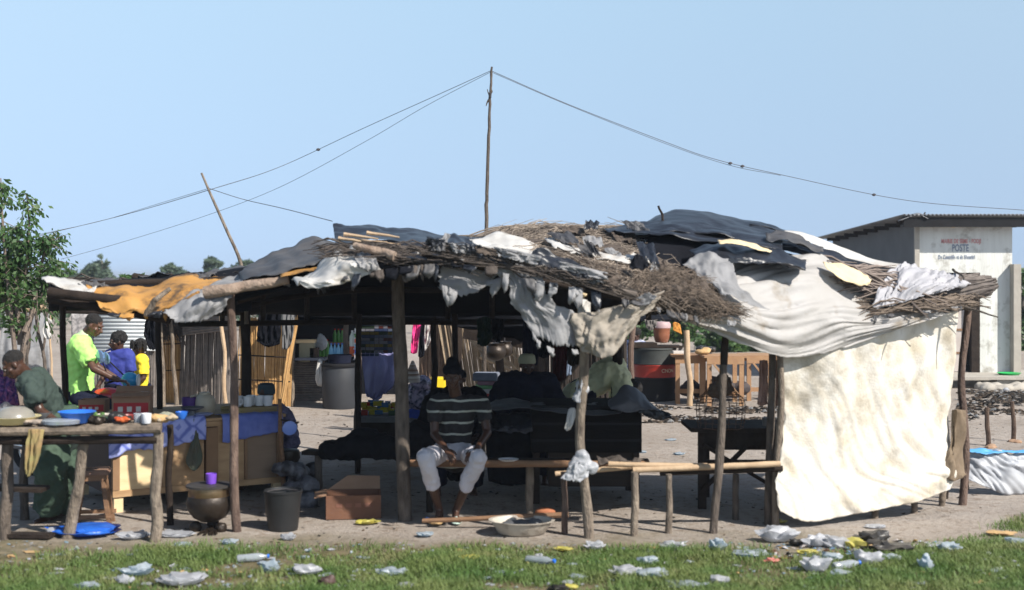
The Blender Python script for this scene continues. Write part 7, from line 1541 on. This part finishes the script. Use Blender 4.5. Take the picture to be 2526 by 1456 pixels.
# dark table with crossed braces and wire cage
a, b_ = G(1712, 11.5), G(1960, 11.5); t = thing('braced_table', 'tall dark wooden table with crossed braces beside the hanging cloth', 'table', a.lerp(b_, .5)); zz = P(0,1060,11.4).z
bm = B(); box(bm, a.lerp(b_, .5)+V((0,.3,zz-.03)), (b_.x-a.x+.06, .7, .035)); obj('tabletop', bm, wood_dark, t, smooth=False)
bm = B(); box(bm, a.lerp(b_, .5)+V((.03,0,zz-.19)), (b_.x-a.x-.04, .03, .155)); obj('apron', bm, wood_dark, t, smooth=False)
for q in (G(1732,11.5), G(1910,11.5), G(1740,12.1), G(1905,12.1)):
    bm = B(); bar(bm, q-V((0,0,.05)), q+V((0,0,zz-.035)), .07, .06); obj('leg', bm, wood_dark, t, smooth=False)
bm = B(); bar(bm, P(1735,1098,11.45), P(1905,1200,11.45), .09, .03); bar(bm, P(1845,1098,11.42), P(1730,1212,11.42), .07, .03); obj('cross_brace', bm, wood_dark, t, smooth=False)
bm = B(); box(bm, a.lerp(b_, .5)+V((.0,.0,.32)), (b_.x-a.x-.08, .03, .11)); obj('lower_board', bm, wood_dark, t, smooth=False)
c = P(1778,1054,11.55); t = thing('wire_cage', 'rusty round wire basket with brown fibre on top standing on the braced table', 'wire basket', c)
bm = B(); prof = [(.20,.0),(.215,.10),(.22,.20),(.20,.26),(.15,.30),(.10,.36),(.09,.42)]
for r_, z_ in prof+[(.218,.05),(.222,.15),(.212,.23),(.175,.28),(.12,.33)]:
    tube(bm, [c+V((math.cos(k/20*6.2832)*r_, math.sin(k/20*6.2832)*r_, z_+.004*math.sin(k*2.1))) for k in range(21)], .0028, 5, caps=False)
for k in range(18):
    a_ = k/18*6.2832; tube(bm, [c+V((math.cos(a_)*r_, math.sin(a_)*r_, z_)) for r_, z_ in prof], .0022, 4, caps=False)
obj('wire_mesh', bm, mat('rusty_wire', (.09,.05,.035), (.14,.08,.05), 20, .8), t)
bm = B(); ell(bm, c+V((0,0,.34)), (.115,.11,.06)); ell(bm, c+V((.02,0,.40)), (.08,.08,.07)); ell(bm, c+V((-.05,0,.31)), (.08,.08,.05)); obj('fibre_tuft', fuse(bm, .01, 1, .02, 25), mat('brown_fibre', (.09,.065,.05), (.16,.12,.09), 20, .95), t)
for k, (x0, x1, y1, lab) in enumerate(((1874,1894,1000,'wider dusty pink cloth hanging left of the hanging cream cloth'), (1899,1922,1004,'narrow dusty pink cloth hanging closest to the cream cloth'))):
    tarp(lab, [[(x0,890,10.95),((x0+x1)/2,888,10.95),(x1,890,10.95)],[(x0-2,950,10.95),((x0+x1)/2,952,10.95),(x1,950,10.95)],[(x0-6,y1,10.95),((x0+x1)/2-4,y1+4,10.95),(x1,y1,10.95)]], pinkgrey, 'hanging_cloth', 'cloth', nu=12, nv=18, amp=.03, seed=110+k)
bm = B(); lathe(bm, [(0,0),(.04,0),(.045,.07),(0,.07)], P(1892,1050,11.4), 16); obj('tin_can', bm, tarp_grey, None, 'small grey tin on the braced table beside the pink cloths', 'tin')

# ------------------------------------------------------------------ litter
def crumple(name, label, px, py, w_, h_, m, seed, group=None, cat='litter', k=3, lift=0, Y=None, d=None, noi=.35):
    Y = Y or F*CAMZ/(py-HZ); c = G(px, Y, lift); r = w_/F*Y/2; rz_ = h_/F*Y*.75; rr = random.Random(seed)
    bm = B(); bmesh.ops.create_icosphere(bm, subdivisions=k, radius=1)
    for v in bm.verts:
        n = v.co.normalized(); q = n*1.6+V((seed*1.7, 0, 0)); e = noise.noise(q)+.6*noise.noise(q*2.7)+.35*noise.noise(q*6)
        s_ = 1+noi*2.2*e; v.co = V((n.x*r*s_, n.y*(d or r*.7)*s_, max(n.z*.5+.42+.35*e, -.02)*rz_*1.1))
    a = rr.uniform(-.35,.35); bmesh.ops.transform(bm, matrix=Matrix.Translation(c) @ Matrix.Rotation(a, 4, 'Z'), verts=bm.verts[:])
    return obj(name, bm, m, None, label, cat, group)
L_ = [ # named pieces
 (140,215,1318,155,30,blue_bag,'plastic_bag','crumpled bright blue plastic sheet at the foot of the slanting table leg'),
 (141,128,1320,30,24,film,'plastic_bag','small white bag left of the bright blue plastic sheet'),
 (142,80,1322,22,12,film_t,'wrapper','orange tan scrap at the left of the small white bag'),(143,44,1324,22,10,film_t,'wrapper','leftmost tan scrap on the ground under the rough table'),
 (144,258,1308,60,12,film,'paper','white crumpled paper just behind the bright blue plastic sheet'),(145,330,1328,70,22,film,'paper','grey white litter heap beside the stout table leg'),
 (146,432,1322,90,14,film,'paper','strip of white litter between the stout leg and the brass pot'),
 (147,450,1349,48,14,film_b,'plastic_bag','shiny pale blue bag right of the stout table leg'),(148,565,1342,40,16,film_b,'plastic_bag','pale blue bag below the brass pot at the grass edge'),
 (149,710,1332,36,22,film,'plastic_bag','thin whitish film standing at the grass edge under the black bucket'),
 (150,905,1292,52,12,film_y,'plastic_bag','dull yellow plastic crumpled on the sand before the cardboard box'),
 (151,1048,1322,40,12,film_b,'plastic_bag','pale blue bag on the sand in front of the thick post'),
 (152,1468,1354,50,26,film,'plastic_bag','white bag standing up in the grass below the wrapped post'),
 (153,1660,1350,62,16,film,'paper','white torn paper at the grass edge below the pole bench'),(154,1770,1356,44,34,film_b,'plastic_bag','upright pale blue bag at the grass edge left of the big white bag'),
 (155,1918,1335,84,46,film,'plastic_bag','largest rounded white bag on the ground below the hanging cloth'),(156,1965,1345,40,22,film_k,'plastic_bag','black bag squeezed between two white ones'),
 (157,2010,1348,60,36,film,'plastic_bag','upright thin white bag right of the little black bag'),(158,2068,1350,80,30,film,'plastic_bag','long white bag in the middle of the rubbish heap'),
 (159,1992,1366,48,13,film_y,'plastic_bag','bright yellow bag under the white bags'),(160,2112,1352,60,30,film_y,'plastic_bag','ochre yellow bag left of the black rubbish'),
 (161,2150,1342,80,40,film_k,'plastic_bag','black crumpled plastic at the top of the rubbish heap'),(162,2190,1362,110,30,film_k,'plastic_bag','second black strip sloping down the rubbish heap'),
 (163,2160,1356,70,20,film_t,'paper','tan torn paper among the black rubbish'),(164,2045,1384,56,24,film_b,'plastic_bag','pale bag hanging under the heap above the oval white piece'),
 (165,2140,1392,64,40,film,'plastic_bag','white crumpled bag low in the rubbish heap'),(166,2195,1384,60,22,film_b,'plastic_bag','pale blue bag beneath the second black strip'),
 (167,2012,1412,60,52,film,'plastic_bag','oval smooth white piece standing in the grass below the heap'),(168,2072,1420,50,18,film_b,'plastic_bag','pale blue wet bag right of the oval white piece'),
 (169,2285,1408,34,44,film_b,'plastic_bag','upright milky bag in the grass under the white tube'),(170,2320,1352,60,14,film,'paper','white strip of paper right of the white tube'),
 (171,2345,1360,56,26,film_b,'plastic_bag','pale blue bag at the right end of the rubbish heap'),(172,2158,1302,50,9,film,'paper','flat white paper on the sand under the hanging cloth'),
 (173,2505,1342,46,18,film_b,'plastic_bag','pale blue bag in the grass at the right edge'),(174,1903,1387,36,12,film_r,'plastic_bag','pinkish red scrap in the grass left of the rubbish heap'),
 (175,1152,1380,56,14,film_y,'plastic_bag','yellow green bag in the middle of the grass'),(176,1390,1358,40,11,film_y,'plastic_bag','yellow bag in the grass left of the standing white bag'),
 (177,452,1440,110,34,film,'plastic_bag','large greyish white film flattened low in the grass at the left'),(178,340,1418,70,30,film_b,'plastic_bag','pale bag with a blue end above the large flattened film'),
 (179,310,1440,40,24,film,'plastic_bag','shiny white bag left of the large flattened film'),(180,215,1452,60,20,film_b,'plastic_bag','pale blue bag at the bottom edge far left'),
 (181,808,1447,44,34,mat('brown_round_stone', (.03,.018,.015), (.10,.05,.04), 5, .6),'stone','dark brown round stone at the bottom edge'),
 (182,668,1410,44,34,film_b,'plastic_bag','pale blue bag in the grass above the dark stone, to its left'),(183,756,1416,70,30,film,'plastic_bag','long white film left above the dark stone'),
 (184,965,1418,70,20,film_b,'plastic_bag','light blue rumpled bag right of the dark stone'),(185,1000,1450,50,16,film,'plastic_bag','white bag at the bottom edge right of the dark stone'),
 (186,1545,1420,70,30,film,'plastic_bag','white strip shaped bag in the middle right grass'),(187,1598,1394,46,26,film_b,'plastic_bag','blue square shaped bag above the white strip shaped one'),
 (188,1610,1426,80,26,film_b,'plastic_bag','wet pale blue bag right of the white strip shaped one'),(189,1690,1450,90,18,film_b,'plastic_bag','light blue bag cut by the bottom edge in the middle right'),
 (190,1775,1440,50,24,film,'plastic_bag','whitish bag near the bottom edge below the pinkish scrap'),(191,1850,1372,80,18,film_b,'plastic_bag','faint bluish bag left of the yellow bag in the heap'),
 (192,2470,1318,70,9,film_t,'wrapper','tan scrap at the edge of the right grass patch'),(193,1655,1087,28,7,film_b,'plastic_bag','pale blue bag farthest back on the sand behind the benches'),
 (194,1584,1118,22,8,film_b,'plastic_bag','pale blue bag on the sand just right of the black kiosk'),(195,1676,1122,26,8,film_b,'plastic_bag','pale blue bag on the sand left of the braced table'),
 (196,706,1006,22,4,film,'paper','tiny white paper on the open sand left of the large barrel'),(197,2482,966,14,12,film,'plastic_bag','small white bag on the rubble bank at the right'),
 (198,2455,1000,16,7,film_y,'plastic_bag','tiny yellow ring of plastic on the rubble bank'),(199,1408,1452,36,12,film_y,'plastic_bag','yellow green bag cut by the bottom edge'),
 (200,1380,1454,50,14,film_k,'plastic_bag','black scrap cut by the bottom edge'),(201,2040,1300+28,30,12,film,'paper','little white paper above the big heap'),(202,1925,1290,34,10,film_y,'plastic_bag','pale yellow rag at the foot of the double posts'),
 (203,90,1452,30,8,film,'paper','small white paper at the bottom left edge'),(204,1310,1300,26,8,film_k,'plastic_bag','dark scrap behind the enamel basin') ]
for sd, px, py, w_, h_, m, nm, lab in L_:
    crumple(nm, lab, px, min(py, 1455), w_, h_, m, sd, cat={'plastic_bag':'plastic bag','paper':'paper','wrapper':'wrapper','stone':'stone'}[nm], k=3 if w_ > 30 else 2, noi=.1 if nm == 'stone' else .26)
for k, (px, py, a) in enumerate(((2085,1404,.4),(1330,1392,-.5),(620,1386,.2))):
    Y = F*CAMZ/(py-HZ); c = G(px, Y, .03); d_ = V((math.cos(a), math.sin(a), .05)); tt = thing('empty_bottle', 'empty clear plastic bottle lying in the grass, '+('right of the oval white piece','in the middle, left of the yellow bag','in the left part')[k], 'bottle', c)
    bm = B(); lathe(bm, [(0,-.10),(.026,-.10),(.030,-.09),(.028,-.03),(.030,.03),(.026,.07),(.012,.10),(.012,.115),(0,.115)], c, 16, axis=d_); obj('bottle_body', bm, clear_pl, tt)
    bm = B(); lathe(bm, [(0,.113),(.015,.113),(.015,.128),(0,.128)], c, 12, axis=d_); obj('cap', bm, blue_pl, tt)
bm = B(); tube(bm, [P(2205,1352,9.75), P(2262,1372,9.6), P(2305,1392,9.45)], [.022,.024,.024], 12); obj('white_tube', bm, film, None, 'long shiny white plastic tube sloping down the right of the rubbish heap', 'tube')
kinds = [('plastic_bag', film, 'small whitish plastic scrap lost in the grass', 'whitish scraps in the grass'), ('plastic_bag', film_b, 'small pale blue plastic scrap lost in the grass', 'pale blue scraps in the grass'), ('wrapper', film_t, 'small tan wrapper lost in the grass', 'tan wrappers in the grass')]
for i in range(240):
    nm, m, lab, g = kinds[R.choice((0,0,1,1,2))]
    px = R.uniform(430, 2520) if R.random() < .9 else R.uniform(20, 430); py = R.uniform(1352, 1452)
    crumple(nm, lab, px, py, 7+30*R.random()**2.4, R.uniform(2,9), m, 300+i, g, 'plastic bag' if nm == 'plastic_bag' else 'wrapper', 2, noi=.42)
rubbish('litter_scraps', 'tiny pale flecks of litter scattered through the roadside grass', (-20,2560), (8.4,10.05), 2000, 9, [(.5,.5,.5),(.42,.5,.55),(.32,.26,.17),(.48,.46,.40),(.55,.56,.58)], (.008,.032))
rubbish('litter_scraps', 'small scraps and shells of litter on the sand under the stalls', (0,1900), (10.0,12.5), 420, 12, [(.4,.38,.36),(.10,.09,.08),(.25,.17,.10),(.05,.05,.05),(.30,.24,.18)], (.006,.03))
rubbish('litter_scraps', 'dense small rubbish in the heap below the hanging cloth', (1880,2340), (9.35,10.1), 260, 14, [(.6,.6,.62),(.05,.05,.05),(.5,.4,.2),(.4,.5,.6),(.3,.2,.14),(.65,.62,.6)], (.015,.06))
bm = B(); 
for q in ((355,1320),(395,1330),(300,1335)): pass
bm.free()
